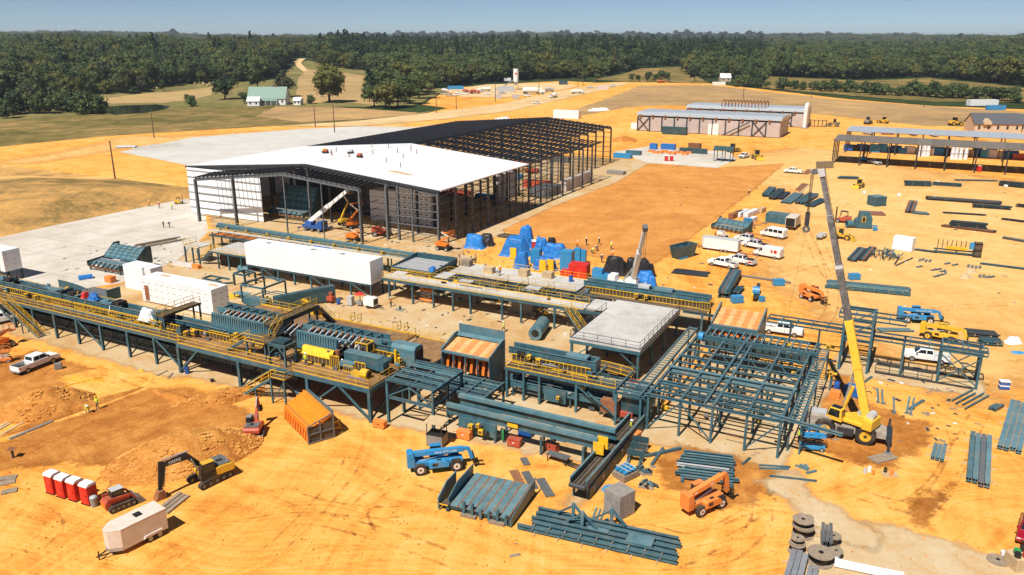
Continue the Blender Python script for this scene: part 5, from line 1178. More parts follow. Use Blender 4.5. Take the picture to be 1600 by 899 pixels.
# vehicles and machines (local x is forward, base on the ground)
def wheel(t,x,y,r,w,rim='galv',side=1,tm='rubber'):
 o=MB().cyl((0,-w/2,0),(0,w/2,0),r,18).build('wheel',tm,t,bevel=r*.08);o.location=(x,y,r)
 k=MB().cyl((0,side*(w/2+.005),0),(0,side*(w/2-.08),0),r*.56,14).build('rim',rim,o)
 MB().cyl((0,side*(w/2+.02),0),(0,side*(w/2-.05),0),r*.18,8).build('hub','black',o)
 return o
def panel(t,name,m,pts,th=.012):
 "thin plate from a planar polygon"
 a,b,c=Vector(pts[0]),Vector(pts[1]),Vector(pts[2]);n=(b-a).cross(c-a).normalized()*th
 k=len(pts);mb=MB();mb.add([Vector(p)+n for p in pts]+[Vector(p)-n for p in pts],[tuple(range(k)),tuple(range(k,2*k))[::-1]]+[(i,k+i,k+(i+1)%k,(i+1)%k)for i in range(k)])
 return mb.build(name,m,t)
def pickup(name,label,px,py,hd,paint='white',group=None,load=None,L=6.1,utility=False):
 t=thing(name,label,'pickup truck',G(px,py),hd,group);hw=1.0
 s=L/6.1;X=lambda x:(x-L/2/s)*s
 MB().prism([(X(2.05),.5),(X(6.0),.5),(X(6.1),.72),(X(6.06),1.08),(X(5.9),1.2),(X(4.55),1.32),(X(2.05),1.30)],-hw,hw).build('body',paint,t,bevel=.06)
 cab=MB().hexa([(X(2.08),-.96,1.29),(X(4.72),-.96,1.29),(X(4.72),.96,1.29),(X(2.08),.96,1.29)],[(X(2.28),-.76,1.98),(X(3.95),-.76,1.98),(X(3.95),.76,1.98),(X(2.28),.76,1.98)]).build('cab',paint,t,bevel=.05)
 for sy in(-1,1):
  for a,b,c,d in((2.28,3.12,2.42,3.12),(3.22,4.42,3.22,3.85)):
   panel(cab,'side_window','glass',[(X(a),sy*.935,1.40),(X(b),sy*.935,1.40),(X(d),sy*.80,1.88),(X(c),sy*.80,1.88)],.016)
  MB().box(X(4.3),sy*1.02,1.3,X(4.5),sy*1.2,1.5).build('mirror','black',t)
  MB().box(X(2.1),sy*1.0-.02*sy,.46,X(4.6),sy*1.04,.56).build('step_bar','black',t)
  MB().box(X(5.92),sy*.92-.16,.86,X(6.09),sy*.92+.06 if sy<0 else sy*.92+.02,1.06).build('headlight','lamp_clear',t)
  MB().box(X(-.02),sy*.97-.06,.95,X(.06),sy*.97+.05,1.22).build('tail_light','tail_red',t)
  MB().box(X(0),sy*hw-.09*(1 if sy>0 else-1),.55,X(2.03),sy*hw,1.28).build('bed_side',paint,t,bevel=.03)
 panel(cab,'windshield','glass',[(X(4.64),-.84,1.40),(X(4.64),.84,1.40),(X(4.04),.70,1.93),(X(4.04),-.70,1.93)],.018)
 panel(cab,'rear_window','glass',[(X(2.10),.7,1.45),(X(2.10),-.7,1.45),(X(2.24),-.62,1.88),(X(2.24),.62,1.88)],.02)
 MB().box(X(.02),-.92,.6,X(2.03),.92,.72).build('bed_floor','black',t);MB().box(X(-.02),-.92,.6,X(.05),.92,1.26).build('tailgate',paint,t)
 MB().box(X(6.04),-.7,.7,X(6.13),.7,1.04).build('grille','black',t);MB().box(X(6.0),-.98,.44,X(6.2),.98,.64).build('front_bumper','galv',t);MB().box(X(-.16),-.98,.48,X(-.02),.98,.66).build('rear_bumper','galv',t)
 for x in(1.15,4.95):
  for sy in(-1,1):wheel(t,X(x),sy*.88,.42,.28,'galv',sy)
 if utility:
  MB().box(X(.1),-.8,.74,X(1.9),.8,1.22).build('tool_load','black',t)
  mb=MB()
  for y in(-.85,.85):
   for x in(.15,2.1):mb.beam((X(x),y,1.2),(X(x),y,2.1),.06)
   mb.beam((X(0),y,2.1),(X(4.1),y,2.1),.06)
  mb.build('ladder_rack','rust',t);MB().box(X(.3),-.5,2.14,X(3.6),-.1,2.2).build('ladder','machine_red',t)
  for sy in(-1,1):MB().box(X(.1),sy*hw+.004*sy-.004,.75,X(.9),sy*hw+.008*sy+.004,1.1).build('decal','print_red',t)
 if load:MB().box(X(.3),-.6,.72,X(1.5),.5,1.15).build('load',load,t)
 return t
def van(name,label,px,py,hd,paint='white',windows=False,decal=False,group=None):
 t=thing(name,label,'van',G(px,py),hd,group)
 prof=[(-2.95,.45),(2.75,.45),(2.95,.7),(2.9,1.05),(2.05,1.35),(1.35,2.2),(1.0,2.4),(-2.8,2.42),(-2.95,2.2)]
 MB().prism(prof,-1.0,1.0).build('body',paint,t,bevel=.10)
 panel(t,'windshield','glass',[(2.03,-.86,1.42),(2.03,.86,1.42),(1.42,.8,2.16),(1.42,-.8,2.16)],.03)
 for sy in(-1,1):
  w=[[(1.0,1.45),(1.75,1.45),(1.25,2.12),(1.0,2.12)]]+([[(-2.6+k*1.2,1.45),(-1.6+k*1.2,1.45),(-1.6+k*1.2,2.1),(-2.6+k*1.2,2.1)]for k in range(3)]if windows else[])
  for q in w:panel(t,'side_window','glass',[(x,sy*1.004,z)for x,z in q],.012)
  MB().box(2.7,sy*.86-.12,.95,2.97,sy*.86+.10,1.15).build('headlight','lamp_clear',t);MB().box(-2.97,sy*.9-.08,1.2,-2.93,sy*.9+.08,1.7).build('tail_light','tail_red',t)
  for x in(-1.85,1.9):wheel(t,x,sy*.88,.36,.26,'galv',sy)
  MB().box(1.5,sy*1.02,1.35,1.65,sy*1.2,1.65).build('mirror','black',t)
  if decal:MB().cyl((-1.9,sy*1.0,1.6),(-1.9,sy*1.012,1.6),.38,14).build('decal','print_red',t);MB().box(-1.3,min(sy*1.0,sy*1.012),1.3,-.9,max(sy*1.0,sy*1.012),1.9).build('decal','print_red',t)
 MB().box(2.9,-.75,.6,2.98,.75,.9).build('grille','black',t)
 return t
def trailer(name,label,a,b,L,wd,h,m='white',roof='dusty_white',vnose=.9,door=False,text_=False,hatch=True):
 "enclosed trailer with its long near side from photo point a (front) to b (rear)"
 hd=heading(b,a);p=(G(*a)+G(*b))/2;n=Vector((math.sin(hd),-math.cos(hd),0))
 t=thing(name,label,'trailer',p-n*wd/2*(1 if n.dot(p-Vector((0,0,0)))<0 else-1),hd)
 z0=.5;pr=[(-L/2,-wd/2),(L/2,-wd/2),(L/2+vnose,0-.35),(L/2+vnose,.35),(L/2,wd/2),(-L/2,wd/2)]
 MB().prism(pr,z0,z0+h,'z').build('body',m,t,bevel=.03);MB().prism([(x*1.005,y*1.01)for x,y in pr],z0+h,z0+h+.05,'z').build('roof',roof,t)
 if hatch:MB().box(-.3,-.3,z0+h+.05,.3,.3,z0+h+.2).build('roof_vent','black',t)
 MB().prism([(L/2+.02,-wd/2-.004),(L/2+vnose+.012,-.36),(L/2+vnose+.012,.36),(L/2+.02,wd/2+.004)],z0,z0+.35,'z').build('stone_guard','galv',t)
 for sy in(-1,1):
  for x in(-.95,-.05):wheel(t,x-.3,sy*(wd/2-.02),.36,.24,'galv',sy)
  MB().prism([(-1.75,.62),(.25,.62),(.1,.86),(-1.55,.86)],sy*(wd/2)-.12,sy*(wd/2)+.14).build('fender','dusty_white',t)
 bar(t,'drawbar','black',(L/2+.2,-.5,.42),(L/2+vnose+1.0,0,.42),.1);bar(t,'drawbar','black',(L/2+.2,.5,.42),(L/2+vnose+1.0,0,.42),.1);bar(t,'jack','black',(L/2+vnose+.8,0,0),(L/2+vnose+.8,0,.9),.09)
 MB().box(-L/2-.02,-wd/2+.1,z0+.1,-L/2-.004,wd/2-.1,z0+h-.1).build('ramp_door',m,t)
 return t
def telehandler(name,label,px,py,hd,m,boom=(.35,0.10),L=5.4,r=.62,word=None,rim='light_grey',cabm=None,reach=0,word2=None,flip=1):
 "rough terrain telehandler: chassis, four big tyres, long box boom pivoted at the rear, cab one side, engine pod the other, fork carriage"
 t=thing(name,label,'telehandler',G(px,py),hd);cabm=cabm or m;f=flip
 MB().prism([(-L/2,.75),(L/2-.4,.65),(L/2-.3,1.15),(-L/2+.6,1.2),(-L/2,1.7)],-.55,.55).build('chassis',m,t,bevel=.03)
 for x in(-L/2+1.05,L/2-1.1):
  for sy in(-1,1):wheel(t,x,sy*1.0,r,.42,rim,sy)
  bar(t,'axle','black',(x,-.9,r),(x,.9,r),.25,.25)
 z1=2.25;z0=z1-.0
 p0=Vector((-L/2+.1,0,2.05));p1=Vector((L/2-.2+reach,0,2.05+boom[1]*L))
 bar(t,'boom',m,p0,p1,.52,.5);d=(p1-p0).normalized()
 bar(t,'inner_boom',m if m!='lull_orange' else 'lull_orange',p0+d*2,p1+d*.5,.36,.36)
 MB().prism([(-L/2-.25,.7),(-L/2+.55,.7),(-L/2+.55,1.6),(-L/2+.35,2.4),(-L/2-.25,2.35)],-.6,.6).build('rear_tower',m,t,bevel=.03)
 tip=p1+d*.4
 MB().prism([(tip.x-.1,tip.z+.2),(tip.x+.35,tip.z),(tip.x+.75,.9),(tip.x+.35,.7)],-.22,.22).build('boom_head',m,t,bevel=.02)
 c=tip.x+.7
 mb=MB()
 for zz in(.35,.75,1.25):mb.beam((c,-.75,zz),(c,.75,zz),.1,.12)
 for y in(-.75,-.4,0,.4,.75):mb.beam((c,y,.3),(c,y,1.3),.08)
 mb.build('carriage','black',t)
 for y in(-.4,.4):MB().box(c,y-.07,.12,c+1.15,y+.07,.19).build('fork','black',t);MB().box(c,y-.07,.12,c+.07,y+.07,.9).build('fork_shank','black',t)
 cb=MB().hexa([(-.75,.58*f,.95),(.75,.58*f,.95),(.75,1.28*f,.95),(-.75,1.28*f,.95)],[(-.65,.60*f,2.35),(.45,.60*f,2.35),(.45,1.2*f,2.35),(-.65,1.2*f,2.35)]).build('cab','black',t)
 MB().box(-.72,min(.58*f,1.25*f),2.35,.52,max(.58*f,1.25*f),2.42).build('cab_roof',cabm,cb);panel(cb,'cab_window','glass',[(-.6,1.285*f,1.45),(.6,1.285*f,1.45),(.42,1.22*f,2.25),(-.6,1.22*f,2.25)],.01)
 e=MB().prism([(-1.05,.75),(1.1,.75),(1.1,1.2),(.7,1.5),(-.8,1.55),(-1.05,1.4)],min(-.62*f,-1.3*f),max(-.62*f,-1.3*f)).build('engine_pod',cabm,t,bevel=.06)
 MB().box(-.7,min(-1.3*f,-1.315*f),1.0,-.1,max(-1.3*f,-1.315*f),1.35).build('grille','black',e);MB().box(-.2,min(-.8*f,-1.05*f),1.54,.3,max(-.8*f,-1.05*f),1.575).build('vent','black',e)
 for x in(-L/2+1.05,L/2-1.1):
  for sy in(-1,1):MB().prism([(x-.55,r+.5),(x+.55,r+.5),(x+.4,2*r+.1),(x-.4,2*r+.1)],sy*.8-.02,sy*1.2+.02).build('fender','black' if m!='machine_yellow' else m,t)if x>0 else None
 if word:
  a=math.atan2(d.z,d.x);mid_=p0 .lerp(p1,.66)
  for sy in(-1,1):text(t,word,.34,'print_white',(mid_.x,sy*.268,mid_.z),(math.pi/2,-a*sy if sy>0 else-a,math.pi if sy>0 else 0))
  if word2:
   mid_=p0 .lerp(p1,.2)
   for sy in(-1,1):text(t,word2,.26,'print_white',(mid_.x,sy*.268,mid_.z),(math.pi/2,-a,math.pi if sy>0 else 0))
 MB().cyl((-L/2+.9,0,1.1),(L/2-1.4,0,1.75),.09,8).build('lift_cylinder','galv',t)
 return t
def tracks(t,L,gauge,w,r,m='rubber'):
 for sy in(-1,1):
  prof=[]
  for k in range(9):a=math.pi/2+math.pi*k/8;prof.append((-L/2+r+r*math.cos(a),r+r*math.sin(a)))
  for k in range(9):a=-math.pi/2+math.pi*k/8;prof.append((L/2-r+r*math.cos(a),r+r*math.sin(a)))
  o=MB().prism(prof,sy*gauge/2-w/2,sy*gauge/2+w/2).build('track',m,t)
  MB().prism([(x*.9,.1+z*.82)for x,z in prof],sy*gauge/2-w/2-.01,sy*gauge/2+w/2+.01).build('track_frame','black',o)
  for k in range(5):x=-L/2+r+(L-2*r)*k/4;MB().cyl((x,sy*(gauge/2)-w/2-.03,r),(x,sy*(gauge/2)+w/2+.03,r),r*.42,10).build('roller','steel_grey',o)
  mb=MB();n=int(L/.22)
  for k in range(n):x=-L/2+r*.6+(L-r*1.2)*k/n;mb.box(x,sy*gauge/2-w/2-.005,2*r-.01,x+.07,sy*gauge/2+w/2+.005,2*r+.03)
  mb.build('grousers',m,o)
def excavator(name,label,px,py,hd,slew,s,body,cab='black',arm='black',word=None,pose=((0.4,1.6),(2.5,4.6),(5.6,4.4),(6.1,1.2)),blade=False):
 t=thing(name,label,'excavator',G(px,py),hd);t.scale=(s,s,s)
 tracks(t,4.4,2.4,.6,.46)
 MB().box(-1.3,-.9,.55,1.3,.9,.95).build('undercarriage','black',t)
 h=bpy.data.objects.new('house',None)
 def R_(o):o.rotation_euler=(0,0,slew);return o
 R_(MB().prism([(-2.5,1.0),(1.3,1.0),(1.3,1.5),(.6,2.0),(-1.4,2.05),(-2.3,1.95),(-2.6,1.6)],-1.35,1.35).build('house',body,t,bevel=.08))
 R_(MB().box(-2.1,-1.2,2.06,-.5,1.2,2.16).build('engine_cover','steel_grey',t));R_(MB().box(-1.6,-.2,2.16,-.9,.3,2.24).build('hood_vent','black',t));R_(MB().cyl((-1.9,.8,2.1),(-1.9,.8,2.8),.09).build('exhaust','galv',t))
 c=R_(MB().hexa([(-.3,.35,1.1),(1.55,.35,1.1),(1.55,1.38,1.1),(-.3,1.38,1.1)],[(-.2,.4,2.95),(1.25,.4,2.95),(1.25,1.33,2.95),(-.2,1.33,2.95)]).build('cab',cab,t,bevel=.04))
 MB().box(-.2,.42,2.955,1.2,1.3,3.0).build('cab_roof',body if not blade else 'grey',c);panel(c,'cab_window','glass',[(-.1,1.385,1.9),(1.3,1.385,1.9),(1.15,1.345,2.8),(-.1,1.345,2.8)],.012);panel(c,'windscreen','glass',[(1.545,.5,1.6),(1.545,1.25,1.6),(1.29,1.2,2.8),(1.29,.55,2.8)],.02)
 p=[Vector((x,-.15,z))for x,z in pose]
 def seg(nm,prof,w,m):return R_(MB().prism([(q.x,q.z)for q in prof],-.15-w/2,-.15+w/2).build(nm,m,t,bevel=.02))
 U=Vector((0,0,1))
 a,b,c2,d=p
 k=a.lerp(b,.5)+Vector((-.1,0,.35))
 seg('boom',[a-U*.3,b-U*.42+Vector((.1,0,0)),c2-U*.25,c2+U*.2,b+U*.38,a+U*.35+Vector((-.15,0,0))],.42,arm)
 X=Vector((1,0,0))
 seg('stick',[c2-X*.28+U*.45,c2+X*.24+U*.5,d+X*.2,d-X*.2,c2-X*.4-U*.3],.36,arm)
 seg('bucket',[d+X*.3,d-X*.32,d-X*.5-U*.75,d-X*.1-U*1.15,d+X*.75-U*1.05,d+X*.45-U*.5],.95,'rust' if s>.8 else 'black')
 R_(MB().cyl((b.x-.2,-.15,b.z+.5),(c2 .x-.2,-.15,c2 .z+.62),.09).build('stick_cylinder','galv',t));R_(MB().cyl((c2 .x-.5,-.15,c2 .z-.1),(d.x-.45,-.15,d.z+.2),.08).build('bucket_cylinder','galv',t))
 for sy in(-1,1):R_(MB().cyl((1.0,-.15+sy*.32,1.3),(b.x-.3,-.15+sy*.32,b.z-.5),.09).build('boom_cylinder','galv',t))
 if word:
  q=b.lerp(c2,.5);an=math.atan2(c2 .z-b.z,c2 .x-b.x)
  for sy in(-1,1):
   o=text(t,word,.5,'print_white',(0,0,0),(0,0,0))
   ML=Matrix.Rotation(slew,4,'Z')@Matrix.Translation((q.x,-.15+sy*.225,q.z))@(Matrix.Rotation(math.pi,4,'Z')if sy>0 else Matrix())@Matrix.Rotation(-an if sy<0 else an,4,'Y')@Matrix.Rotation(math.pi/2,4,'X')
   o.matrix_basis=ML
 if blade:MB().box(2.3,-1.3,.05,2.45,1.3,.6).build('blade','old_wood',t)
 return t
def skid_steer(label,px,py,hd):
 t=thing('skid_steer',label,'skid steer',G(px,py),hd);tracks(t,2.7,1.5,.42,.36)
 MB().prism([(-1.5,.45),(.7,.45),(.9,.9),(.3,1.2),(-1.3,1.35),(-1.55,1.1)],-.58,.58).build('body','machine_red',t,bevel=.05)
 for k in range(5):MB().box(-1.57,-.5,.6+k*.12,-1.545,.5,.66+k*.12).build('grille_slat','orange',t)
 c=MB().hexa([(-.75,-.48,1.15),(.55,-.48,.95),(.55,.48,.95),(-.75,.48,1.15)],[(-.7,-.45,2.05),(.35,-.45,2.05),(.35,.45,2.05),(-.7,.45,2.05)]).build('cab','black',t);MB().box(-.72,-.47,2.05,.4,.47,2.12).build('cab_roof','light_grey',c)
 for sy in(-1,1):bar(t,'lift_arm','machine_red',(-1.3,sy*.66,1.45),(.9,sy*.66,1.25),.14,.22);bar(t,'lift_arm','machine_red',(.9,sy*.66,1.25),(1.45,sy*.66,.45),.14,.2);panel(c,'cab_window','glass',[(-.6,sy*.475,1.3),(.35,sy*.475,1.25),(.25,sy*.458,1.95),(-.6,sy*.458,1.95)],.01)
 MB().prism([(1.4,.05),(2.2,.05),(1.75,.35),(1.5,.8),(1.35,.8)],-.95,.95).build('bucket','steel_grey',t)
 return t
def boom_lift(name,label,px,py,hd,m,h=.9,cat='boom lift'):
 t=thing(name,label,cat,G(px,py),hd)
 MB().box(-1.5,-.75,.55,1.5,.75,.95).build('chassis','black',t)
 for x in(-1.1,1.1):
  for sy in(-1,1):wheel(t,x,sy*.95,.45,.34,'light_grey',sy)
 MB().prism([(-1.8,1.0),(1.0,1.0),(1.0,1.5),(-.4,1.8),(-1.8,1.7)],-.75,.75).build('turret',m,t,bevel=.05)
 bar(t,'lower_boom',m,(-1.4,0,1.8),(1.2,0,1.8+h*1.6),.3,.32);bar(t,'upper_boom','dusty_white',(1.2,0,1.8+h*1.6),(-.6,0,1.9+h*2.6),.26,.28)
 bar(t,'jib',m,(-.6,0,1.9+h*2.6),(1.5,0,1.6+h*2.9),.2,.2)
 mb=MB();rail(mb,[(1.5,-.6,1.4+h*2.6),(2.5,-.6,1.4+h*2.6),(2.5,.6,1.4+h*2.6),(1.5,.6,1.4+h*2.6),(1.5,-.6,1.4+h*2.6)],h=1.0,step=1.0);mb.build('basket',m,t);MB().box(1.5,-.6,1.36+h*2.6,2.5,.6,1.42+h*2.6).build('basket_floor','grating',t)
 return t
def scissor_lift(name,label,p,rz,m,h=1.4,L=2.4,w=1.2):
 t=thing(name,label,'scissor lift',p,rz)
 MB().box(-L/2,-w/2,.25,L/2,w/2,.7).build('chassis',m,t,bevel=.03)
 for x in(-L/2+.35,L/2-.35):
  for sy in(-1,1):wheel(t,x,sy*(w/2-.05),.25,.2,'light_grey',sy)
 mb=MB();n=3
 for k in range(n):
  z0=.7+(h-.7)*k/n;z1=.7+(h-.7)*(k+1)/n
  for y in(-w/2+.15,w/2-.15):mb.beam((-L/2+.2,y,z0),(L/2-.2,y,z1),.08);mb.beam((L/2-.2,y,z0),(-L/2+.2,y,z1),.08)
 mb.build('scissor_arms','black' if m=='blue' else 'dusty_white',t);MB().box(-L/2,-w/2,h,L/2,w/2,h+.1).build('platform',m,t)
 rail(MB(),[(-L/2,-w/2,h),(L/2,-w/2,h),(L/2,w/2,h),(-L/2,w/2,h),(-L/2,-w/2,h)],h=1.05,step=.8).build('guard_rail',m,t)
 return t
def forklift(name,label,p,rz,m,s=1.0):
 t=thing(name,label,'forklift',p,rz);t.scale=(s,s,s)
 MB().prism([(-1.5,.4),(1.0,.4),(1.0,.8),(.2,.9),(-.3,1.3),(-1.5,1.3)],-.65,.65).build('body',m,t,bevel=.06)
 mb=MB()
 for x in(-.9,.5):
  for y in(-.55,.55):mb.beam((x,y,1.1),(x*.8,y,2.2),.08)
 mb.build('overhead_guard','black',t);MB().box(-.75,-.6,2.2,.45,.6,2.26).build('roof','black',t)
 for y in(-.35,.35):bar(t,'mast','black',(1.25,y,.2),(1.25,y,3.0),.12,.18);MB().box(1.35,y-.07,.15,2.4,y+.07,.21).build('fork','black',t)
 for x in(-1.0,.75):
  for sy in(-1,1):wheel(t,x,sy*.68,.42,.3,'galv',sy)
 return t
def loader(name,label,p,rz,m='machine_yellow',s=1.0):
 t=thing(name,label,'loader',p,rz);t.scale=(s,s,s)
 MB().prism([(-2.6,.8),(-.2,.8),(-.2,1.6),(-1.2,1.9),(-2.6,1.8)],-.8,.8).build('rear_body',m,t,bevel=.08);MB().box(-.2,-.55,.7,1.6,.55,1.3).build('front_frame',m,t)
 c=MB().hexa([(-1.2,-.65,1.8),(.0,-.65,1.6),(.0,.65,1.6),(-1.2,.65,1.8)],[(-1.1,-.6,3.0),(-.1,-.6,3.0),(-.1,.6,3.0),(-1.1,.6,3.0)]).build('cab','glass',t);MB().box(-1.2,-.68,3.0,.0,.68,3.1).build('cab_roof',m,c)
 for x in(-1.7,1.2):
  for sy in(-1,1):wheel(t,x,sy*.95,.72,.5,m,sy)
 for sy in(-1,1):bar(t,'lift_arm',m,(.4,sy*.5,1.6),(2.4,sy*.5,.7),.16,.3)
 MB().prism([(2.3,.1),(3.4,.1),(2.8,.5),(2.5,1.1),(2.25,1.1)],-1.25,1.25).build('bucket',m,t)
 return t
def toilet(label,p,rz,group=None,m='red'):
 t=thing('portable_toilet',label,'portable toilet',p,rz,group)
 MB().box(-.56,-.56,.08,.56,.56,2.02).build('cabin',m,t,bevel=.03);MB().box(-.6,-.6,0,.6,.6,.09).build('skid','black',t)
 MB().prism([(-.6,2.0),(.6,2.0),(.6,2.12),(.35,2.3),(-.35,2.3),(-.6,2.12)],-.6,.6).build('roof','print_white',t,bevel=.03)
 d=MB().box(.565,-.38,.15,.59,.38,1.85).build('door',m,t);MB().box(.59,.2,.95,.61,.3,1.1).build('latch','black',d);MB().box(-.3,-.57,1.75,.3,-.565,1.9).build('vent','black',t)
 return t
 # people
def person_mesh(pose):
 J={'hip':(0,0,.95),'chest':(0,0,1.38),'neck':(0,0,1.50),'head':(.03,0,1.66),'kl':(.03,.12,.50),'kr':(.0,-.12,.50),'fl':(0,.14,.07),'fr':(-.05,-.14,.07),'tl':(.17,.15,.05),'tr':(.12,-.15,.05),'sl':(0,.20,1.42),'sr':(0,-.20,1.42),'el':(.02,.27,1.15),'er':(.05,-.27,1.15),'hl':(.14,.27,.92),'hr':(.22,-.22,1.0),'ol':(.01,.10,.9),'or':(.01,-.10,.9)}
 if pose=='bend':
  J.update({'hip':(-.15,0,.85),'chest':(.25,0,1.02),'neck':(.36,0,1.05),'head':(.5,0,1.06),'sl':(.27,.2,1.03),'sr':(.27,-.2,1.03),'el':(.36,.24,.75),'er':(.36,-.24,.75),'hl':(.45,.2,.48),'hr':(.45,-.2,.48),'ol':(-.13,.10,.8),'or':(-.13,-.10,.8),'kl':(.02,.13,.48),'kr':(.02,-.13,.48)})
 if pose=='walk':J.update({'kl':(.22,.12,.52),'fl':(.28,.13,.08),'tl':(.45,.14,.07),'kr':(-.08,-.12,.5),'fr':(-.3,-.13,.1),'tr':(-.14,-.13,.05),'el':(-.1,.27,1.16),'hl':(.02,.27,.93),'hr':(.3,-.24,1.05)})
 names=list(J);E=[('hip','chest'),('chest','neck'),('neck','head'),('hip','ol'),('ol','kl'),('kl','fl'),('fl','tl'),('hip','or'),('or','kr'),('kr','fr'),('fr','tr'),('chest','sl'),('sl','el'),('el','hl'),('chest','sr'),('sr','er'),('er','hr')]
 rd={'hip':.15,'chest':.16,'neck':.06,'head':.10,'kl':.065,'kr':.065,'fl':.05,'fr':.05,'tl':.04,'tr':.04,'sl':.075,'sr':.075,'el':.048,'er':.048,'hl':.04,'hr':.04,'ol':.10,'or':.10}
 me=bpy.data.meshes.new('person');me.from_pydata([J[n]for n in names],[(names.index(a),names.index(b))for a,b in E],[])
 o=bpy.data.objects.new('tmp',me);COL.objects.link(o);o.modifiers.new('s','SKIN');sv=me.skin_vertices[0].data
 for i,n in enumerate(names):sv[i].radius=(rd[n],rd[n]*(1.15 if n in('chest',)else 1));sv[i].use_root=n=='hip'
 o.modifiers.new('d','SUBSURF').levels=1
 o.modifiers['d'].render_levels=1
 dg=bpy.context.evaluated_depsgraph_get();out=bpy.data.meshes.new_from_object(o.evaluated_get(dg));bpy.data.objects.remove(o)
 return out,J
PM={p:person_mesh(p)for p in('stand','bend','walk')}
def person(label,p,rz,pose='stand',shirt='hivis',legs='denim',hat='white',group=None):
 src,J=PM[pose];me=src.copy();me.materials.clear()
 for m in(legs,shirt,'skin','black'):me.materials.append(M[m])
 hip,head=Vector(J['hip']),Vector(J['head']);ax=(head-hip).normalized()
 hands=[Vector(J['hl']),Vector(J['hr'])]
 for f in me.polygons:
  c=Vector(f.center);s=(c-hip).dot(ax)
  f.material_index=2 if(c-head).length<.17 or min((c-h).length for h in hands)<.12 else 3 if c.z<.13 else 1 if s>.03 and c.z>.45 else 0
  f.use_smooth=True
 o=bpy.data.objects.new('person',me);COL.objects.link(o);o.location=p;o.rotation_euler=(0,0,rz);tag(o,label,'person',group)
 o.scale=(1.04,1.04,1.04)
 mb=MB();mb.sphere((head.x,head.y,head.z+.05),.15,10,6,(1,1,.8));mb.cyl((head.x+.03,head.y,head.z+.02),(head.x+.03,head.y,head.z+.045),.19,10);mb.build('hard_hat',hat,o)
 return o
 # stacks
def beams(label,a,b,n,w=.3,h=.3,gap=.06,layers=1,m='teal',shape='i',name='beam_stack',sleepers=2,jitter=.25,cat='steel beams',z0=.16,mats=None,cross=0,group=None):
 "bundle of members whose near edge runs between photo points a and b"
 p,q=G(*a),G(*b);hd=math.atan2((q-p).y,(q-p).x);L=(q-p).length;rr=random.Random(int(a[0]*7+a[1]))
 nrm=Vector((-math.sin(hd),math.cos(hd),0));
 if nrm.dot(p)<0:nrm=-nrm
 t=thing(name,label,cat,p.lerp(q,.5)+nrm*(n*(w+gap)/2),hd,group)
 for l in range(layers):
  for k in range(n-(l if cross else 0)):
   y=(k+.5+(l*.5 if cross else 0)-n/2)*(w+gap);d=rr.uniform(-jitter,jitter);e=rr.uniform(-jitter,jitter)
   bar(t,'beam',mats[(k+l)%len(mats)]if mats else m,(-L/2+d,y,z0+h/2+l*(h+.09)),(L/2+e,y+rr.uniform(-.04,.04),z0+h/2+l*(h+.09)),w,h,shape)
 if sleepers:
  for k in range(sleepers):
   x=-L/2+L*(k+.5)/sleepers
   for l in range(layers):bar(t,'sleeper','lumber',(x,-n*(w+gap)/2-.2,z0-.08+l*(h+.09)if l==0 else z0+l*(h+.09)-.045),(x,n*(w+gap)/2+.2,z0-.08+l*(h+.09)if l==0 else z0+l*(h+.09)-.045),.12,.12 if l==0 else .085)
 return t
def crate(name,label,px,py,hd,sx,sy,sz,m,lid=None,cat='crate',slats=0,z=0,group=None,handle=None):
 t=thing(name,label,cat,G(px,py)+Vector((0,0,z)),hd,group)
 MB().box(-sx/2,-sy/2,.1,sx/2,sy/2,sz).build('body',m,t,bevel=.02)
 for x in(-sx/2+.15,sx/2-.15):MB().box(x-.08,-sy/2,0,x+.08,sy/2,.1).build('skid','black' if m not in('lumber','wood')else 'wood',t)
 if lid:MB().box(-sx/2-.03,-sy/2-.03,sz+.003,sx/2+.03,sy/2+.03,sz+.07).build('lid',lid,t,bevel=.01)
 for k in range(slats):
  zz=.15+(sz-.2)*(k+.5)/slats
  MB().box(-sx/2-.03,-sy/2-.03,zz-.05,sx/2+.03,sy/2+.03,zz+.04).build('band',m,t)
 if handle:MB().box(-.12,-sy/2-.04,sz*.6,.12,-sy/2-.005,sz*.6+.1).build('latch',handle,t)
 return t
 # front left
trailer('enclosed_trailer','dusty white enclosed cargo trailer alone on the sand at lower left',(196,867),(263,833),4.3,2.1,2.05,'dusty_white','dusty_white')
rz=heading((82,771),(136,789))-math.pi/2
for k,(x,y)in enumerate(((86,768),(103,774),(121,779),(141,785))):
 toilet(('leftmost','second from left','third from left','rightmost')[k]+' red portable toilet in the row of four beside the skid steer',G(x,y),rz,'red portable toilets in a row')
t=thing('trash_can','grey bagged trash can against the rightmost red portable toilet','trash can',G(148,791));MB().cyl((0,0,0),(0,0,1.0),.3,12,.38).build('bin','grey',t);MB().sphere((0,0,1.0),.36,10,6,(1,1,.5)).build('bag','light_grey',t)
skid_steer('red tracked skid steer with black cab between toilets and excavator',188,791,heading((168,800),(222,778)))
hb=heading((330,747),(247,779));ht_=heading((357,739),(303,765))
excavator('excavator','yellow and black tracked excavator with lettered black boom beside the clod pile',329,750,ht_,hb-ht_,.88,'machine_yellow',word='DEERE',pose=((.5,1.7),(2.3,4.1),(5.3,4.0),(5.75,1.1)))
hm=heading((398,660),(398,690));excavator('mini_excavator','small dark red mini excavator with raised arm behind the clod pile',399,676,hm,2.9,.68,'machine_red',arm='machine_red',blade=True,pose=((.7,1.5),(1.6,3.6),(2.6,5.0),(3.3,3.6)))
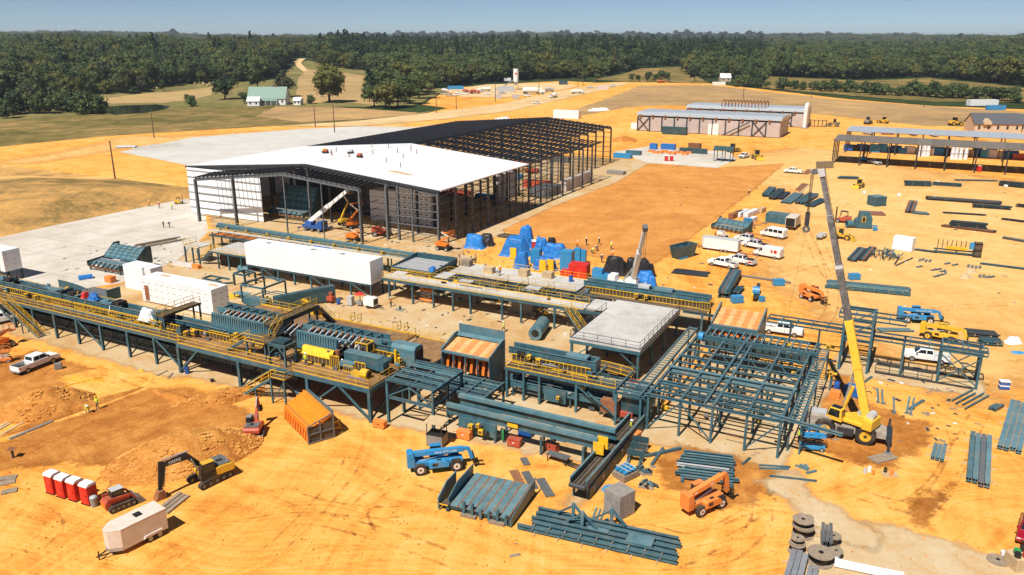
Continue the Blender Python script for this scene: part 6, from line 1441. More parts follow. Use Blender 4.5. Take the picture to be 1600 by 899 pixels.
def old_boards(label,segs,m='old_wood',w=.3,th=.06,name='board_stack',cat='boards',z=.06):
 t=thing(name,label,cat,G(*segs[0][0]))
 for k,(a,b)in enumerate(segs):
  p,q=G(*a)-t.location,G(*b)-t.location;bar(t,'board',m,p+Vector((0,0,z+k*.012)),q+Vector((0,0,z+k*.012)),w,th)
 return t
old_boards('three long weathered planks beside the dusty trailer',[((246,799),(282,771)),((253,801),(288,774)),((259,804),(294,776))],w=.42,th=.16,z=.1)
old_boards('grey concrete form plank on the dug soil at left edge',[((15,687),(82,659))],'grey',.45,.2)
old_boards('pale boards on the ground at the far left edge',[((-5,684),(40,659)),((-8,676),(28,655)),((0,668),(20,656))],'lumber',.28,.1)
old_boards('broken plywood scraps near the left edge below the boards',[((0,757),(24,752)),((-6,750),(26,746)),((2,771),(27,766))],'old_wood',.9,.08)
old_boards('short timbers on the sand below the walkway legs',[((245,588),(262,580)),((262,592),(270,584))],'old_wood',.2,.15)
t=thing('steel_post','short dark steel post with flat cap standing on the dirt at left','post',G(21,716));MB().cyl((0,0,0),(0,0,1.1),.14,10).build('post','steel_dark',t);MB().box(-.4,-.4,1.1,.4,.4,1.14).build('cap','rust',t)
pickup('pickup_truck','white crew cab pickup parked on the dirt at left below the walkway',57,574,heading((34.5,583),(83,564)),L=6.2)
pickup('pickup_truck','white pickup half hidden behind the leftmost stair',-2,506,heading((20,500),(-20,508)))
crate('block_stack','small stack of grey blocks beside the left white pickup',92,577,.4,.9,.6,.9,'grey',cat='blocks',slats=3)
boom_lift('boom_lift','orange boom lift cut off by the left edge of the picture',3,545,heading((0,548),(22,538)),'orange',.3)
scissor_lift('scissor_lift','small orange scissor lift at the left edge below the boom lift',G(8,566),.3,'lull_orange',1.6,1.8,.9)
old_boards('yellow pipe frame lying on the pad below the dirt heap',[((85,608),(160,590)),((112,590),(162,597)),((98,592),(130,598))],'safety_yellow',.12,.12,'pipe_pieces','pipes')
person('worker bending in a yellow vest and white hat at the form trench',G(137,645),-1.0,'bend','hivis');person('worker standing in yellow vest right beside the bending worker at the trench',G(153,640),-2.0,'walk','hivis','denim','safety_yellow')
person('worker in orange shirt standing in the shade under the platform stair',G(412,603),-1.6,'stand','hivis_orange')
t=thing('barrel','blue drum standing beside a walkway leg','barrel',G(293,584));MB().cyl((0,0,0),(0,0,.95),.31,14).build('drum','deep_blue',t);MB().cyl((0,0,.95),(0,0,.98),.32,14).build('lid','deep_blue',t);MB().cyl((0,0,.45),(0,0,.5),.325,14).build('hoop','deep_blue',t)
tarp_heap('sack','yellow sack lying on the sand below the walkway',G(221,580),.3,.5,.35,.35,'safety_yellow',31)['category']='sack'
crate('tool_jack','small black jack on the slab edge by the pit',332,597,.3,.5,.35,.45,'black',cat='tool')
def orange_feeder():
 a,b,c=G(443,655),G(482,695),G(514,683);hd=math.atan2((b-a).y,(b-a).x);L=(b-a).length;D=3.0
 t=thing('step_feeder','bright orange stepped feeder section on the sand before the platform stair','log feeder',a,hd)
 n=7
 for k in range(n):
  y0=.2+D*.95*k/n;y1=.2+D*.95*(k+1)/n;z0=1.75+1.5*k/n
  MB().hexa([(0,y0,z0-.5),(L,y0,z0-.5),(L,y1,z0-.25),(0,y1,z0-.25)],[(0,y0,z0+.12),(L,y0,z0+.12),(L,y1,z0+.0),(0,y1,z0+.0)]).build('step_plate','bright_orange',t)
 for k in range(10):
  x=.25+(L-.8)*k/9
  MB().prism([(-.05,.25),(.55,.25),(.35,1.7),(.18,1.85)],x,x+.42,'x').build('fin','orange',t)
 MB().box(.1,.5,.2,L-.1,.6,1.8).build('inner_panel','rust',t);bar(t,'skid','teal_dark',(0,.2,.12),(L,.2,.12),.2,.24);bar(t,'skid','teal_dark',(0,D,.12),(L,D,.12),.2,.24)
 bar(t,'back_rail','teal',(0,D+.15,3.2),(L,D+.15,3.2),.2,.3)
 for y in(0,D*.5,D+.1):bar(t,'end_post','steel_grey',(L+.1,y,.1),(L+.1,y,2.2+y*.32),.14)
 for z in(.15,1.2,2.2):bar(t,'end_rail','steel_grey',(L+.1,0,z),(L+.1,D+.1,z+(.9 if z>2 else 0)),.12)
 MB().box(L-.02,.1,.3,L+.02,D,2.1).build('end_panel','grating',t)
 t2=thing('pipe_stand','crooked yellow pipe stand behind the orange feeder section','stand',G(524,672),.5)
 for q in(((-.6,-.5,0),(-.2,0,1.0)),((.6,-.5,0),(.3,.1,1.0)),((0,.6,0),(0,.1,1.0)),((-.6,0,.9),(.8,.2,1.1)),((-.4,-.4,.4),(.5,-.4,.5))):bar(t2,'tube','safety_yellow',*q,.16)
mat('bright_orange',(.90,.33,.03),.45,var=.15,dirt=.15);orange_feeder()  # bright orange paint of the step plates
# front centre
telehandler('telehandler','blue telehandler parked on the sand behind the slatted teal deck',684,732,heading((661,741),(712,735)),'blue',(.3,.0),6.0,.66,'Genie GTH-1056','dusty_white')
def slat_deck():
 a,b,c=G(699,800),G(796,824),G(834,765);hd=math.atan2((b-a).y,(b-a).x);L=(b-a).length;D=6.0
 t=thing('log_deck','sloping teal slatted deck with upright side plates on the sand in front','log deck',a,hd)
 n=7;z0,z1=.75,1.15
 for k in range(n):
  x0=.25+(L-.4)*k/n;x1=x0+(L-.4)/n-.16
  MB().hexa([(x0,.2,z0-.12),(x1,.2,z0-.12),(x1,D,z1-.12),(x0,D,z1-.12)],[(x0,.2,z0),(x1,.2,z0),(x1,D,z1),(x0,D,z1)]).build('slat','teal_lit',t)
  bar(t,'chain_rail','rust',(x1+.08,.1,z0-.06),(x1+.08,D,z1-.06),.14,.14)
  if 0<k:MB().box(x1-.2,-.05,.15,x1+.05,.25,z0+(.75 if k in(1,2,5)else .35)).build('stop_post','teal',t)
 for x in(0,L):bar(t,'skid','teal_dark',(x,0,.3),(x,D+.1,.6),.3,.6)
 for y in(.4,D/2,D-.3):bar(t,'cross_beam','teal_dark',(0,y,.45),(L,y,.45),.25,.35)
 MB().prism([(-.2,.2),(D*.6,.2),(D*.62,2.3),(1.6,2.3),(-.2,1.5)],-.95,-.83,'x').build('side_plate','teal_lit',t)
 MB().prism([(.4,.2),(D*.98,.4),(D,2.1),(2.5,2.1),(.4,1.3)],-.1,.0,'x').build('side_plate','teal',t)
 MB().prism([(-.1,.15),(D,.3),(D+.2,2.0),(D-.6,1.7),(-.1,1.0)],L+.1,L+.22,'x').build('side_plate','teal',t)
 p=MB().box(-.8,-.1,.68,.1,1.1,.72).build('walk_plate','grating',t);rail(MB(),[(-.8,-.1,.72),(.1,-.1,.72)],h=.05).build('plate_edge','safety_yellow',p)
 for x in(1.5,4.5):MB().box(x,-.25,.05,x+1.6,.15,.3).build('chock','old_wood',t)
slat_deck()
t=thing('steel_plates','rust streaked steel plates lying on the sand beside the slatted deck','plates',G(812,742),heading((780,712),(800,750)))
for k,(x,y,l,w_)in enumerate(((-1.0,-.9,4.0,1.0),(-.4,.25,3.6,.9),(1.4,1.3,3.6,1.0),(-3.2,.9,1.6,.8))):MB().box(x,y,.03+k*.02,x+l,y+w_,.07+k*.02).build('plate','rust' if k==0 else 'steel_grey',t)
t=thing('welding_machine','grey machine with a tan canopy behind the blue telehandler','machine',G(683,694),-.35);MB().box(-1.0,-.8,.15,1.0,.8,1.4).build('housing','grey',t,bevel=.04);MB().box(-1.02,-.82,1.4,1.02,.82,1.46).build('lid','black',t)
for x in(-.9,.9):
 for y in(-.7,.7):bar(t,'post','steel_dark',(x,y,0),(x,y,2.9),.08)
MB().box(-1.2,-1.0,2.9,1.2,1.0,3.0).build('canopy','lumber',t)
crate('gang_box','orange tool chest at the corner leg of the rust floored platform',594,668,-.4,1.5,.8,.85,'lull_orange','lull_orange','tool box',handle='black')
crate('gang_box','orange tool chest under the twin teal channels left of the yellow motors',726,685,-.45,1.7,.9,.95,'lull_orange','lull_orange','tool box',handle='print_white')
crate('gang_box','dark red tool chest with raised lid under the twin teal channels',804,697,-.35,1.5,.9,.9,'machine_red','machine_red','tool box',handle='print_white')
crate('gang_box','dark red tool chest beside the trestle table under the channels',862,704,-.7,1.6,.8,.9,'machine_red','machine_red','tool box',handle='black')
crate('gang_box','dark blue tool chest in the shade under the channel conveyors',821,682,-.45,1.6,.7,.7,'deep_blue','deep_blue','tool box')
crate('gang_box','light blue tool chest in the shade left of the yellow end plate',876,688,-.45,1.5,.8,.7,'blue','blue','tool box')
crate('gang_box','orange tool chest beside the upper end of the inclined conveyor',991,690,.9,1.5,1.0,1.1,'lull_orange','lull_orange','tool box')
t=thing('gas_cart','cart with green gas bottle beside the red tool chest','cart',G(785,690),.4)
for y,m in((-.18,'green'),(.18,'steel_dark')):MB().cyl((0,y,.2),(0,y,1.5),.14,10).build('bottle',m,t);MB().cyl((0,y,1.5),(0,y,1.7),.05,6).build('valve','galv',t)
bar(t,'frame','black',(.2,0,.1),(.25,0,1.5),.08,.4);wheel(t,.1,-.35,.2,.08)
t=thing('work_table','trestle table with loose steel bars on the sand before the channels','table',G(872,722),heading((850,710),(890,722)));MB().box(-1.3,-.5,.8,1.3,.5,.88).build('top','steel_grey',t)
for x in(-1.1,1.1):
 for y in(-.4,.4):bar(t,'leg','black',(x,y,0),(x,y,.8),.08)
for k in range(3):bar(t,'bar','steel_dark',(.6,-.3+k*.3,.3),(3.0,-.4+k*.4,.1),.08)
def bottom_stack():
 t=beams('long teal frame beams with brackets stacked on the sand at bottom centre',(816,833),(1046,886),5,.34,.42,.5,1,'teal','i',sleepers=6,jitter=.7)
 for x,y in((-3.0,1.4),(-1.8,.4),(.6,1.9)):
  bar(t,'bracket','teal_lit',(x,y,.55),(x,y,2.0),.28);bar(t,'bracket','teal',(x,y,1.9),(x+1.5,y-.4,.7),.2);bar(t,'bracket','teal',(x-1.6,y,.6),(x,y,1.7),.14)
 MB().box(2.6,-.8,.62,5.0,.7,.7).build('plate','teal_lit',t);MB().box(-1.2,-.2,.62,.8,.4,.68).build('plate','teal_lit',t)
 for k in range(9):bar(t,'clip','old_wood',(-6+k*1.5,-1.9,.45),(-6+k*1.5,-.6,.45),.1)
bottom_stack()
t=thing('block_pallet','tall grey cube of stacked concrete blocks right of the inclined conveyor','blocks',G(967,801),heading((943,797),(966,811)))
for l in range(6):
 for i in range(4):
  for j in range(4):bar(t,'block','block',(-1.05+i*.53,-1.05+j*.53+.26,.12+l*.41+.2),(-1.05+i*.53+.52,-1.05+j*.53+.26,.12+l*.41+.2),.52,.40)
for y in(-.8,0,.8):bar(t,'pallet_board','wood',(-1.1,y,.06),(1.1,y,.06),.3,.12)
tarp_heap('tarp','scrap of blue sheet behind the concrete block cube',G(952,765),.4,1.1,.6,.5,'blue',33)
old_boards('short steel channels standing beside the block cube',[((926,811),(932,795)),((932,813),(938,797)),((938,815),(944,798)),((944,816),(950,812))],'teal_lit',.16,.2,'channel_pieces','steel pieces')
t=thing('bottle_crate','wooden crate of blue gas bottles right of the inclined conveyor','crate',G(977,745),heading((965,738),(983,748)))
MB().box(-.9,-1.1,.1,.9,1.1,.7).build('crate','old_wood',t)
for i in range(3):
 for k in range(3):bar(t,'bottle','blue',(-.55+i*.55,-.85+k*.6,.95),(-.55+i*.55,-.35+k*.6,.95),.42,.42,'rod')
for y in(-.5,.1,.7):bar(t,'strap','light_grey',(-.9,y,1.2),(.9,y,1.2),.1,.06)
t=thing('sawhorse','dark steel sawhorse frames beside the crate of gas bottles','stand',G(992,722),heading((985,730),(997,700)))
for x in(0,1.6,3.2):
 bar(t,'top','teal_dark',(x,-.9,1.1),(x,.9,1.1),.25,.7)
 for y in(-.8,.8):bar(t,'leg','teal',(x-.4,y,0),(x,y,1.1),.1);bar(t,'leg','teal',(x+.4,y,0),(x,y,1.1),.1)
bar(t,'rail','teal',(-1.5,-.6,.3),(2.5,-.6,.3),.2);bar(t,'rail','teal',(-1.5,.6,.3),(2.5,.6,.3),.2)
for lab,x,y in(('pallet of teal steel fittings nearest the crate of gas bottles',1007,738),('pallet of teal steel fittings left of the orange telehandler',1010,760)):
 t=thing('parts_pallet',lab,'pallet',G(x,y),-.3);MB().box(-.8,-.6,.02,.8,.6,.14).build('pallet','old_wood',t);rr=random.Random(x)
 for k in range(12):p=Vector((rr.uniform(-.7,.7),rr.uniform(-.5,.5),.25));bar(t,'fitting',rr.choice(['teal','teal_lit','black']),p,p+Vector((rr.uniform(-.5,.5),rr.uniform(-.5,.5),.1)),.18)
old_boards('two crossed teal channels lying on red soil',[((1018,729),(1036,703)),((1009,715),(1064,703))],'teal',.3,.3,'channel_pieces','steel pieces',.2)
t=beams('stack of loosely spaced teal and white beams behind the orange telehandler',(1060,752),(1146,763),10,.26,.3,.34,1,'teal','i',sleepers=0,jitter=.6,z0=.35,mats=['teal_lit','teal','teal_lit','teal','light_grey','teal'])
for x in(-2.4,2.6):bar(t,'sleeper','teal',(x,-3.3,.2),(x,3.4,.2),.3,.3)
old_boards('short dark channel off the end of the spaced beam stack',[((1160,727),(1172,717))],'teal_dark',.25,.25)
telehandler('telehandler','orange telehandler with white lettered boom parked before the beam stack',1099,793,heading((1082,816),(1126,797)),'lull_orange',(.3,.16),4.9,.60,'Lull','dusty_white','lull_orange',word2='644')
mat('crane_base',(.36,.31,.26),.7,var=.25,dirt=.35)
def crane():
 w1,w2=G(1287,683),G(1350,695);hd=math.atan2((w2-w1).y,(w2-w1).x);wb=(w2-w1).length;n=Vector((-math.sin(hd),math.cos(hd),0))
 c=(w1+w2)/2+n*1.5
 t=thing('mobile_crane','yellow rough terrain crane with long telescopic boom raised at right','crane',c,hd)
 MB().prism([(-4.2,.9),(4.3,.9),(4.3,1.5),(3.6,1.75),(-3.0,1.8),(-4.2,1.5)],-1.15,1.15).build('carrier','crane_base',t,bevel=.05)
 MB().prism([(-4.3,1.5),(-1.5,1.7),(-1.6,2.5),(-3.9,2.4)],-1.1,1.1).build('engine_hood','crane_base',t,bevel=.12);MB().box(-4.0,-.6,2.42,-2.2,.6,2.62).build('hood_top','light_grey',t)
 for x in(-wb/2,wb/2):
  for sy in(-1,1):wheel(t,x,sy*1.38,1.1,.76,'machine_yellow',sy,'rubber');MB().prism([(x-1.1,1.55),(x+1.1,1.55),(x+.8,1.98),(x-.8,1.98)],sy*1.32-.36,sy*1.32+.36).build('fender','black',t)
 MB().box(-.9,-1.5,.7,.9,-1.1,1.5).build('tool_locker','steel_dark',t)
 for x in(-4.5,4.6):
  MB().box(x-.3,-1.5,.8,x+.3,1.5,1.5).build('outrigger_box','steel_dark',t)
  for sy in(-1,1):bar(t,'outrigger_beam','steel_dark',(x,0,1.0),(x,sy*2.9,1.0),.3,.3);bar(t,'outrigger_jack','steel_dark',(x,sy*2.9,.25),(x,sy*2.9,1.7),.26);MB().cyl((x,sy*2.9,.22),(x,sy*2.9,.3),.4,12).build('float','galv',t)
 tip_w=G(1284,268,30.0);inv=Matrix.Rotation(-hd,3,'Z')
 tl=inv@Vector((tip_w.x-c.x,tip_w.y-c.y,0));tip=Vector((tl.x,tl.y,30.0))
 az=math.atan2(tl.y,tl.x-.8);f=Vector((math.cos(az),math.sin(az),0));sd_=Vector((-f.y,f.x,0));C=Vector((.2,0,0));Z=Vector((0,0,1))
 def blk(nm,m,x0,x1,y0,y1,z0,z1,x0t=None,x1t=None,bev=.06):
  P=lambda x,y,z:C+f*x+sd_*y+Z*z
  x0t=x0 if x0t is None else x0t;x1t=x1 if x1t is None else x1t
  return MB().hexa([P(x0,y0,z0),P(x1,y0,z0),P(x1,y1,z0),P(x0,y1,z0)],[P(x0t,y0,z1),P(x1t,y0,z1),P(x1t,y1,z1),P(x0t,y1,z1)]).build(nm,m,t,bevel=bev)
 MB().cyl(C+Z*1.75,C+Z*2.1,1.0,20).build('slew_ring','black',t)
 blk('turntable','crane_yellow',-2.2,1.6,-1.1,1.1,2.1,2.5);blk('counterweight','crane_yellow',-3.1,-2.0,-1.25,1.25,2.0,3.2);
 for s_ in(-.62,.62):blk('boom_bracket','crane_yellow',-2.6,.6,s_-.12,s_+.12,2.5,3.3,-2.5,-1.2)
 for x in(-2.5,-1.5):MB().cyl(C+f*x-sd_*.5+Z*3.5,C+f*x+sd_*.5+Z*3.5,.45,14).build('winch_drum','light_grey',t)
 cb=blk('cab','crane_yellow',.1,2.0,.75,1.75,2.2,3.75,.2,1.6)
 P=lambda x,y,z:C+f*x+sd_*y+Z*z
 panel(cb,'cab_window','glass',[P(.4,1.77,2.75),P(1.75,1.77,2.75),P(1.5,1.77,3.6),P(.4,1.77,3.6)],.02);panel(cb,'windscreen','glass',[P(1.93,.85,2.7),P(1.93,1.65,2.7),P(1.66,1.65,3.65),P(1.66,.85,3.65)],.03);panel(cb,'roof_window','glass',[P(.4,.85,3.78),P(1.5,.85,3.78),P(1.5,1.65,3.78),P(.4,1.65,3.78)],.02);panel(cb,'rear_window','glass',[P(.13,.9,2.8),P(.13,1.6,2.8),P(.18,1.6,3.6),P(.18,.9,3.6)],.02)
 foot=C-f*1.9+Z*3.15;d=tip-foot;L=d.length;dn=d.normalized()
 bar(t,'boom_base','crane_yellow',foot-dn*.3,foot+dn*11.2,.86,1.05)
 for k,(a,b,w_)in enumerate(((11.0,17.5,.74),(17.3,23.2,.64),(23.0,L-.2,.54))):
  bar(t,'boom_section','boom_grey',foot+dn*a,foot+dn*b,w_,w_*1.2);bar(t,'boom_collar','light_grey' if k else 'crane_yellow',foot+dn*(a-.15),foot+dn*(a+.25),w_*1.25,w_*1.42)
 bar(t,'boom_collar','crane_yellow',foot+dn*5.6,foot+dn*5.9,1.0,1.2);bar(t,'boom_box','black',foot+dn*4.0-sd_*.6,foot+dn*4.4-sd_*.6,.4,.4)
 bar(t,'lift_cylinder','galv',C+f*1.0+Z*2.3,foot+dn*6.0,.30,.30,'rod');bar(t,'lift_cylinder_barrel','crane_yellow',C+f*1.0+Z*2.3,foot+dn*3.2+f*.9,.44,.44,'rod')
 hs=tip+f*.7-Z*.1
 bar(t,'boom_head','light_grey',tip-dn*.6,tip+dn*.3,.7,.9);bar(t,'head_sheaves','steel_grey',hs-sd_*.3,hs+sd_*.3,.7,.7,'rod');bar(t,'head_arm','light_grey',tip,hs+f*.5,.4,.45)
 hz=30.0-5.0
 hk=Vector((hs.x,hs.y,hz))+f*.35
 for s_ in(-.22,-.08,.08,.22):bar(t,'hoist_rope','black',hs+f*.35+sd_*s_*1.6,hk+sd_*s_,.05)
 bar(t,'hook_block','steel_dark',hk+Z*.2,hk-Z*1.3,.5,.34);MB().tube(hk-sd_*.12-Z*1.75,hk+sd_*.12-Z*1.75,.42,.2,14).build('hook','steel_grey',t)
 bar(t,'boom_rope','black',C-f*2.0+Z*3.9,tip+Z*.5-f*.3,.04)
 bar(t,'tag_line','black',hk-Z*1.9,Vector((hk.x-2.0,hk.y-1.0,.1)),.022)
mat('boom_grey',(.13,.125,.12),.55,var=.5,scale=2.5,dirt=.35,dirtcol=(.45,.42,.38));crane()
t=thing('timber_mat','timber mat under the crane outrigger float','timber mat',G(1379,717),heading((1352,718),(1400,706)))
for k in range(4):bar(t,'timber','old_wood',(-1.5,-.55+k*.37,.1),(1.5,-.55+k*.37,.1),.35,.2)
scissor_lift('scissor_lift','blue scissor lift at the corner of the large steel frame beside the crane',G(1268,702),heading((1248,700),(1290,703)),'blue',1.7,2.6,1.2)
person('worker in yellow vest standing behind the blue scissor lift',G(1247,692),-.5,'stand','hivis','denim','green')
t=thing('crate_box','bright blue box on the ground left of the crane boom','box',G(1334,617),heading((1322,617),(1345,625)));MB().box(-1.1,-.9,.05,1.1,.9,1.1).build('box','tarp_blue',t,bevel=.04);MB().box(-1.12,-.92,1.1,1.12,.92,1.16).build('lid','tarp_blue',t)
old_boards('teal channel lying behind the blue box by the crane',[((1351,598),(1362,590))],'teal',.3,.3)
for k,(x,y)in enumerate(((1372,629),(1379,631),(1397,646),(1416,646),(1423,648))):
 t=thing('steel_post',('leftmost','second from left','middle','fourth from left','rightmost')[k]+' loose teal post lying on the soil right of the crane boom','post',G(x,y),0,'teal posts right of the crane boom')
 q=G(x+(-1 if k<3 else 5),y-(20 if k<2 else 24))-G(x,y);bar(t,'post','teal_lit',(0,0,.15),(q.x,q.y,.15),.22,.22);MB().box(-.2,-.2,0,.2,.2,.05).build('base_plate','teal',t)
old_boards('thick teal channel beside the loose posts right of the crane',[((1420,641),(1443,627))],'teal',.35,.35)
beams('four spaced teal pipes on the sand below the bridge tower',(1515,641),(1548,623),4,.2,.2,.5,1,'teal','rod',sleepers=0,jitter=.6,cat='pipes',name='pipe_row')
beams('short pair of teal channels near the right edge',(1555,645),(1569,638),2,.4,.3,.1,1,'teal','c',sleepers=0)
def vstack(label,a,b,n,w,h,m='teal_lit',sl=4,mats=None,layers=1):
 "bundle seen end on: a near left corner, b far left corner, members laid side by side to the right"
 p,q=G(*a),G(*b);hd=math.atan2((q-p).y,(q-p).x);L=(q-p).length;rt=Vector((math.sin(hd),-math.cos(hd),0))
 t=thing('beam_stack',label,'steel beams',p.lerp(q,.5)+rt*n*(w+.05)/2,hd);rr=random.Random(int(a[0]))
 for l in range(layers):
  for k in range(n):y=(k+.5-n/2)*(w+.05);bar(t,'beam',mats[k%len(mats)]if mats else m,(-L/2+rr.uniform(-.3,.3),y,.2+h/2+l*(h+.02)),(L/2+rr.uniform(-.4,.1),y,.2+h/2+l*(h+.02)),w,h,'i' if l==0 else 'box')
 for k in range(sl):x=-L/2+L*(k+.5)/sl;bar(t,'sleeper','lumber',(x,-n*(w+.05)/2-.5,.1),(x,n*(w+.05)/2+.5,.1),.14,.18)
 return t
vstack('wide stack of blue grey beams on timber at the right side',(1508,756),(1515,681),4,.5,.5,mats=['teal_lit','steel_grey','teal_lit','teal'])
vstack('stack of wide blue grey beams cut by the right edge',(1557,701),(1578,630),4,.55,.4,sl=3)
vstack('three short blue grey channels between crane and beam stacks',(1453,718),(1459,695),3,.4,.3,sl=2)
t=thing('cooler_stack','stacked blue and white coolers on the sand at right','coolers',G(1568,608),-.2)
for k in range(2):MB().box(-.6,-.35,.03+k*.62,.6,.35,.45+k*.62).build('cooler','deep_blue',t,bevel=.03);MB().box(-.62,-.37,.45+k*.62,.62,.37,.6+k*.62).build('lid','print_white',t,bevel=.03)
t=thing('tool_group','white canisters and orange tools on a board before the crane','tools',G(1373,742),0)
for x,y,m in((-1.3,.4,'light_grey'),(-.7,.7,'print_white'),(-.6,0,'lull_orange'),(.9,.5,'black'),(1.5,.2,'lull_orange'),(1.2,-.2,'lull_orange')):MB().cyl((x,y,0),(x,y,.55),.2,10,.16).build('canister',m,t)
MB().box(.4,-.5,.01,2.0,.7,.06).build('board','lumber',t)
old_boards('thin teal pipes on the dirt below the large steel frame',[((1186,728),(1235,731)),((1186,733),(1232,734)),((1202,745),(1276,753))],'teal',.22,.2,'pipe_pieces','pipes')
old_boards('small heap of steel offcuts left of the blue scissor lift',[((1243,728),(1262,736)),((1250,727),(1264,734)),((1258,727),(1262,733)),((1260,741),(1275,737))],'teal_lit',.25,.2,'offcuts','steel pieces')
def car():
 t=thing('car','dark red car facing the viewer at the right edge','car',G(1607,838),heading((1598,815),(1590,858)))
 MB().prism([(-2.3,.35),(2.2,.35),(2.35,.6),(2.25,.85),(1.2,1.05),(-2.2,1.1),(-2.4,.8)],-.93,.93).build('body','car_red',t,bevel=.12)
 c=MB().hexa([(-2.0,-.85,1.02),(1.15,-.85,1.02),(1.15,.85,1.02),(-2.0,.85,1.02)],[(-1.6,-.66,1.62),(.25,-.66,1.62),(.25,.66,1.62),(-1.6,.66,1.62)]).build('cabin','car_red',t,bevel=.08)
 panel(c,'windshield','glass',[(1.08,-.72,1.12),(1.08,.72,1.12),(.36,.58,1.58),(.36,-.58,1.58)],.03)
 for sy in(-1,1):
  panel(c,'side_window','glass',[(-1.7,sy*.835,1.12),(.8,sy*.835,1.12),(.15,sy*.69,1.56),(-1.45,sy*.69,1.56)],.02)
  MB().box(2.05,sy*.72-.16,.68,2.3,sy*.72+.14,.82).build('headlight','lamp_clear',t);MB().box(.75,sy*.95-.1,1.02,.9,sy*.95+.12,1.18).build('mirror','car_red',t)
  for x in(-1.4,1.4):wheel(t,x,sy*.82,.34,.24,'galv',sy)
 MB().box(2.3,-.5,.5,2.37,.5,.72).build('grille','black',t);MB().box(2.37,-.18,.45,2.39,.18,.55).build('number_plate','print_white',t)
car()
def reel(label,px,py,r,h,m='old_wood',z=0,flat=True,wind='black'):
 t=thing('cable_reel',label,'cable reel',G(px,py)+Vector((0,0,z)),R.uniform(0,3))
 ax=[(0,0,0),(0,0,h)]if flat else[(-h/2,0,r),(h/2,0,r)]
 a,b=Vector(ax[0]),Vector(ax[1]);d=(b-a).normalized()
 MB().cyl(a,a+d*.08,r,22).build('flange',m,t);MB().cyl(b-d*.08,b,r,22).build('flange',m,t);MB().cyl(a+d*.08,b-d*.08,r*.62,16).build('wound_cable',wind,t);MB().cyl(b,b+d*.02,r*.2,10).build('bore','black',t)
reel('large empty wooden cable reel nearest the viewer in the reel cluster',1281,878,1.15,1.0);reel('wooden cable reel standing right of the grey panel stack',1301,850,.68,.9)
reel('reel with white cable at the right of the reel cluster',1305,872,.62,.8,wind='print_white');reel('small wooden reel at the back top of the reel cluster',1262,818,.5,.7)
reel('wide wooden reel with black cable at the back of the reel cluster',1254,836,1.0,1.0);reel('stacked wooden reel on top of the wide black reel',1252,836,.95,.7,z=1.02);reel('wooden reel with black cable left in the reel cluster',1244,862,.75,.9);reel('small reel stacked on the left black reel',1244,862,.6,.55,z=.92);reel('low wooden reel at the left front of the cluster',1243,884,.6,.7)
reel('flat wooden reel flange lying by the slab edge at lower right',1559,876,.9,.12);
vstack('narrow stack of grey panels standing between the cable reels',(1281,862),(1281,834),3,.28,1.1,'steel_grey',2)
vstack('stack of perforated galvanised cable trays at the bottom edge',(1222,915),(1235,870),3,.45,.35,'galv',2,layers=2);vstack('small coil rack of galvanised trays right of the cable trays',(1258,908),(1262,890),2,.4,.3,'galv',2)
beams('long white cable tray covers along the bottom edge',(1300,888),(1415,912),3,.3,.12,.12,1,'white','c',sleepers=0,cat='trays',name='cable_trays')
t=thing('bucket','white bucket beside the flat wooden reel flange','bucket',G(1567,868));MB().cyl((0,0,0),(0,0,.42),.17,12,.21).build('pail','print_white',t);MB().cyl((0,0,.42),(0,0,.44),.22,12).build('lid','print_white',t)
t=thing('supply_crate','wooden crate with green and orange supplies at the lower right edge','crate',G(1597,885),.1)
for k in range(5):MB().box(-1.2,-.8,.05+k*.24,1.2,.8,.25+k*.24).build('slat','lumber',t)
for x,y,m in((-.6,.2,'green'),(-.2,-.4,'red'),(.5,.1,'lull_orange'),(-.9,-.3,'black'),(.2,.5,'black')):MB().cyl((x,y,1.25),(x,y,1.65),.28,10).build('supply',m,t)
# right side yard
pickup('pickup_truck','white crew cab pickup parked under the conveyor bridge at right',1446,564,heading((1469,573),(1417,566)),L=6.0)
pickup('pickup_truck','white pickup parked behind the orange stepped feeder and large frame',1222,522,heading((1205,520),(1240,525)))
telehandler('telehandler','yellow telehandler parked behind the conveyor bridge at right',1469,531,heading((1440,532),(1486,541)),'machine_yellow',(.3,.02),5.4,.62,None,'machine_yellow')
telehandler('telehandler','blue telehandler standing on the sand behind the yellow telehandler',1432,503,heading((1411,508),(1456,511)),'blue',(.3,-.02),5.6,.6,'Genie GTH-1056','dusty_white')
telehandler('telehandler','small orange telehandler on open sand left of the crane boom',1266,468,heading((1250,461),(1288,475)),'lull_orange',(.3,.0),4.2,.5,None,'dusty_white')
t=beams('long deep bundle of teal channels lying behind the crane boom',(1291,451),(1421,464),5,.34,.5,.05,2,'teal_dark','c',sleepers=6,jitter=.3,mats=['teal','teal_lit','teal_dark'])
beams('black pipe bundle at the right of the yellow telehandler',(1510,527),(1560,532),6,.3,.3,.05,2,'steel_dark','rod',sleepers=2,cat='pipes',name='pipe_bundle');beams('short black pipe bundle below the long black pipe bundle',(1534,541),(1566,543),6,.28,.28,.04,2,'teal_dark','rod',sleepers=2,cat='pipes',name='pipe_bundle')
beams('flat teal beams on the sand beside the rear blue telehandler',(1373,519),(1427,520),3,.3,.2,.1,1,'teal_lit','c',sleepers=0)
tarp_heap('tarp','blue plastic scrap on the sand at the right edge',G(1591,552),0,1.3,.7,.35,'blue',41);tarp_heap('tarp','crumpled pale sheet heap at the right edge behind blue scrap',G(1583,535),0,1.6,1.4,1.0,'wrap_white',42)
crate('wrapped_box','large white wrapped box on the sand at the right',1411,391,heading((1396,391),(1427,396)),4.0,2.2,2.9,'roof_white','roof_white','box')
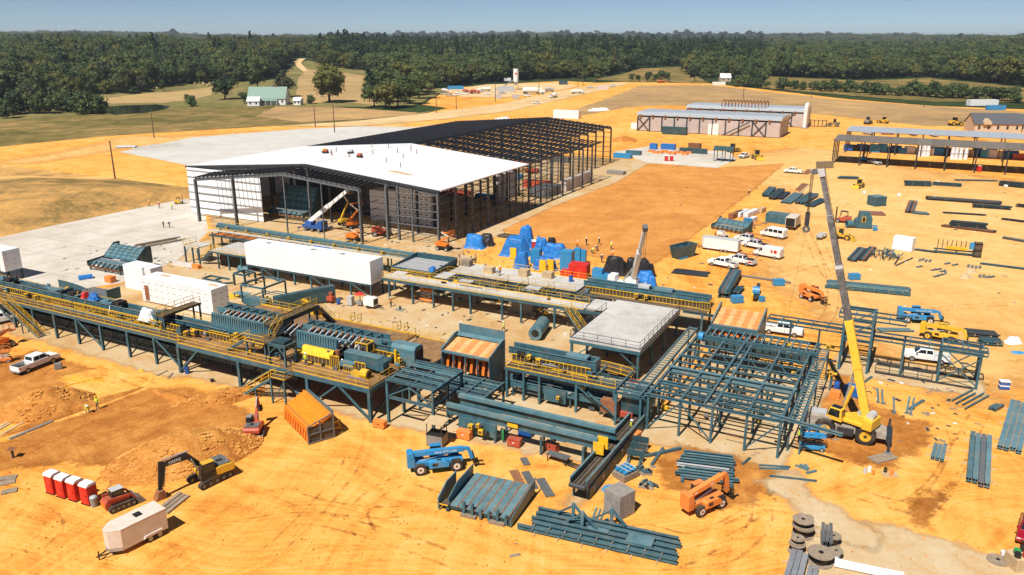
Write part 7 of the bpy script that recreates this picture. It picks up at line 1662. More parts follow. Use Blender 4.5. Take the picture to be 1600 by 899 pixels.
def rack_machine():
 p,q=G(1458,395),G(1530,402);hd=math.atan2((q-p).y,(q-p).x)
 t=thing('roller_machine','dark machine frame with yellow beam and cage right of the white wrapped box','machine',(p+q)/2,hd);L=(q-p).length
 for z in(1.0,.4):bar(t,'side_beam','teal',(-L/2,0,z),(L/2,0,z),.25,.3,'i')
 bar(t,'yellow_beam','safety_yellow',(-L*.25,-.2,1.5),(L*.22,-.2,1.5),.4,.6)
 for k in range(7):bar(t,'stake','steel_dark',(-L*.42+k*L*.1,.5,1.0),(-L*.42+k*L*.1,.5,3.0),.14)
 for x in(-L/2+.5,0,L/2-.5):bar(t,'leg','teal',(x,0,0),(x,0,1.0),.25)
 mb=MB()
 for x in(L*.36,L*.52):
  for y in(-.8,.9):mb.beam((x,y,0),(x,y,3.0),.14)
 for z in(.2,1.6,3.0):
  for y in(-.8,.9):mb.beam((L*.36,y,z),(L*.52,y,z),.14)
  for x in(L*.36,L*.52):mb.beam((x,-.8,z),(x,.9,z),.14)
 mb.build('cage','black',t);MB().box(L*.37,-.7,.2,L*.51,.8,2.9).build('cage_mesh','grating',t);MB().box(L*.26,-.5,1.6,L*.36,.5,2.9).build('hood','blue',t)
rack_machine()
BL=[((1415,291),(1455,292),5,.32,.4,3,['teal_dark','teal'],'leftmost teal beam stack in the row before the open sheds'),((1458,290),(1503,293),4,.32,.4,2,['teal','teal_dark'],'teal beam stack right of the leftmost in the row before the sheds'),((1492,283),(1558,286),4,.3,.25,1,['steel_grey','teal_dark'],'thin flat row of grey beams before the open sheds'),((1562,291),(1612,296),6,.34,.4,3,['steel_dark','teal_dark'],'tall dark beam stack at the right edge before the sheds'),((1310,280),(1341,281),4,.34,.3,2,['teal'],'short teal beam stack left of the yellow loader'),((1449,313),(1563,321),6,.34,.3,2,['steel_dark','steel_grey','teal_dark'],'longest dark beam stack in the middle of the right yard'),((1522,325),(1579,329),4,.32,.35,2,['steel_dark','teal_dark'],'dark beam stack beside the longest one in the right yard'),((1474,334),(1539,338),3,.28,.25,1,['steel_dark','teal'],'thin dark beam row below the longest stack'),((1471,355),(1552,365),4,.4,.3,1,['rust','steel_dark'],'base row of dark beams under the stepped stack at right'),((1484,356),(1540,361),5,.36,.42,3,['steel_dark','teal_dark'],'stepped dark beam stack in the right yard'),((1564,344),(1612,350),3,.34,.3,1,['steel_dark'],'dark beams running off the right edge above the rusty stack'),((1568,374),(1615,382),3,.36,.3,1,['steel_grey'],'grey beams running off the right edge'),((1533,414),(1612,424),2,.26,.25,1,['teal'],'long thin teal beams running off the right edge'),((1589,324),(1615,327),4,.3,.3,2,['steel_dark'],'small dark beam stack touching the right edge'),((1430,392),(1460,396),2,.3,.25,1,['teal'],'teal bar between the white box and the machine'),((1428,335),(1450,337),6,.4,.25,1,['teal_lit','steel_grey'],'row of short pale channels in the right yard')]
for a,b,n,w_,h_,ly,mm,lab in BL:beams(lab,a,b,n,w_,h_,.06,ly,mm[0],'i',sleepers=2,jitter=.5,mats=mm)
vstack('pair of rusty channel bundles in the right yard',(1413,333),(1420,316),5,.4,.45,mats=['steel_grey','rust','steel_dark'],sl=2)
vstack('left one of two slanted beam bundles beside the tangle of teal trestles',(1322,408),(1340,389),5,.36,.3,mats=['steel_dark','teal','steel_grey'],sl=2);vstack('right one of two slanted beam bundles beside the tangle of teal trestles',(1341,408),(1358,388),4,.34,.3,mats=['steel_dark','rust','teal'],sl=2)
def tangle():
 p=G(1382,402);t=thing('trestle_heap','tangled heap of teal trestles in front of the white wrapped box','steel pieces',p);rr=random.Random(77)
 for k in range(46):
  a=rr.uniform(.9,1.35);c=Vector((rr.uniform(-2.6,2.6),rr.uniform(-2.2,2.2),.15+rr.random()*1.3));d=Vector((math.cos(a),math.sin(a),rr.uniform(-.1,.1)))*rr.uniform(.9,1.8)
  bar(t,'bar',rr.choice(['teal','teal_dark','steel_grey','teal_lit']),c-d,c+d,.16,.2)
tangle()
old_boards('two loose beams pointing right of the trestle heap',[((1400,416),(1426,404)),((1398,414),(1405,403))],'steel_dark',.3,.3,'loose_beams','steel beams')
rr=random.Random(3)
for k,(x,y,a)in enumerate(((1437,408,0),(1442,407,0),(1447,409,0),(1453,409,0),(1436,418,1),(1459,423,1),(1466,422,1),(1473,425,1),(1480,413,1),(1492,415,1),(1463,433,1),(1469,431,1),(1477,428,0),(1513,417,0),(1519,418,0),(1525,419,0),(1531,419,0),(1531,433,0),(1537,433,0),(1543,434,1),(1549,434,1))):
 p=G(x,y);t=thing('steel_piece','small pale steel bracket scattered on the sand right of the trestle heap','steel piece',p,1.0 if not a else .5,'scattered small steel pieces')
 bar(t,'web','teal_lit',(-.7,0,.15),(.7,0,.15),.3,.26,'i');MB().box(-.75,-.25,.02,-.69,.25,.32).build('end_plate','steel_grey',t);MB().box(.69,-.25,.02,.75,.25,.32).build('end_plate','steel_grey',t)
for lab,x,y in(('heap of torn brown cardboard among the scattered steel',1508,434),('smaller brown cardboard heap above the torn one',1517,426)):tarp_heap('cardboard_heap',lab,G(x,y),.3,1.7,1.2,.8,'lumber',int(x))['category']='cardboard'
loader('wheel_loader','yellow wheel loader standing among beam stacks in the right yard',G(1341,294),3.9,s=.9);loader('wheel_loader','yellow loader half hidden behind the crane boom',G(1317,374),-.6,s=.85);forklift('rough_forklift','dirty red rough terrain forklift left of the teal machine',G(1316,348),2.6,'machine_red',1.3)
t=thing('teal_machine','tall teal machine housing with yellow framed opening in the right yard','machine',G(1347,356),heading((1337,357),(1356,358)));MB().prism([(-1.9,.2),(1.9,.2),(1.9,2.6),(1.2,4.0),(-.9,4.0),(-1.2,2.4),(-1.9,1.9)],-1.3,1.3).build('housing','teal',t,bevel=.04);MB().box(-.5,-1.36,1.6,.4,-1.3,3.0).build('opening','safety_yellow',t);MB().box(-.35,-1.40,1.75,.25,-1.365,2.85).build('dark_panel','black',t);MB().tube((-3.8,-.8,.9),(-2.2,-.4,.9),.9,.75,16).build('spout','teal',t);bar(t,'blue_strap','blue',(2.0,0,.6),(3.4,.2,.6),.4,.3)
crate('teal_hopper','ribbed teal hopper box behind the tall teal machine',1369,321,heading((1360,325),(1376,324)),3.6,3.4,2.6,'teal','teal_lit','hopper',slats=3)
beams('low rust and teal deck of parts beside the teal hopper',(1360,337),(1384,338),9,.35,.25,.1,1,'rust','c',sleepers=2,mats=['rust','teal','machine_red']);crate('blue_box','small blue box on the sand before the teal machine',1367,361,0,.9,.7,.8,'blue','blue','box')
trailer('flat_trailer','small pale utility trailer behind the crane boom',(1279,379),(1296,368),3.4,1.4,.5,'dusty_white','light_grey',.3,hatch=False)
for lab,x,y,m in(('blue crate on the sand left of the crane boom base',1216,446,'blue'),('blue crate left on the sand behind the long teal bundle',1334,437,'blue')):crate('plastic_crate',lab,x,y,.1,2.0,1.2,1.1,m,m,'crate')
for k,(x,y)in enumerate(((1350,303),(1404,307),(1460,311),(1517,316),(1465,287),(1571,293))):crate('marker_block','small white marker block standing on the sand in the right yard',x,y,0,.8,.8,.8,'print_white',cat='block',group='white marker blocks')
for a,b,n,w_,h_,ly,mm,lab in(((1190,308),(1201,297),5,.4,.45,2,['teal_dark','teal'],'leftmost dark teal beam stack by the field corner'),((1200,312),(1215,299),5,.4,.4,2,['teal_dark','steel_dark'],'second dark beam stack by the field corner'),((1213,312),(1226,302),4,.4,.4,1,['steel_dark'],'low black beam stack by the field corner'),((1219,318),(1240,303),6,.45,.3,1,['teal','teal_lit'],'wide teal channel stack by the field corner'),((1241,319),(1263,306),6,.45,.4,2,['teal','teal_dark'],'tall teal channel stack left of the hook block'),((1256,323),(1280,312),6,.4,.3,1,['teal_dark'],'dark teal stack behind the hook block')):
 vstack(lab,a,b,n,w_,h_,mats=mm,sl=2,layers=ly)
old_boards('rusty grating mats lying beyond the channel stacks',[((1245,298),(1256,287)),((1251,300),(1262,288))],'rust',1.2,.1,'grating_mats','mats');old_boards('pale plank lying beyond the channel stacks',[((1250,302),(1266,288))],'lumber',.5,.15)
crate('dumpster','olive green dumpster far up the sand left of the crane tip',1288,264,.2,5.5,2.4,2.2,'khaki','khaki','dumpster',slats=2);pickup('utility_truck','small white utility truck parked by the field line',1239,271,2.6,'white');old_boards('dark mat beside the olive dumpster',[((1258,273),(1266,266))],'rust',2.0,.1)
crate('teal_bin','teal steel hopper bin with yellow base behind the vans',1217,348,heading((1204,349),(1222,340)),3.0,6.0,2.4,'teal',None,'bin',slats=3)
def box_truck():
 t=thing('box_truck','beige box truck with open rear beside the passenger van','truck',G(1239,356),heading((1228,364),(1250,346)))
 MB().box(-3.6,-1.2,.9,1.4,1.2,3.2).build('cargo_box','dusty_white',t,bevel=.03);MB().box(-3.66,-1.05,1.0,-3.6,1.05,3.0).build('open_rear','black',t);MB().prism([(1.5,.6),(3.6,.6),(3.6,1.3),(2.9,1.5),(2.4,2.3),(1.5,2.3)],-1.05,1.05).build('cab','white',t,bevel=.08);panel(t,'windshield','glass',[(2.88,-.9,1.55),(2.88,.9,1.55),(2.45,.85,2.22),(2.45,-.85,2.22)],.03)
 for x in(-2.4,2.6):
  for sy in(-1,1):wheel(t,x,sy*.95,.45,.3,'galv',sy)
box_truck()
van('passenger_van','white passenger van with dark side windows beside the box truck',1208,371,heading((1225,372),(1192,366)),windows=True);van('cargo_van','white cargo van with red decal in front of the parked trucks',1200,402,heading((1218,406),(1180,399)),decal=True)
pickup('pickup_truck','white pickup with red decals in front of the enclosed white trailer',1129,417,heading((1148,421),(1109,413)),utility=False,load='black');pickup('utility_truck','white work truck with ladder rack parked beside the decal pickup',1157,412,heading((1176,416),(1138,408)),utility=True)
pickup('utility_truck','white work truck with red ladder rack in the middle of the parked trucks',1180,388,heading((1200,391),(1160,383)),utility=True);pickup('utility_truck','white work truck at the back of the parked trucks',1168,379,heading((1188,382),(1150,374)),utility=True)
tr=trailer('enclosed_trailer','long white enclosed trailer with open side door among parked trucks',(1096,390),(1154,398),7.6,2.3,2.3,'white','light_grey',.6,hatch=False)
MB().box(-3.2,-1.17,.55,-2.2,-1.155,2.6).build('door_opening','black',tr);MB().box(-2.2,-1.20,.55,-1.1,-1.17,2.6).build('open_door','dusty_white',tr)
def dumpster():
 t=thing('dumpster','open dark teal steel hopper bin at the corner of the clay field','dumpster',G(1067,402),heading((1048,408),(1072,402)))
 for nm,q in(('front',[(-3,-1.3),(3,-1.3)]),('back',[(-3,1.3),(3,1.3)])):
  y=q[0][1];MB().hexa([(-2.3,y*.8-.05,.2),(2.3,y*.8-.05,.2),(2.3,y*.8+.05,.2),(-2.3,y*.8+.05,.2)],[(-3,y-.05,2.8),(3,y-.05,2.8),(3,y+.05,2.8),(-3,y+.05,2.8)]).build('side_wall','teal',t)
 for x in(-1,1):MB().hexa([(x*2.3-.05,-1.05,.2),(x*2.3+.05,-1.05,.2),(x*2.3+.05,1.05,.2),(x*2.3-.05,1.05,.2)],[(x*3-.05,-1.3,2.8),(x*3+.05,-1.3,2.8),(x*3+.05,1.3,2.8),(x*3-.05,1.3,2.8)]).build('end_wall','teal_dark',t)
 MB().box(-2.3,-1.05,.1,2.3,1.05,.2).build('floor','black',t);MB().box(-.06,-1.2,.2,.06,1.2,2.4).build('divider','teal',t);bar(t,'blue_wrap','blue',(-2.4,-1.15,.15),(.2,-1.15,.15),.2,.4)
dumpster()
for lab,x,y,L_,m in(('dark wrapped bundle leftmost of the pale bundles beyond the panelled feeder',1150,339,7,'rust'),('white wrapped bundle right of the dark bundle',1160,337,6,'wrap_white'),('double white wrapped bundle beyond the panelled feeder',1173,337,7,'wrap_white'),('white bundle beside the blue crate',1172,349,6,'wrap_white'),('tan pallet bundles furthest right of the pale bundles',1190,332,3,'lumber')):
 crate('wrapped_bundle',lab,x,y,.9,L_,1.3,1.3,m,None,'bundle',slats=2)
crate('plastic_crate','upright blue tank crate at the end of the panelled feeder',1167,357,.3,1.6,1.2,2.4,'blue','blue','crate');trailer('small_trailer','tiny white generator trailer in front of the panelled feeder',(1120,370),(1128,372),1.6,1.1,.9,'white','light_grey',.2,hatch=False)
person('worker in orange shirt beside the blue tank crate',G(1178,358),1.0,'stand','hivis_orange');person('worker walking alone on the clay field line at right',G(1170,307),2.0,'walk','black','denim')
old_boards('spilled brown boards beside the hopper bin',[((1165,352),(1190,352)),((1192,350),(1204,346))],'wood',1.2,.1)
beams('flat dark steel sheets on the slab edge below the open hopper bin',(1050,428),(1104,434),6,.5,.12,.06,1,'steel_dark','box',sleepers=0);beams('long thin grey pipes on the sand below the white pickups',(1134,430),(1234,444),2,.22,.2,.15,1,'steel_grey','rod',sleepers=0,cat='pipes',name='pipe_row')
vstack('bundle of dark teal trestles on the slab right of the mezzanine conveyor',(1121,465),(1140,432),4,.5,.7,mats=['teal_dark','teal','steel_grey'],sl=2,layers=2);vstack('dark teal box section beside the blue crates',(1143,463),(1152,452),2,.6,.6,'teal_dark',1)
crate('plastic_crate','blue crates beside the yellow and black machine on the slab edge',1151,473,.2,1.9,1.3,1.2,'blue','blue','crate',slats=2)
t=thing('feed_arm','yellow and black feed arm with blue drum on the slab edge','machine',G(1180,470),heading((1176,475),(1188,442)));bar(t,'arm','steel_dark',(-1,0,.8),(5,0,1.6),.6,.5);bar(t,'arm','safety_yellow',(-1,.5,.6),(.6,.5,1.0),.3,1.2);MB().cyl((.4,-.6,1.7),(.4,.6,1.7),.8,14).build('drum','blue',t);bar(t,'blue_leg','blue',(-.4,-1.4,.5),(.2,-.8,.5),.8,.9)
# tarped machines by the clay field
for lab,x,y,ax,ay,h,m,sd_ in(('big blue tarp heap nearest the main building corner',742,386,3.6,2.6,3.0,'tarp_blue',51),('black tarped lump joined to the blue heap by the building corner',761,383,2.2,2.2,2.8,'tarp_black',52),('tallest blue tarp heap with yellow patch beside the clay field',806,398,4.6,2.8,4.2,'tarp_blue',53),('pleated blue tarp tent left of the red and white toilet',822,386,2.4,2.4,5.0,'tarp_blue',54),('conical blue tarp in front of the tallest tarp heap',816,419,2.4,1.8,3.8,'tarp_blue',55),('rounded blue tarp right of the red and white toilet',846,392,2.2,1.8,3.2,'tarp_blue',56),('long blue and black tarp heap before the clay field',872,402,3.4,2.4,3.2,'tarp_blue',57),('dark tarp strip on top of the long blue heap',862,392,1.8,1.6,3.3,'tarp_black',58),('low blue and yellow tarped machine at the mezzanine rear rail',851,420,3.0,1.6,2.6,'tarp_blue',59),('large black tarped machine left of the white crane boom',961,428,3.8,2.6,3.6,'tarp_black',60),('large black tarped machine right of the white crane boom',998,431,4.2,2.4,3.6,'tarp_black',61),('bright blue tarp heap at the foot of the white crane',1008,446,2.6,1.9,3.0,'tarp_blue',62)):
 tarp_heap('tarp',lab,G(x,y),TH+.3,ax,ay,h,m,sd_)
for lab,x,y,sx,sy,sz,m in(('upright blue wrapped cabinet left of the long blue heap',838,411,1.9,1.9,3.0,'blue'),('tall blue wrapped cabinet with sloped top behind the red box',886,425,2.4,2.2,4.4,'blue'),('left one of two slim blue wrapped columns',902,413,1.3,1.0,3.4,'blue'),('right one of two slim blue wrapped columns',911,413,1.2,1.0,3.0,'blue'),('large red machine box behind the mezzanine rail',905,435,3.6,2.6,3.0,'red'),('low red machine box left of the large red box',886,436,2.2,1.8,1.8,'red'),('flat blue wrapped box left of the white crane',942,441,4.0,2.0,1.6,'blue'),('small blue wrapped box on top of the flat one',934,440,2.0,1.6,2.6,'blue')):
 crate('wrapped_machine',lab,x,y,TH+.1,sx,sy,sz,m,None,'machine',slats=0)
for x,y in((802,405),(848,425),(860,424)):crate('yellow_cabinet','yellow machine panel showing between blue tarps',x,y,TH,1.4,.4,2.4,'safety_yellow',None,'panel',group='yellow panels between the tarps')
toilet('red portable toilet with white roof among the blue tarps',G(835,391),-1.5)
for k,(u,v,m)in enumerate(((-11.5,50.2,'lumber'),(-5.2,51.5,'lumber'),(-.8,52.2,'lumber'),(-17.5,52.5,'old_wood'))):
 t=plant('wood_crate',('small tan wooden crate on the middle of the mezzanine deck','flat tan crate by the mezzanine rear rail','small tan pallet right on the mezzanine rear rail','brown crate beside tan machine on the mezzanine corner')[k],'crate',u,v)
 for i in range(4):MB().box(u-.9,v-.7,4.02+i*.3,u+.9,v+.7,4.28+i*.3).build('slat',m,t)
t=plant('tan_machine','tan scaffold like machine standing at the mezzanine rear corner','machine',-19.5,56);
for k in range(3):MB().box(-21,55,.8+k*1.6,-18,57,1.4+k*1.6).build('deck','lumber',t)
legrow(t,(-20.8,-18.2),55.2,0,5.2,'old_wood',.2);legrow(t,(-20.8,-18.2),56.8,0,5.2,'old_wood',.2)
t=plant('barrel','blue drum on the mezzanine deck before the red box','barrel',3.6,52);MB().cyl((3.6,52,4.0),(3.6,52,5.0),.35,12).build('drum','deep_blue',t);MB().cyl((3.6,52,5.0),(3.6,52,5.03),.36,12).build('lid','deep_blue',t)
beams('dark flat steel frames lying at the clay field edge by the building',(775,371),(800,374),5,.6,.1,.2,1,'grating','box',sleepers=0,cat='steel pieces')
def boom_crane(name,label,base,rz,boom_to,col,m2,L0=6.0):
 "low carrier crane: deck, cab, wheels, outriggers and a raised two stage boom"
 t=thing(name,label,'crane',base,rz);MB().box(-3,-1.2,.8,3,1.2,1.4).build('carrier',m2,t,bevel=.04);MB().box(1.6,-1.15,1.4,3.0,1.15,2.6).build('cab',m2,t,bevel=.06);panel(t,'windshield','glass',[(3.03,-.9,1.8),(3.03,.9,1.8),(3.03,.9,2.5),(3.03,-.9,2.5)])
 for x in(-2,0,2):
  for sy in(-1,1):wheel(t,x,sy*1.1,.5,.4,'galv',sy)
 d=Matrix.Rotation(-rz,3,'Z')@(Vector(boom_to)-Vector(base));f=Vector((-1.5,0,2.2));e=d-f
 MB().box(-2.4,-.9,1.4,-.4,.9,2.3).build('turret',m2,t);bar(t,'boom',col,f,f+e*.55,.8,1.0);bar(t,'boom_section',col,f+e*.5,f+e,.6,.75);bar(t,'boom_head','steel_grey',d-e.normalized()*.4,d+e.normalized()*.5,.8,.9)
 bar(t,'lift_cylinder','galv',Vector((.3,0,1.6)),f+e*.35,.3,.3,'rod')
 h=d+Vector((e.x,e.y,0)).normalized()*.7
 for s_ in(-.15,.15):bar(t,'hoist_rope','black',h+Vector((s_,0,0)),h+Vector((s_,0,-5)),.05)
 bar(t,'hook_block','steel_dark',h+Vector((0,0,-5)),h+Vector((0,0,-6)),.4,.4)
 for x in(-3.2,3.2):
  for sy in(-1,1):bar(t,'outrigger',m2,(x,sy*1.2,.9),(x,sy*2.4,.9),.25);bar(t,'outrigger_leg','galv',(x,sy*2.4,0),(x,sy*2.4,1.2),.2)
 return t
b0=G(976,452);boom_crane('truck_crane','white boomed truck crane raised behind the mezzanine conveyor',b0,TH+math.pi,G(1008,357,13.5),'white','white')
b0=W(-73,74.7);boom_crane('truck_crane','white boomed truck crane with blue base inside the porch of the main building',b0,TH,W(-64,76.6,10.3),'white','deep_blue')
for lab,x,y,rz_,pose,sh in(('worker kneeling low on the clay field left of the pair',925,397,1,'bend','hivis'),('worker crouched beside the kneeling one on the clay field',933,393,2,'bend','black'),('worker standing furthest left on the clay field',916,384,.5,'stand','black'),('worker standing in the middle of the clay field group',936,384,2.5,'walk','black'),('worker standing furthest right of the clay field group',955,391,1.5,'stand','hivis'),('worker in orange hat behind the slim blue columns',902,389,1,'stand','hivis_orange'),('worker standing on the slab edge left of the black tarps',940,411,1.2,'walk','denim'),('worker beside the left black tarp',957,405,1.2,'stand','hivis_orange')):
 person(lab,G(x,y),rz_,pose,sh,'denim','print_white')
for lab,x,y,sh in(('worker in orange vest leftmost at the left slab edge',233,323,'hivis_orange'),('worker in red vest second at the left slab edge',249,326,'red'),('worker in yellow vest third at the left slab edge',269,328,'hivis')):person(lab,G(x,y),1,'walk',sh)
forklift('utility_cart','small cart with yellow top at the far left slab edge',G(280,319),.3,'safety_yellow',.8)['category']='cart'
person('worker standing on the slab left of the porch column',W(-108,60),0,'stand','black');person('worker walking on the slab beside the porch column',W(-106.5,60.5),1,'walk','denim')
boom_lift('boom_lift','orange boom lift standing outside the main building right corner',694,391,TH,'orange',.8);boom_lift('boom_lift','orange boom lift inside the porch beside the white truck crane',553,357,TH+1,'orange',1.6);boom_lift('boom_lift','yellow boom lift raised inside the porch',540,352,TH+1.4,'machine_yellow',2.4);boom_lift('boom_lift','low orange boom lift before the porch column',553,378,TH,'orange',.3)
forklift('forklift','black mast forklift inside the building right of the porch',W(-55.6,78),TH+.5,'machine_red',1.6);scissor_lift('scissor_lift','orange and white scissor lift under the mezzanine',W(-19,41.3),TH,'lull_orange',2.2,2.6,1.2)
t=plant('generator','white towable generator on the slab before the white box frame','generator',-25.5,34);MB().box(-27,33.4,.5,-24.8,34.8,1.9).build('housing','white',t,bevel=.05);MB().box(-24.8,33.55,.8,-24.75,34.65,1.7).build('grille','black',t);bar(t,'drawbar','black',(-24.8,34.1,.4),(-23.2,34.1,.4),.12)
for v in(33.5,34.7):MB().cyl((-26,v-.1,.35),(-26,v+.1,.35),.35,12).build('wheel','rubber',t)
t=plant('pump_set','dark red pump on legs on the slab left of the white generator','machine',-33.5,33);MB().box(-34.2,32.5,.5,-33,33.4,1.3).build('body','machine_red',t);MB().cyl((-33.6,33,1.3),(-33.6,33,2.0),.35).build('tank','machine_red',t);legrow(t,(-34.1,-33.1),32.6,0,.5,'black',.12)
t=plant('barrel','blue drum standing beside the dark red pump on the slab','barrel',-32,33);MB().cyl((-32,33,0),(-32,33,.95),.33,12).build('drum','deep_blue',t);MB().cyl((-32,33,.95),(-32,33,.98),.34,12).build('lid','deep_blue',t)
t=plant('cabinet','pale grey cabinet on the slab left of the white generator','cabinet',-29.8,33.6);MB().box(-30.3,33.2,.1,-29.3,34.0,1.7).build('body','light_grey',t);MB().box(-30.35,33.15,0,-29.25,34.05,.1).build('base','black',t)
t=plant('umbrella_stand','red parasol over a tool bench between cabinet and generator','parasol',-28.2,34.2);bar(t,'pole','black',(-28.2,34.2,0),(-28.2,34.2,2.2),.08);MB().cyl((-28.2,34.2,2.1),(-28.2,34.2,2.5),.95,8,.1).build('canopy','red',t);MB().box(-28.8,33.7,.3,-27.6,34.5,.9).build('bench','grey',t)
t=plant('concrete_footing','small grey footing with a stub post on the slab','footing',-20.8,35.5);MB().box(-21.6,34.8,.03,-20,36.2,.08).build('pad','grey',t);bar(t,'stub','steel_dark',(-20.8,35.5,.1),(-20.8,35.5,.7),.25)
t=plant('concrete_barrier','long pale concrete barrier beside the left stair platform','barrier',-77,37.6);MB().prism([(37.4,0),(38.2,0),(38,.9),(37.6,.9)],-78.5,-73,'x').build('barrier','deck_concrete',t);MB().box(-73,37.5,.02,-71.2,38.4,.8).build('orange_box','lull_orange',t)
t=plant('steel_cylinder','teal cylinder lying under the left platform','tank',-61,40.6);MB().cyl((-62.6,40.2,.7),(-60,40.2,.7),.65,14).build('shell','teal_lit',t);MB().box(-62,39.8,0,-61.6,40.6,.1).build('chock','wood',t)
beams('scattered form boards and grey frames on the left slab',(226,388),(290,376),5,.4,.15,.4,1,'steel_grey','box',sleepers=3,jitter=1.2,mats=['steel_grey','lumber','teal_dark','rust'],cat='boards');crate('blue_tarp_box','small blue tarp bundle on the left slab before the stepped feeder',134,436,.6,2.4,1.2,.7,'tarp_blue',None,'bundle');crate('orange_pallet','orange wrapped pallet under the left stepped feeder',173,441,TH,1.8,1.2,1.2,'lull_orange',None,'pallet',slats=2)
boom_lift('boom_lift','dark red boom lift under the rack joining conveyor and large frame',983,655,1.2,'machine_red',.7)
for lab,u,v,z,po,sh in(('worker on the rust platform beside the sloped yellow hood',-11,1.2,4.4,'walk','hivis'),('worker standing on the grey mezzanine deck near its crates',-9,49.5,4,'stand','hivis_orange'),('worker under the large frame front left post',29,11,0,'stand','hivis'),('worker standing on the slab beside the white generator',-23,36,0,'stand','hivis_orange'),('worker walking on the slab near the pale teal tank',0,34,0,'walk','hivis')):person(lab,W(u,v,z),R.uniform(0,6),po,sh)
def litter(name,label,m,count,boxes,s0,s1,flat,seed):
 "loose scraps nobody could count, scattered over the yard"
 rr=random.Random(seed);mb=MB()
 for _ in range(count):
  x0,y0,x1,y1=rr.choice(boxes);p=G(rr.uniform(x0,x1),rr.uniform(y0,y1));a=rr.uniform(0,3.14);l_=rr.uniform(s0,s1);w_=l_*rr.uniform(.15,.6)if flat else l_*rr.uniform(.6,1);h_=.05+.05*rr.random()if flat else w_*.6;c,s=math.cos(a),math.sin(a)
  q=[(p.x+c*i*l_-s*j*w_,p.y+s*i*l_+c*j*w_)for i,j in((-.5,-.5),(.5,-.5),(.5,.5),(-.5,.5))]
  mb.hexa([(x,y,.01)for x,y in q],[(p.x+(x-p.x)*.8,p.y+(y-p.y)*.8,.03+h_)for x,y in q])
 tag(mb.build(name,m),label,'debris',kind='stuff')
FRONT=[(0,590,420,880),(420,670,800,890),(800,690,1240,890),(1100,680,1600,890)];SLAB=[(100,380,330,430),(430,470,900,540),(600,360,760,400),(1240,560,1540,690),(700,400,1050,470)];YARD=[(1050,280,1600,480),(960,235,1150,262)]
litter('soil_clods','small loose clods strewn over the foreground sand','clod',1100,FRONT,.05,.18,False,5);litter('wood_scraps','scraps of lumber strewn about the site','old_wood',200,FRONT[2:3]+SLAB*2+YARD,.3,1.1,True,6);litter('metal_scraps','dark metal scraps strewn about the slabs','steel_dark',200,SLAB*2+YARD,.3,1.2,True,7);litter('packing_scraps','pale packing scraps strewn about the site','wrap_white',120,SLAB+YARD,.2,.7,True,8)
# far yard, sheds and farm
mat('shed_dark',(.15,.135,.12),.7,var=.3,scale=.8,dirt=.25)
def shed(label,v0,v1,u0,u1,z,roof,roof_m):
 t=plant('open_shed',label,'shed',u0,v0);u=u0;k=0
 while u<=u1:
  for v in(v0,v1):bar(t,'post','steel_dark',(u,v,0),(u,v,z-.2),.4,.4,'i')
  bar(t,'rafter','steel_dark',(u,v0,z),(u,v1,z+.3),.3,.6,'i')
  if k<1:
   for v in(v0+(v1-v0)*.33,v0+(v1-v0)*.66):bar(t,'post','steel_dark',(u,v,0),(u,v,z),.3,.3,'i')
  u+=9.2;k+=1
 u=u0-.5;n=0
 while u<u1:
  MB().hexa([(u,v0-.6,z+.35),(u+4.56,v0-.6,z+.35),(u+4.56,v1+.6,z+.7),(u,v1+.6,z+.7)],[(u,v0-.6,z+.45),(u+4.56,v0-.6,z+.45),(u+4.56,v1+.6,z+.8),(u,v1+.6,z+.8)]).build('roof_sheet',roof_m,t);u+=4.6
 for k in range(9):v=v0+(v1-v0)*k/8;bar(t,'purlin','steel_grey',(u0-.5,v,z+.28+.35*k/8),(u1,v,z+.28+.35*k/8),.2,.2,'c')
shed('front open storage shed with dark mesh roof at the right',247,264,24.6,118,8.3,True,'shed_dark');shed('rear open storage shed with pale metal roof at the right',283,300,25.5,118,8.3,True,'metal_roof')
rr=random.Random(8)
for k in range(26):
 x=1325+k*10.6;m=rr.choice(['deep_blue','blue','wrap_white','teal_dark','steel_dark','tarp_blue','lumber','dusty_white','machine_red'])
 if k<8:m=('deep_blue','tarp_black','deep_blue','deep_blue','blue','blue','deep_blue','deep_blue')[k]
 crate('stored_goods','wrapped goods stored under the rear open shed',x,236+k*.55,TH,rr.uniform(2.5,5),3,rr.uniform(2,3.4),m,None,'goods',slats=rr.choice([0,2]),group='goods stored under the sheds')
for k,(x,y)in enumerate(((1437,246),(1443,246),(1449,246),(1487,250),(1493,250),(1500,250),(1508,250))):
 t=thing('bag_column','tall white bag standing at the front of the sheds','bag',G(x,y),0,'white bags at the sheds');MB().cyl((0,0,0),(0,0,4.6),.75,10,.6).build('bag','wrap_white',t);MB().cyl((0,0,2.2),(0,0,2.5),.8,10).build('strap','light_grey',t)
toilet('lone red portable toilet under the front open shed',G(1529,271),-1.5);forklift('forklift','small blue forklift at the left post of the front shed',G(1350,254),1,'blue',1.4);pickup('utility_truck','pale vehicle right of the blue forklift at the shed',1366,258,-1.4,'light_grey')
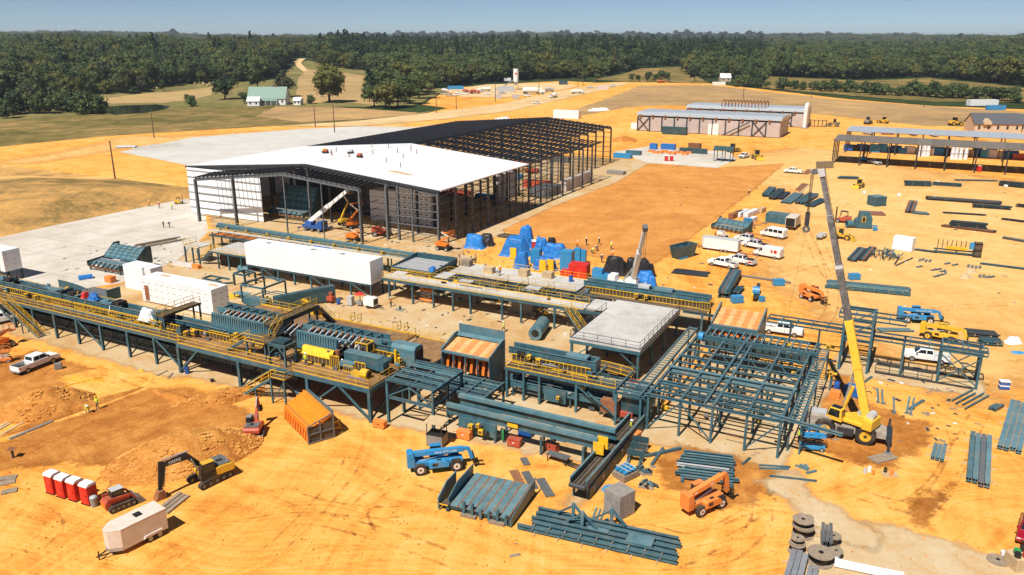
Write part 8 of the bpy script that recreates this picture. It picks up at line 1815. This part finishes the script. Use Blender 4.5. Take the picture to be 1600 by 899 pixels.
def gable_house(name,label,px,py,hd,L,D,h,rh,wall,roof,porch=False,cat='house',dorm=0):
 t=thing(name,label,cat,G(px,py),hd)
 MB().prism([(0,0),(D,0),(D,h),(D/2,h+rh),(0,h)],-L/2,L/2,'x').build('wall',wall,t)
 for s in(0,1):
  y0,y1=(-.5,D/2)if s==0 else(D/2,D+.5);z0,z1=(h-.15,h+rh+.12)if s==0 else(h+rh+.12,h-.15)
  MB().hexa([(-L/2-.4,y0,z0),(L/2+.4,y0,z0),(L/2+.4,y1,z1),(-L/2-.4,y1,z1)],[(-L/2-.4,y0,z0+.2),(L/2+.4,y0,z0+.2),(L/2+.4,y1,z1+.2),(-L/2-.4,y1,z1+.2)]).build('roof',roof,t)
 n=max(2,int(L/4))
 for k in range(n):
  x=-L/2+L*(k+.5)/n;w_=MB().box(x-.5,-.06,h*.35,x+.5,-.01,h*.8).build('window' if k!=n//2 else 'door','glass',t);MB().box(x-.6,-.04,h*.3,x+.6,-.005,h*.34).build('sill','white',w_)
 if porch:
  MB().hexa([(-L*.3,-3,h*.7),(L*.3,-3,h*.7),(L*.3,0,h*.95),(-L*.3,0,h*.95)],[(-L*.3,-3,h*.7+.15),(L*.3,-3,h*.7+.15),(L*.3,0,h*.95+.15),(-L*.3,0,h*.95+.15)]).build('porch_roof',roof,t)
  for k in range(5):bar(t,'porch_post','white',(-L*.29+L*.58*k/4,-2.8,0),(-L*.29+L*.58*k/4,-2.8,h*.7),.25)
 for k in range(dorm):
  x=-L/4+L/2*k;MB().prism([(x-1.8,h-.2),(x+1.8,h-.2),(x+1.8,h+1.0),(x,h+2.6),(x-1.8,h+1.0)],-1.2,D*.3).build('gable',wall,t)
 MB().box(L*.2,D/2-.4,h+rh-.4,L*.2+.8,D/2+.4,h+rh+1.2).build('chimney','rust',t)if cat=='house' else None
 return t
gable_house('farmhouse','white farmhouse with pale green metal roof among trees at upper left',417,165,.02,26,14,4.2,7.5,'white','green_roof',True);gable_house('farm_shed','small white shed right of the farmhouse',464,165,-.1,5,6,3,1.8,'white','white',cat='shed');gable_house('carport','white low garage at the left of the farmhouse',396,166,.1,8,7,3.2,2.5,'white','white',cat='shed')
gable_house('cottage','tiny pale cottage under trees beyond the brown field',1134,128,0,10,9,3.5,4,'siding_tan','white');gable_house('office_building','grey shingled office building with tan gable walls at the right edge',1558,208,-.12,22,12,4.2,4.5,'siding_tan','shingle',cat='building',dorm=1);gable_house('office_building','second grey shingled office building cut by the right edge',1612,208,-.12,14,12,4.2,4.0,'siding_tan','shingle',cat='building')
def kiln(label,u0,u1,v0,v1,h,arched):
 t=plant('kiln_building',label,'building',u0,v0)
 n=int((u1-u0)/6)
 for k in range(n):
  a=u0+(u1-u0)*k/n;b=u0+(u1-u0)*(k+1)/n
  MB().box(a+.03,v0,.3,b-.03,v0+.3,h-1.6).build('wall_panel','kiln_wall',t);bar(t,'post','steel_dark',(a,v0-.3,0),(a,v0-.3,h-1.5),.5,.5,'i')
  MB().box(a+1,v0-.9,h-1.4,a+2,v0-.3,h-.4).build('vent_box','rust',t)
 for u in(u0,u1):MB().box(u-.15,v0+.3,0,u+.15,v1,h).build('end_wall','kiln_wall',t)
 MB().prism([(v0-.5,h-.3),(v0+3,h+.9),(v1-3,h+.9),(v1,h-.3),(v1,h-.8),(v0-.5,h-.8)],u0-.6,u1+.6,'x').build('roof','metal_roof',t);MB().box(u0,v1-.3,0,u1,v1,h-.8).build('back_wall','kiln_wall',t)
 for a in(u0,u0+(u1-u0)*.82):xb(t,a,v0-.4,a+6,v0-.4,.3,h-1.6,'steel_dark',.3,True)
 bar(t,'stair_stringer','steel_dark',(u0+(u1-u0)*.62,v0-1.2,0),(u0+(u1-u0)*.8,v0-1.2,h-1.8),.3,.5)
 if arched:
  for k in range(14):
   c=u0+(u1-u0)*(.3+.4*k/14);mb=MB();n2=8
   for i in range(n2):
    a0=math.pi*i/n2;a1=math.pi*(i+1)/n2;mb.beam((c,v0+6+5*math.cos(a0),h+.9+3*math.sin(a0)),(c,v0+6+5*math.cos(a1),h+.9+3*math.sin(a1)),.4)
   mb.build('arch','rust',t)
kiln('long low drying kiln with tan panel wall and pale roof across the sand',-76,-7,321,345,8.6,False);kiln('second drying kiln with arched steel ribs behind the first',-66,-4,375,398,8.6,True)
def duct():
 t=plant('exhaust_duct','white curved exhaust duct at the right end of the kilns','duct',-3,372);mb=MB();pr=[(372,0),(372,9)]+[(375-3*math.cos(math.pi*k/8),9+3*math.sin(math.pi*k/8))for k in range(1,9)]+[(378,0)]
 for(a,b),(c,d)in zip(pr,pr[1:]):mb.cyl((-3,a,b),(-3,c,d),1.0,10)
 mb.build('pipe','white',t);MB().box(-4.5,370.5,0,-1.5,379.5,.5).build('base','block',t)
duct()
for x,y,tp in((180,280,220),(241,216,177),(493,200,165),(523,208,163),(682,178,145),(713,172,145),(774,160,128),(842,150,122),(903,136,112),(911,135,115),(1161,157,135),(1267,153,133),(1443,168,142),(1019,128,108)):
 p=G(x,y);b_=(449.5-tp)/FPX;r_=(cP+b_*sP);hh=CAM_H+p.y*(b_*cP-sP)/r_-p.z
 t=thing('utility_pole','slim wooden utility pole '+{180:'on the embankment left of the main building',241:'behind the rear slab at left',493:'left one of two before the tan field',523:'right one of two before the tan field',682:'left one on the brown slope by the road',713:'right one on the brown slope by the road',774:'beside the batch plant yard',842:'behind the tank trailer',903:'left one of two by the far road',911:'right one of two by the far road',1161:'in the brown field left of the hedgerow',1267:'before the hedgerow left end',1443:'before the hedgerow right end',1019:'in the short tree row'}[x],'utility pole',p)
 MB().cyl((0,0,-.3),(0,0,hh),.28,8,.18).build('pole','pole_wood',t);bar(t,'cap','galv',(-.3,0,hh-.6),(.3,0,hh-.6),.12)
for k,(x,y)in enumerate(((241,139),(246,140),(305,132),(311,131),(317,132),(319,134),(328,132),(325,135))):
 t=thing('hay_bale','round hay bale on the far lawn','hay bale',G(x,y),rr.uniform(0,3),'hay bales');MB().cyl((-.8,0,.9),(.8,0,.9),.9,14).build('bale','hay',t);MB().tube((-.3,0,.9),(.3,0,.9),.92,.9,14).build('net_wrap','lumber',t)
def tank_truck(label,px,py,hd,s=1.0,tank='white',cabc='white'):
 t=thing('tank_truck',label,'truck',G(px,py),hd);t.scale=(s,s,s);MB().cyl((-5,0,2.2),(2.4,0,2.2),1.25,16).build('tank',tank,t);MB().box(-5,-.6,.9,6,.6,1.2).build('frame','black',t)
 MB().prism([(3,1),(6.4,1),(6.4,1.9),(5.2,2.1),(4.8,3.2),(3,3.2)],-1.1,1.1).build('cab',cabc,t,bevel=.08);panel(t,'windshield','glass',[(5.18,-.95,2.15),(5.18,.95,2.15),(4.86,.95,3.05),(4.86,-.95,3.05)],.04)
 for x in(-4.2,-3.1,2.6,5.4):
  for sy in(-1,1):wheel(t,x,sy*1.0,.5,.4,'galv',sy)
def mixer(label,px,py,hd,m='white'):
 t=thing('mixer_truck',label,'truck',G(px,py),hd);MB().box(-4,-.6,.9,4,.6,1.2).build('frame','black',t);o=MB();o.cyl((-3.6,0,3.2),(-1.2,0,2.8),.7,14,1.4);o.cyl((-1.2,0,2.8),(1.6,0,2.3),1.4,14,.8);o.build('drum',m,t)
 MB().prism([(2.2,1),(4.6,1),(4.6,1.9),(3.9,2.1),(3.7,3.0),(2.2,3.0)],-1.1,1.1).build('cab',m,t,bevel=.08);bar(t,'chute','steel_grey',(-4.4,0,1.6),(-3.4,0,3.0),.5,.2);panel(t,'windshield','glass',[(3.92,-.95,2.15),(3.92,.95,2.15),(3.74,.95,2.9),(3.74,-.95,2.9)],.04)
 for x in(-3,-2,3.2):
  for sy in(-1,1):wheel(t,x,sy*1.0,.5,.4,'galv',sy)
tank_truck('long white tank trailer parked in the batch plant yard',832,148,.05,1.6);tank_truck('white tank truck driving down the far dirt road',902,147,.35);tank_truck('white tanker parked behind the mixers at the far yard',757,143,3.1);mixer('white mixer truck at the left of the far batch plant yard',697,147,.1);mixer('dark red mixer truck in the far batch plant yard',730,148,.1,'machine_red');mixer('pale mixer truck driving down the far dirt road',865,154,4.0);mixer('grey mixer truck right of the long tank trailer',858,144,.4,'light_grey');mixer('second dark red mixer beside the first',742,148,.2,'machine_red')
def silo():
 t=thing('batch_silo','tall white cement silo of the far batch plant with red mark','silo',G(806,141));MB().cyl((0,0,7),(0,0,18),2.3,16).build('silo','white',t);MB().cyl((0,0,4),(0,0,7),.6,14,2.3).build('cone','light_grey',t);MB().cyl((0,-2.32,14),(0,-2.4,14),.9,12).build('emblem','print_red',t)
 for x in(-1.9,1.9):
  for y in(-1.9,1.9):bar(t,'leg','steel_grey',(x,y,0),(x,y,8),.35)
 bar(t,'conveyor','grey',(-14,2,1),(-1,0,9),1.0,.8)
silo()
for lab,x,y,sx,sy,sz,m in(('small grey container in the far batch plant yard',779,154,5,3,2.8,'light_grey'),('pale blue container right in the far batch plant yard',806,155,5,3,3,'light_grey'),('blue trailer at the back of the far batch plant yard',712,140,14,3,3,'blue'),('blue grey plant housing left of the silo',790,145,14,5,5,'light_grey'),('white container beyond the far batch plant',793,127,7,3,3,'white'),('dark green container beyond the dirt road',880,133,8,4,4,'teal_dark'),('pale container at the top of the dirt road',942,141,10,3,4,'dusty_white'),('long white container trailer parked at the meadow edge',1123,134,12,3,3,'white'),('white cargo trailer far right near the offices',1534,166,20,5,4,'white'),('blue container far right near the offices',1555,173,12,3,3,'blue'),('dark green dumpster before the kiln',1054,211,12,2.6,3.6,'teal_dark'),('small white cabin before the kiln wall',1115,211,5,3,5,'white'),('grey equipment box before the kiln wall',1096,210,7,3,3,'light_grey'),('white cabin at the left end of the kiln',993,202,4,3,3,'white'),('white shed beyond the right end of the kilns',1242,190,10,5,5,'white'),('white site office trailer beyond the main building',886,186,16,4,4.6,'white'),('long dark pipe bin on the far yard slab',1083,241,11,2,2,'teal_dark'),('rusty container behind the pipe bin',1085,237,5,2.5,3,'rust'),('blue wrapped pallets on the far yard slab',1044,235,6,2.4,2.2,'tarp_blue'),('blue wrapped pallet left on the far yard slab',1021,234,3,2,2.4,'tarp_blue'),('low blue pallets behind the building corner',973,248,7,3,1.6,'blue'),('grey pallets beside the blue pallets at the building corner',990,243,6,2.4,1.6,'teal'),('concrete footing moulds beside the building corner',963,272,6,3,1,'block')):
 crate('container',lab,x,y,TH if y>180 else .05,sx,sy,sz,m,m,'container',slats=0 if sz<2.5 else 2)
for k in range(10):crate('orange_pallet','orange pallet stacked in the row on the far yard slab',1018+k*6.5,239+(k%3)+k*.3,TH,2.4,2.0,.9,'lull_orange',None,'pallet',slats=2,group='orange pallets on the far slab')
for x,w_ in((1041,'left'),(1049,'right')):toilet(w_+' red portable toilet of the far pair on the yard slab',G(x,252),-1.5)
def pavilion():
 t=thing('pavilion','small open teal canopy on posts at the slab corner','canopy',G(1130,253),TH)
 for x in(-3,0,3):
  for y in(-2.5,2.5):bar(t,'post','teal',(x,y,0),(x,y,4.2),.25)
 MB().prism([(-3,4.2),(3,4.2),(0,5.6)],-3.6,3.6,'x').build('roof','teal_dark',t)
pavilion();pickup('utility_truck','white flatbed truck beside the far canopy',1163,247,-2.3);loader('road_roller','yellow compactor right of the white flatbed truck',G(1183,250),-1.5,s=1.2);loader('wheel_loader','yellow lift machine behind the far canopy',G(1146,240),.6,s=1.2);loader('bulldozer','yellow bulldozer at the edge of the brown field',G(1493,197),.2,s=1.5);loader('wheel_loader','tan loader with raised arm right of the kilns',G(1301,198),2.7,'khaki',1.3);loader('backhoe','dark loader on the sand beyond the rear shed',G(1356,195),.9,'grey',1.3);loader('wheel_loader','small yellow loader at the brown field corner',G(1379,193),2.2,s=1.2);loader('bulldozer','tan bulldozer at the far meadow edge',G(1034,130),.3,'lull_orange',1.6)
t=thing('steel_rack','grey rack of panels right of the kilns','rack',G(1275,198),TH)
for k in range(6):bar(t,'panel','steel_grey',(-5+k*2,0,.1),(-5+k*2,0,3.4),.3,1.8)
bar(t,'rail','teal_dark',(-5.5,-1,3.4),(5.5,-1,3.4),.3);bar(t,'rail','teal_dark',(-5.5,-1,.3),(5.5,-1,.3),.3)
for lab,x,y,hd in(('white pickup driving on the far dirt road',838,163,.4),('white car far up the dirt road',922,138,.3),('tiny white truck at the top of the dirt road',957,136,.5),('white pickup in the far batch yard by the mixers',713,150,0),('white pickup before the long tank trailer',824,152,.1)):pickup('pickup_truck',lab,x,y,hd)
t=thing('drain_pipes','grey plastic drain pipes lying at the end of the rear slab','pipes',G(196,233),.1)
for k in range(4):bar(t,'pipe','light_grey',(-4,k*.9,.45),(4,k*.9,.45),.8,.8,'rod')
sheet('gravel_bed',[(206,233),(240,227),(284,224),(283,228),(240,233),(210,237)],'gravel',.03,jit=1);tarp_heap('tarp','pale rock or sheet heap at the brown bank behind the building',G(788,190),.3,6,4,2.5,'wrap_white',71)
for k,(x,y,a)in enumerate(((931,174,4),(942,173,4.5))):tarp_heap('gravel_pile',('left','right')[k]+' white gravel pile beyond the main building',G(x,y),0,6,4,1.8,'wrap_white',80+k)['category']='gravel pile'
o=mound('dirt_pile','',G(976,222).x,G(976,222).y,6,5,2.2,0,'red_soil',seed=6);tag(o,'small red dirt pile beyond the far corner of the building','dirt pile')
for k in range(9):pickup('pickup_truck','white pickup parked in the row at the far batch plant yard',694+k*11.5+rr.uniform(-2,2),150+rr.uniform(-4,2)-k*.4,rr.uniform(-.4,.4),rr.choice(['white','white','light_grey']),'pickups at the far batch plant')
for k in range(7):pickup('pickup_truck','white vehicle parked beyond the rear open shed',1350+k*36+rr.uniform(-8,8),211+k*.9,rr.uniform(0,3),rr.choice(['white','light_grey','machine_red']),'vehicles beyond the sheds')
for k in range(14):
 u,v=rr.uniform(-108,-55),rr.uniform(100,205);t=plant('building_pallet','pallet of building materials on the floor of the main building','pallet',u,v,'pallets inside the main building');w_=rr.uniform(1.5,4);MB().box(u-w_,v-1,.15,u+w_,v+1,rr.uniform(1,2.4)).build('goods',rr.choice(['lumber','steel_grey','machine_red','blue','wrap_white']),t);MB().box(u-w_,v-.9,0,u+w_,v+.9,.15).build('skid','wood',t)
 # the air
def haze():
 mb=MB();mb.box(-7500,-300,-2,7500,9000,110);o=mb.build('haze','white');o.data.materials.clear()
 m=bpy.data.materials.new('haze');m.use_nodes=True;n=m.node_tree.nodes;n.remove(n['Principled BSDF']);v=n.new('ShaderNodeVolumePrincipled');v.inputs['Color'].default_value=(.80,.88,1,1);v.inputs['Density'].default_value=HAZE;v.inputs['Anisotropy'].default_value=.2
 m.node_tree.links.new(v.outputs[0],n['Material Output'].inputs['Volume']);o.data.materials.append(m);o['kind']='stuff';o['label']='thin blue summer haze'
HAZE=0.000085
if HAZE>0:haze()
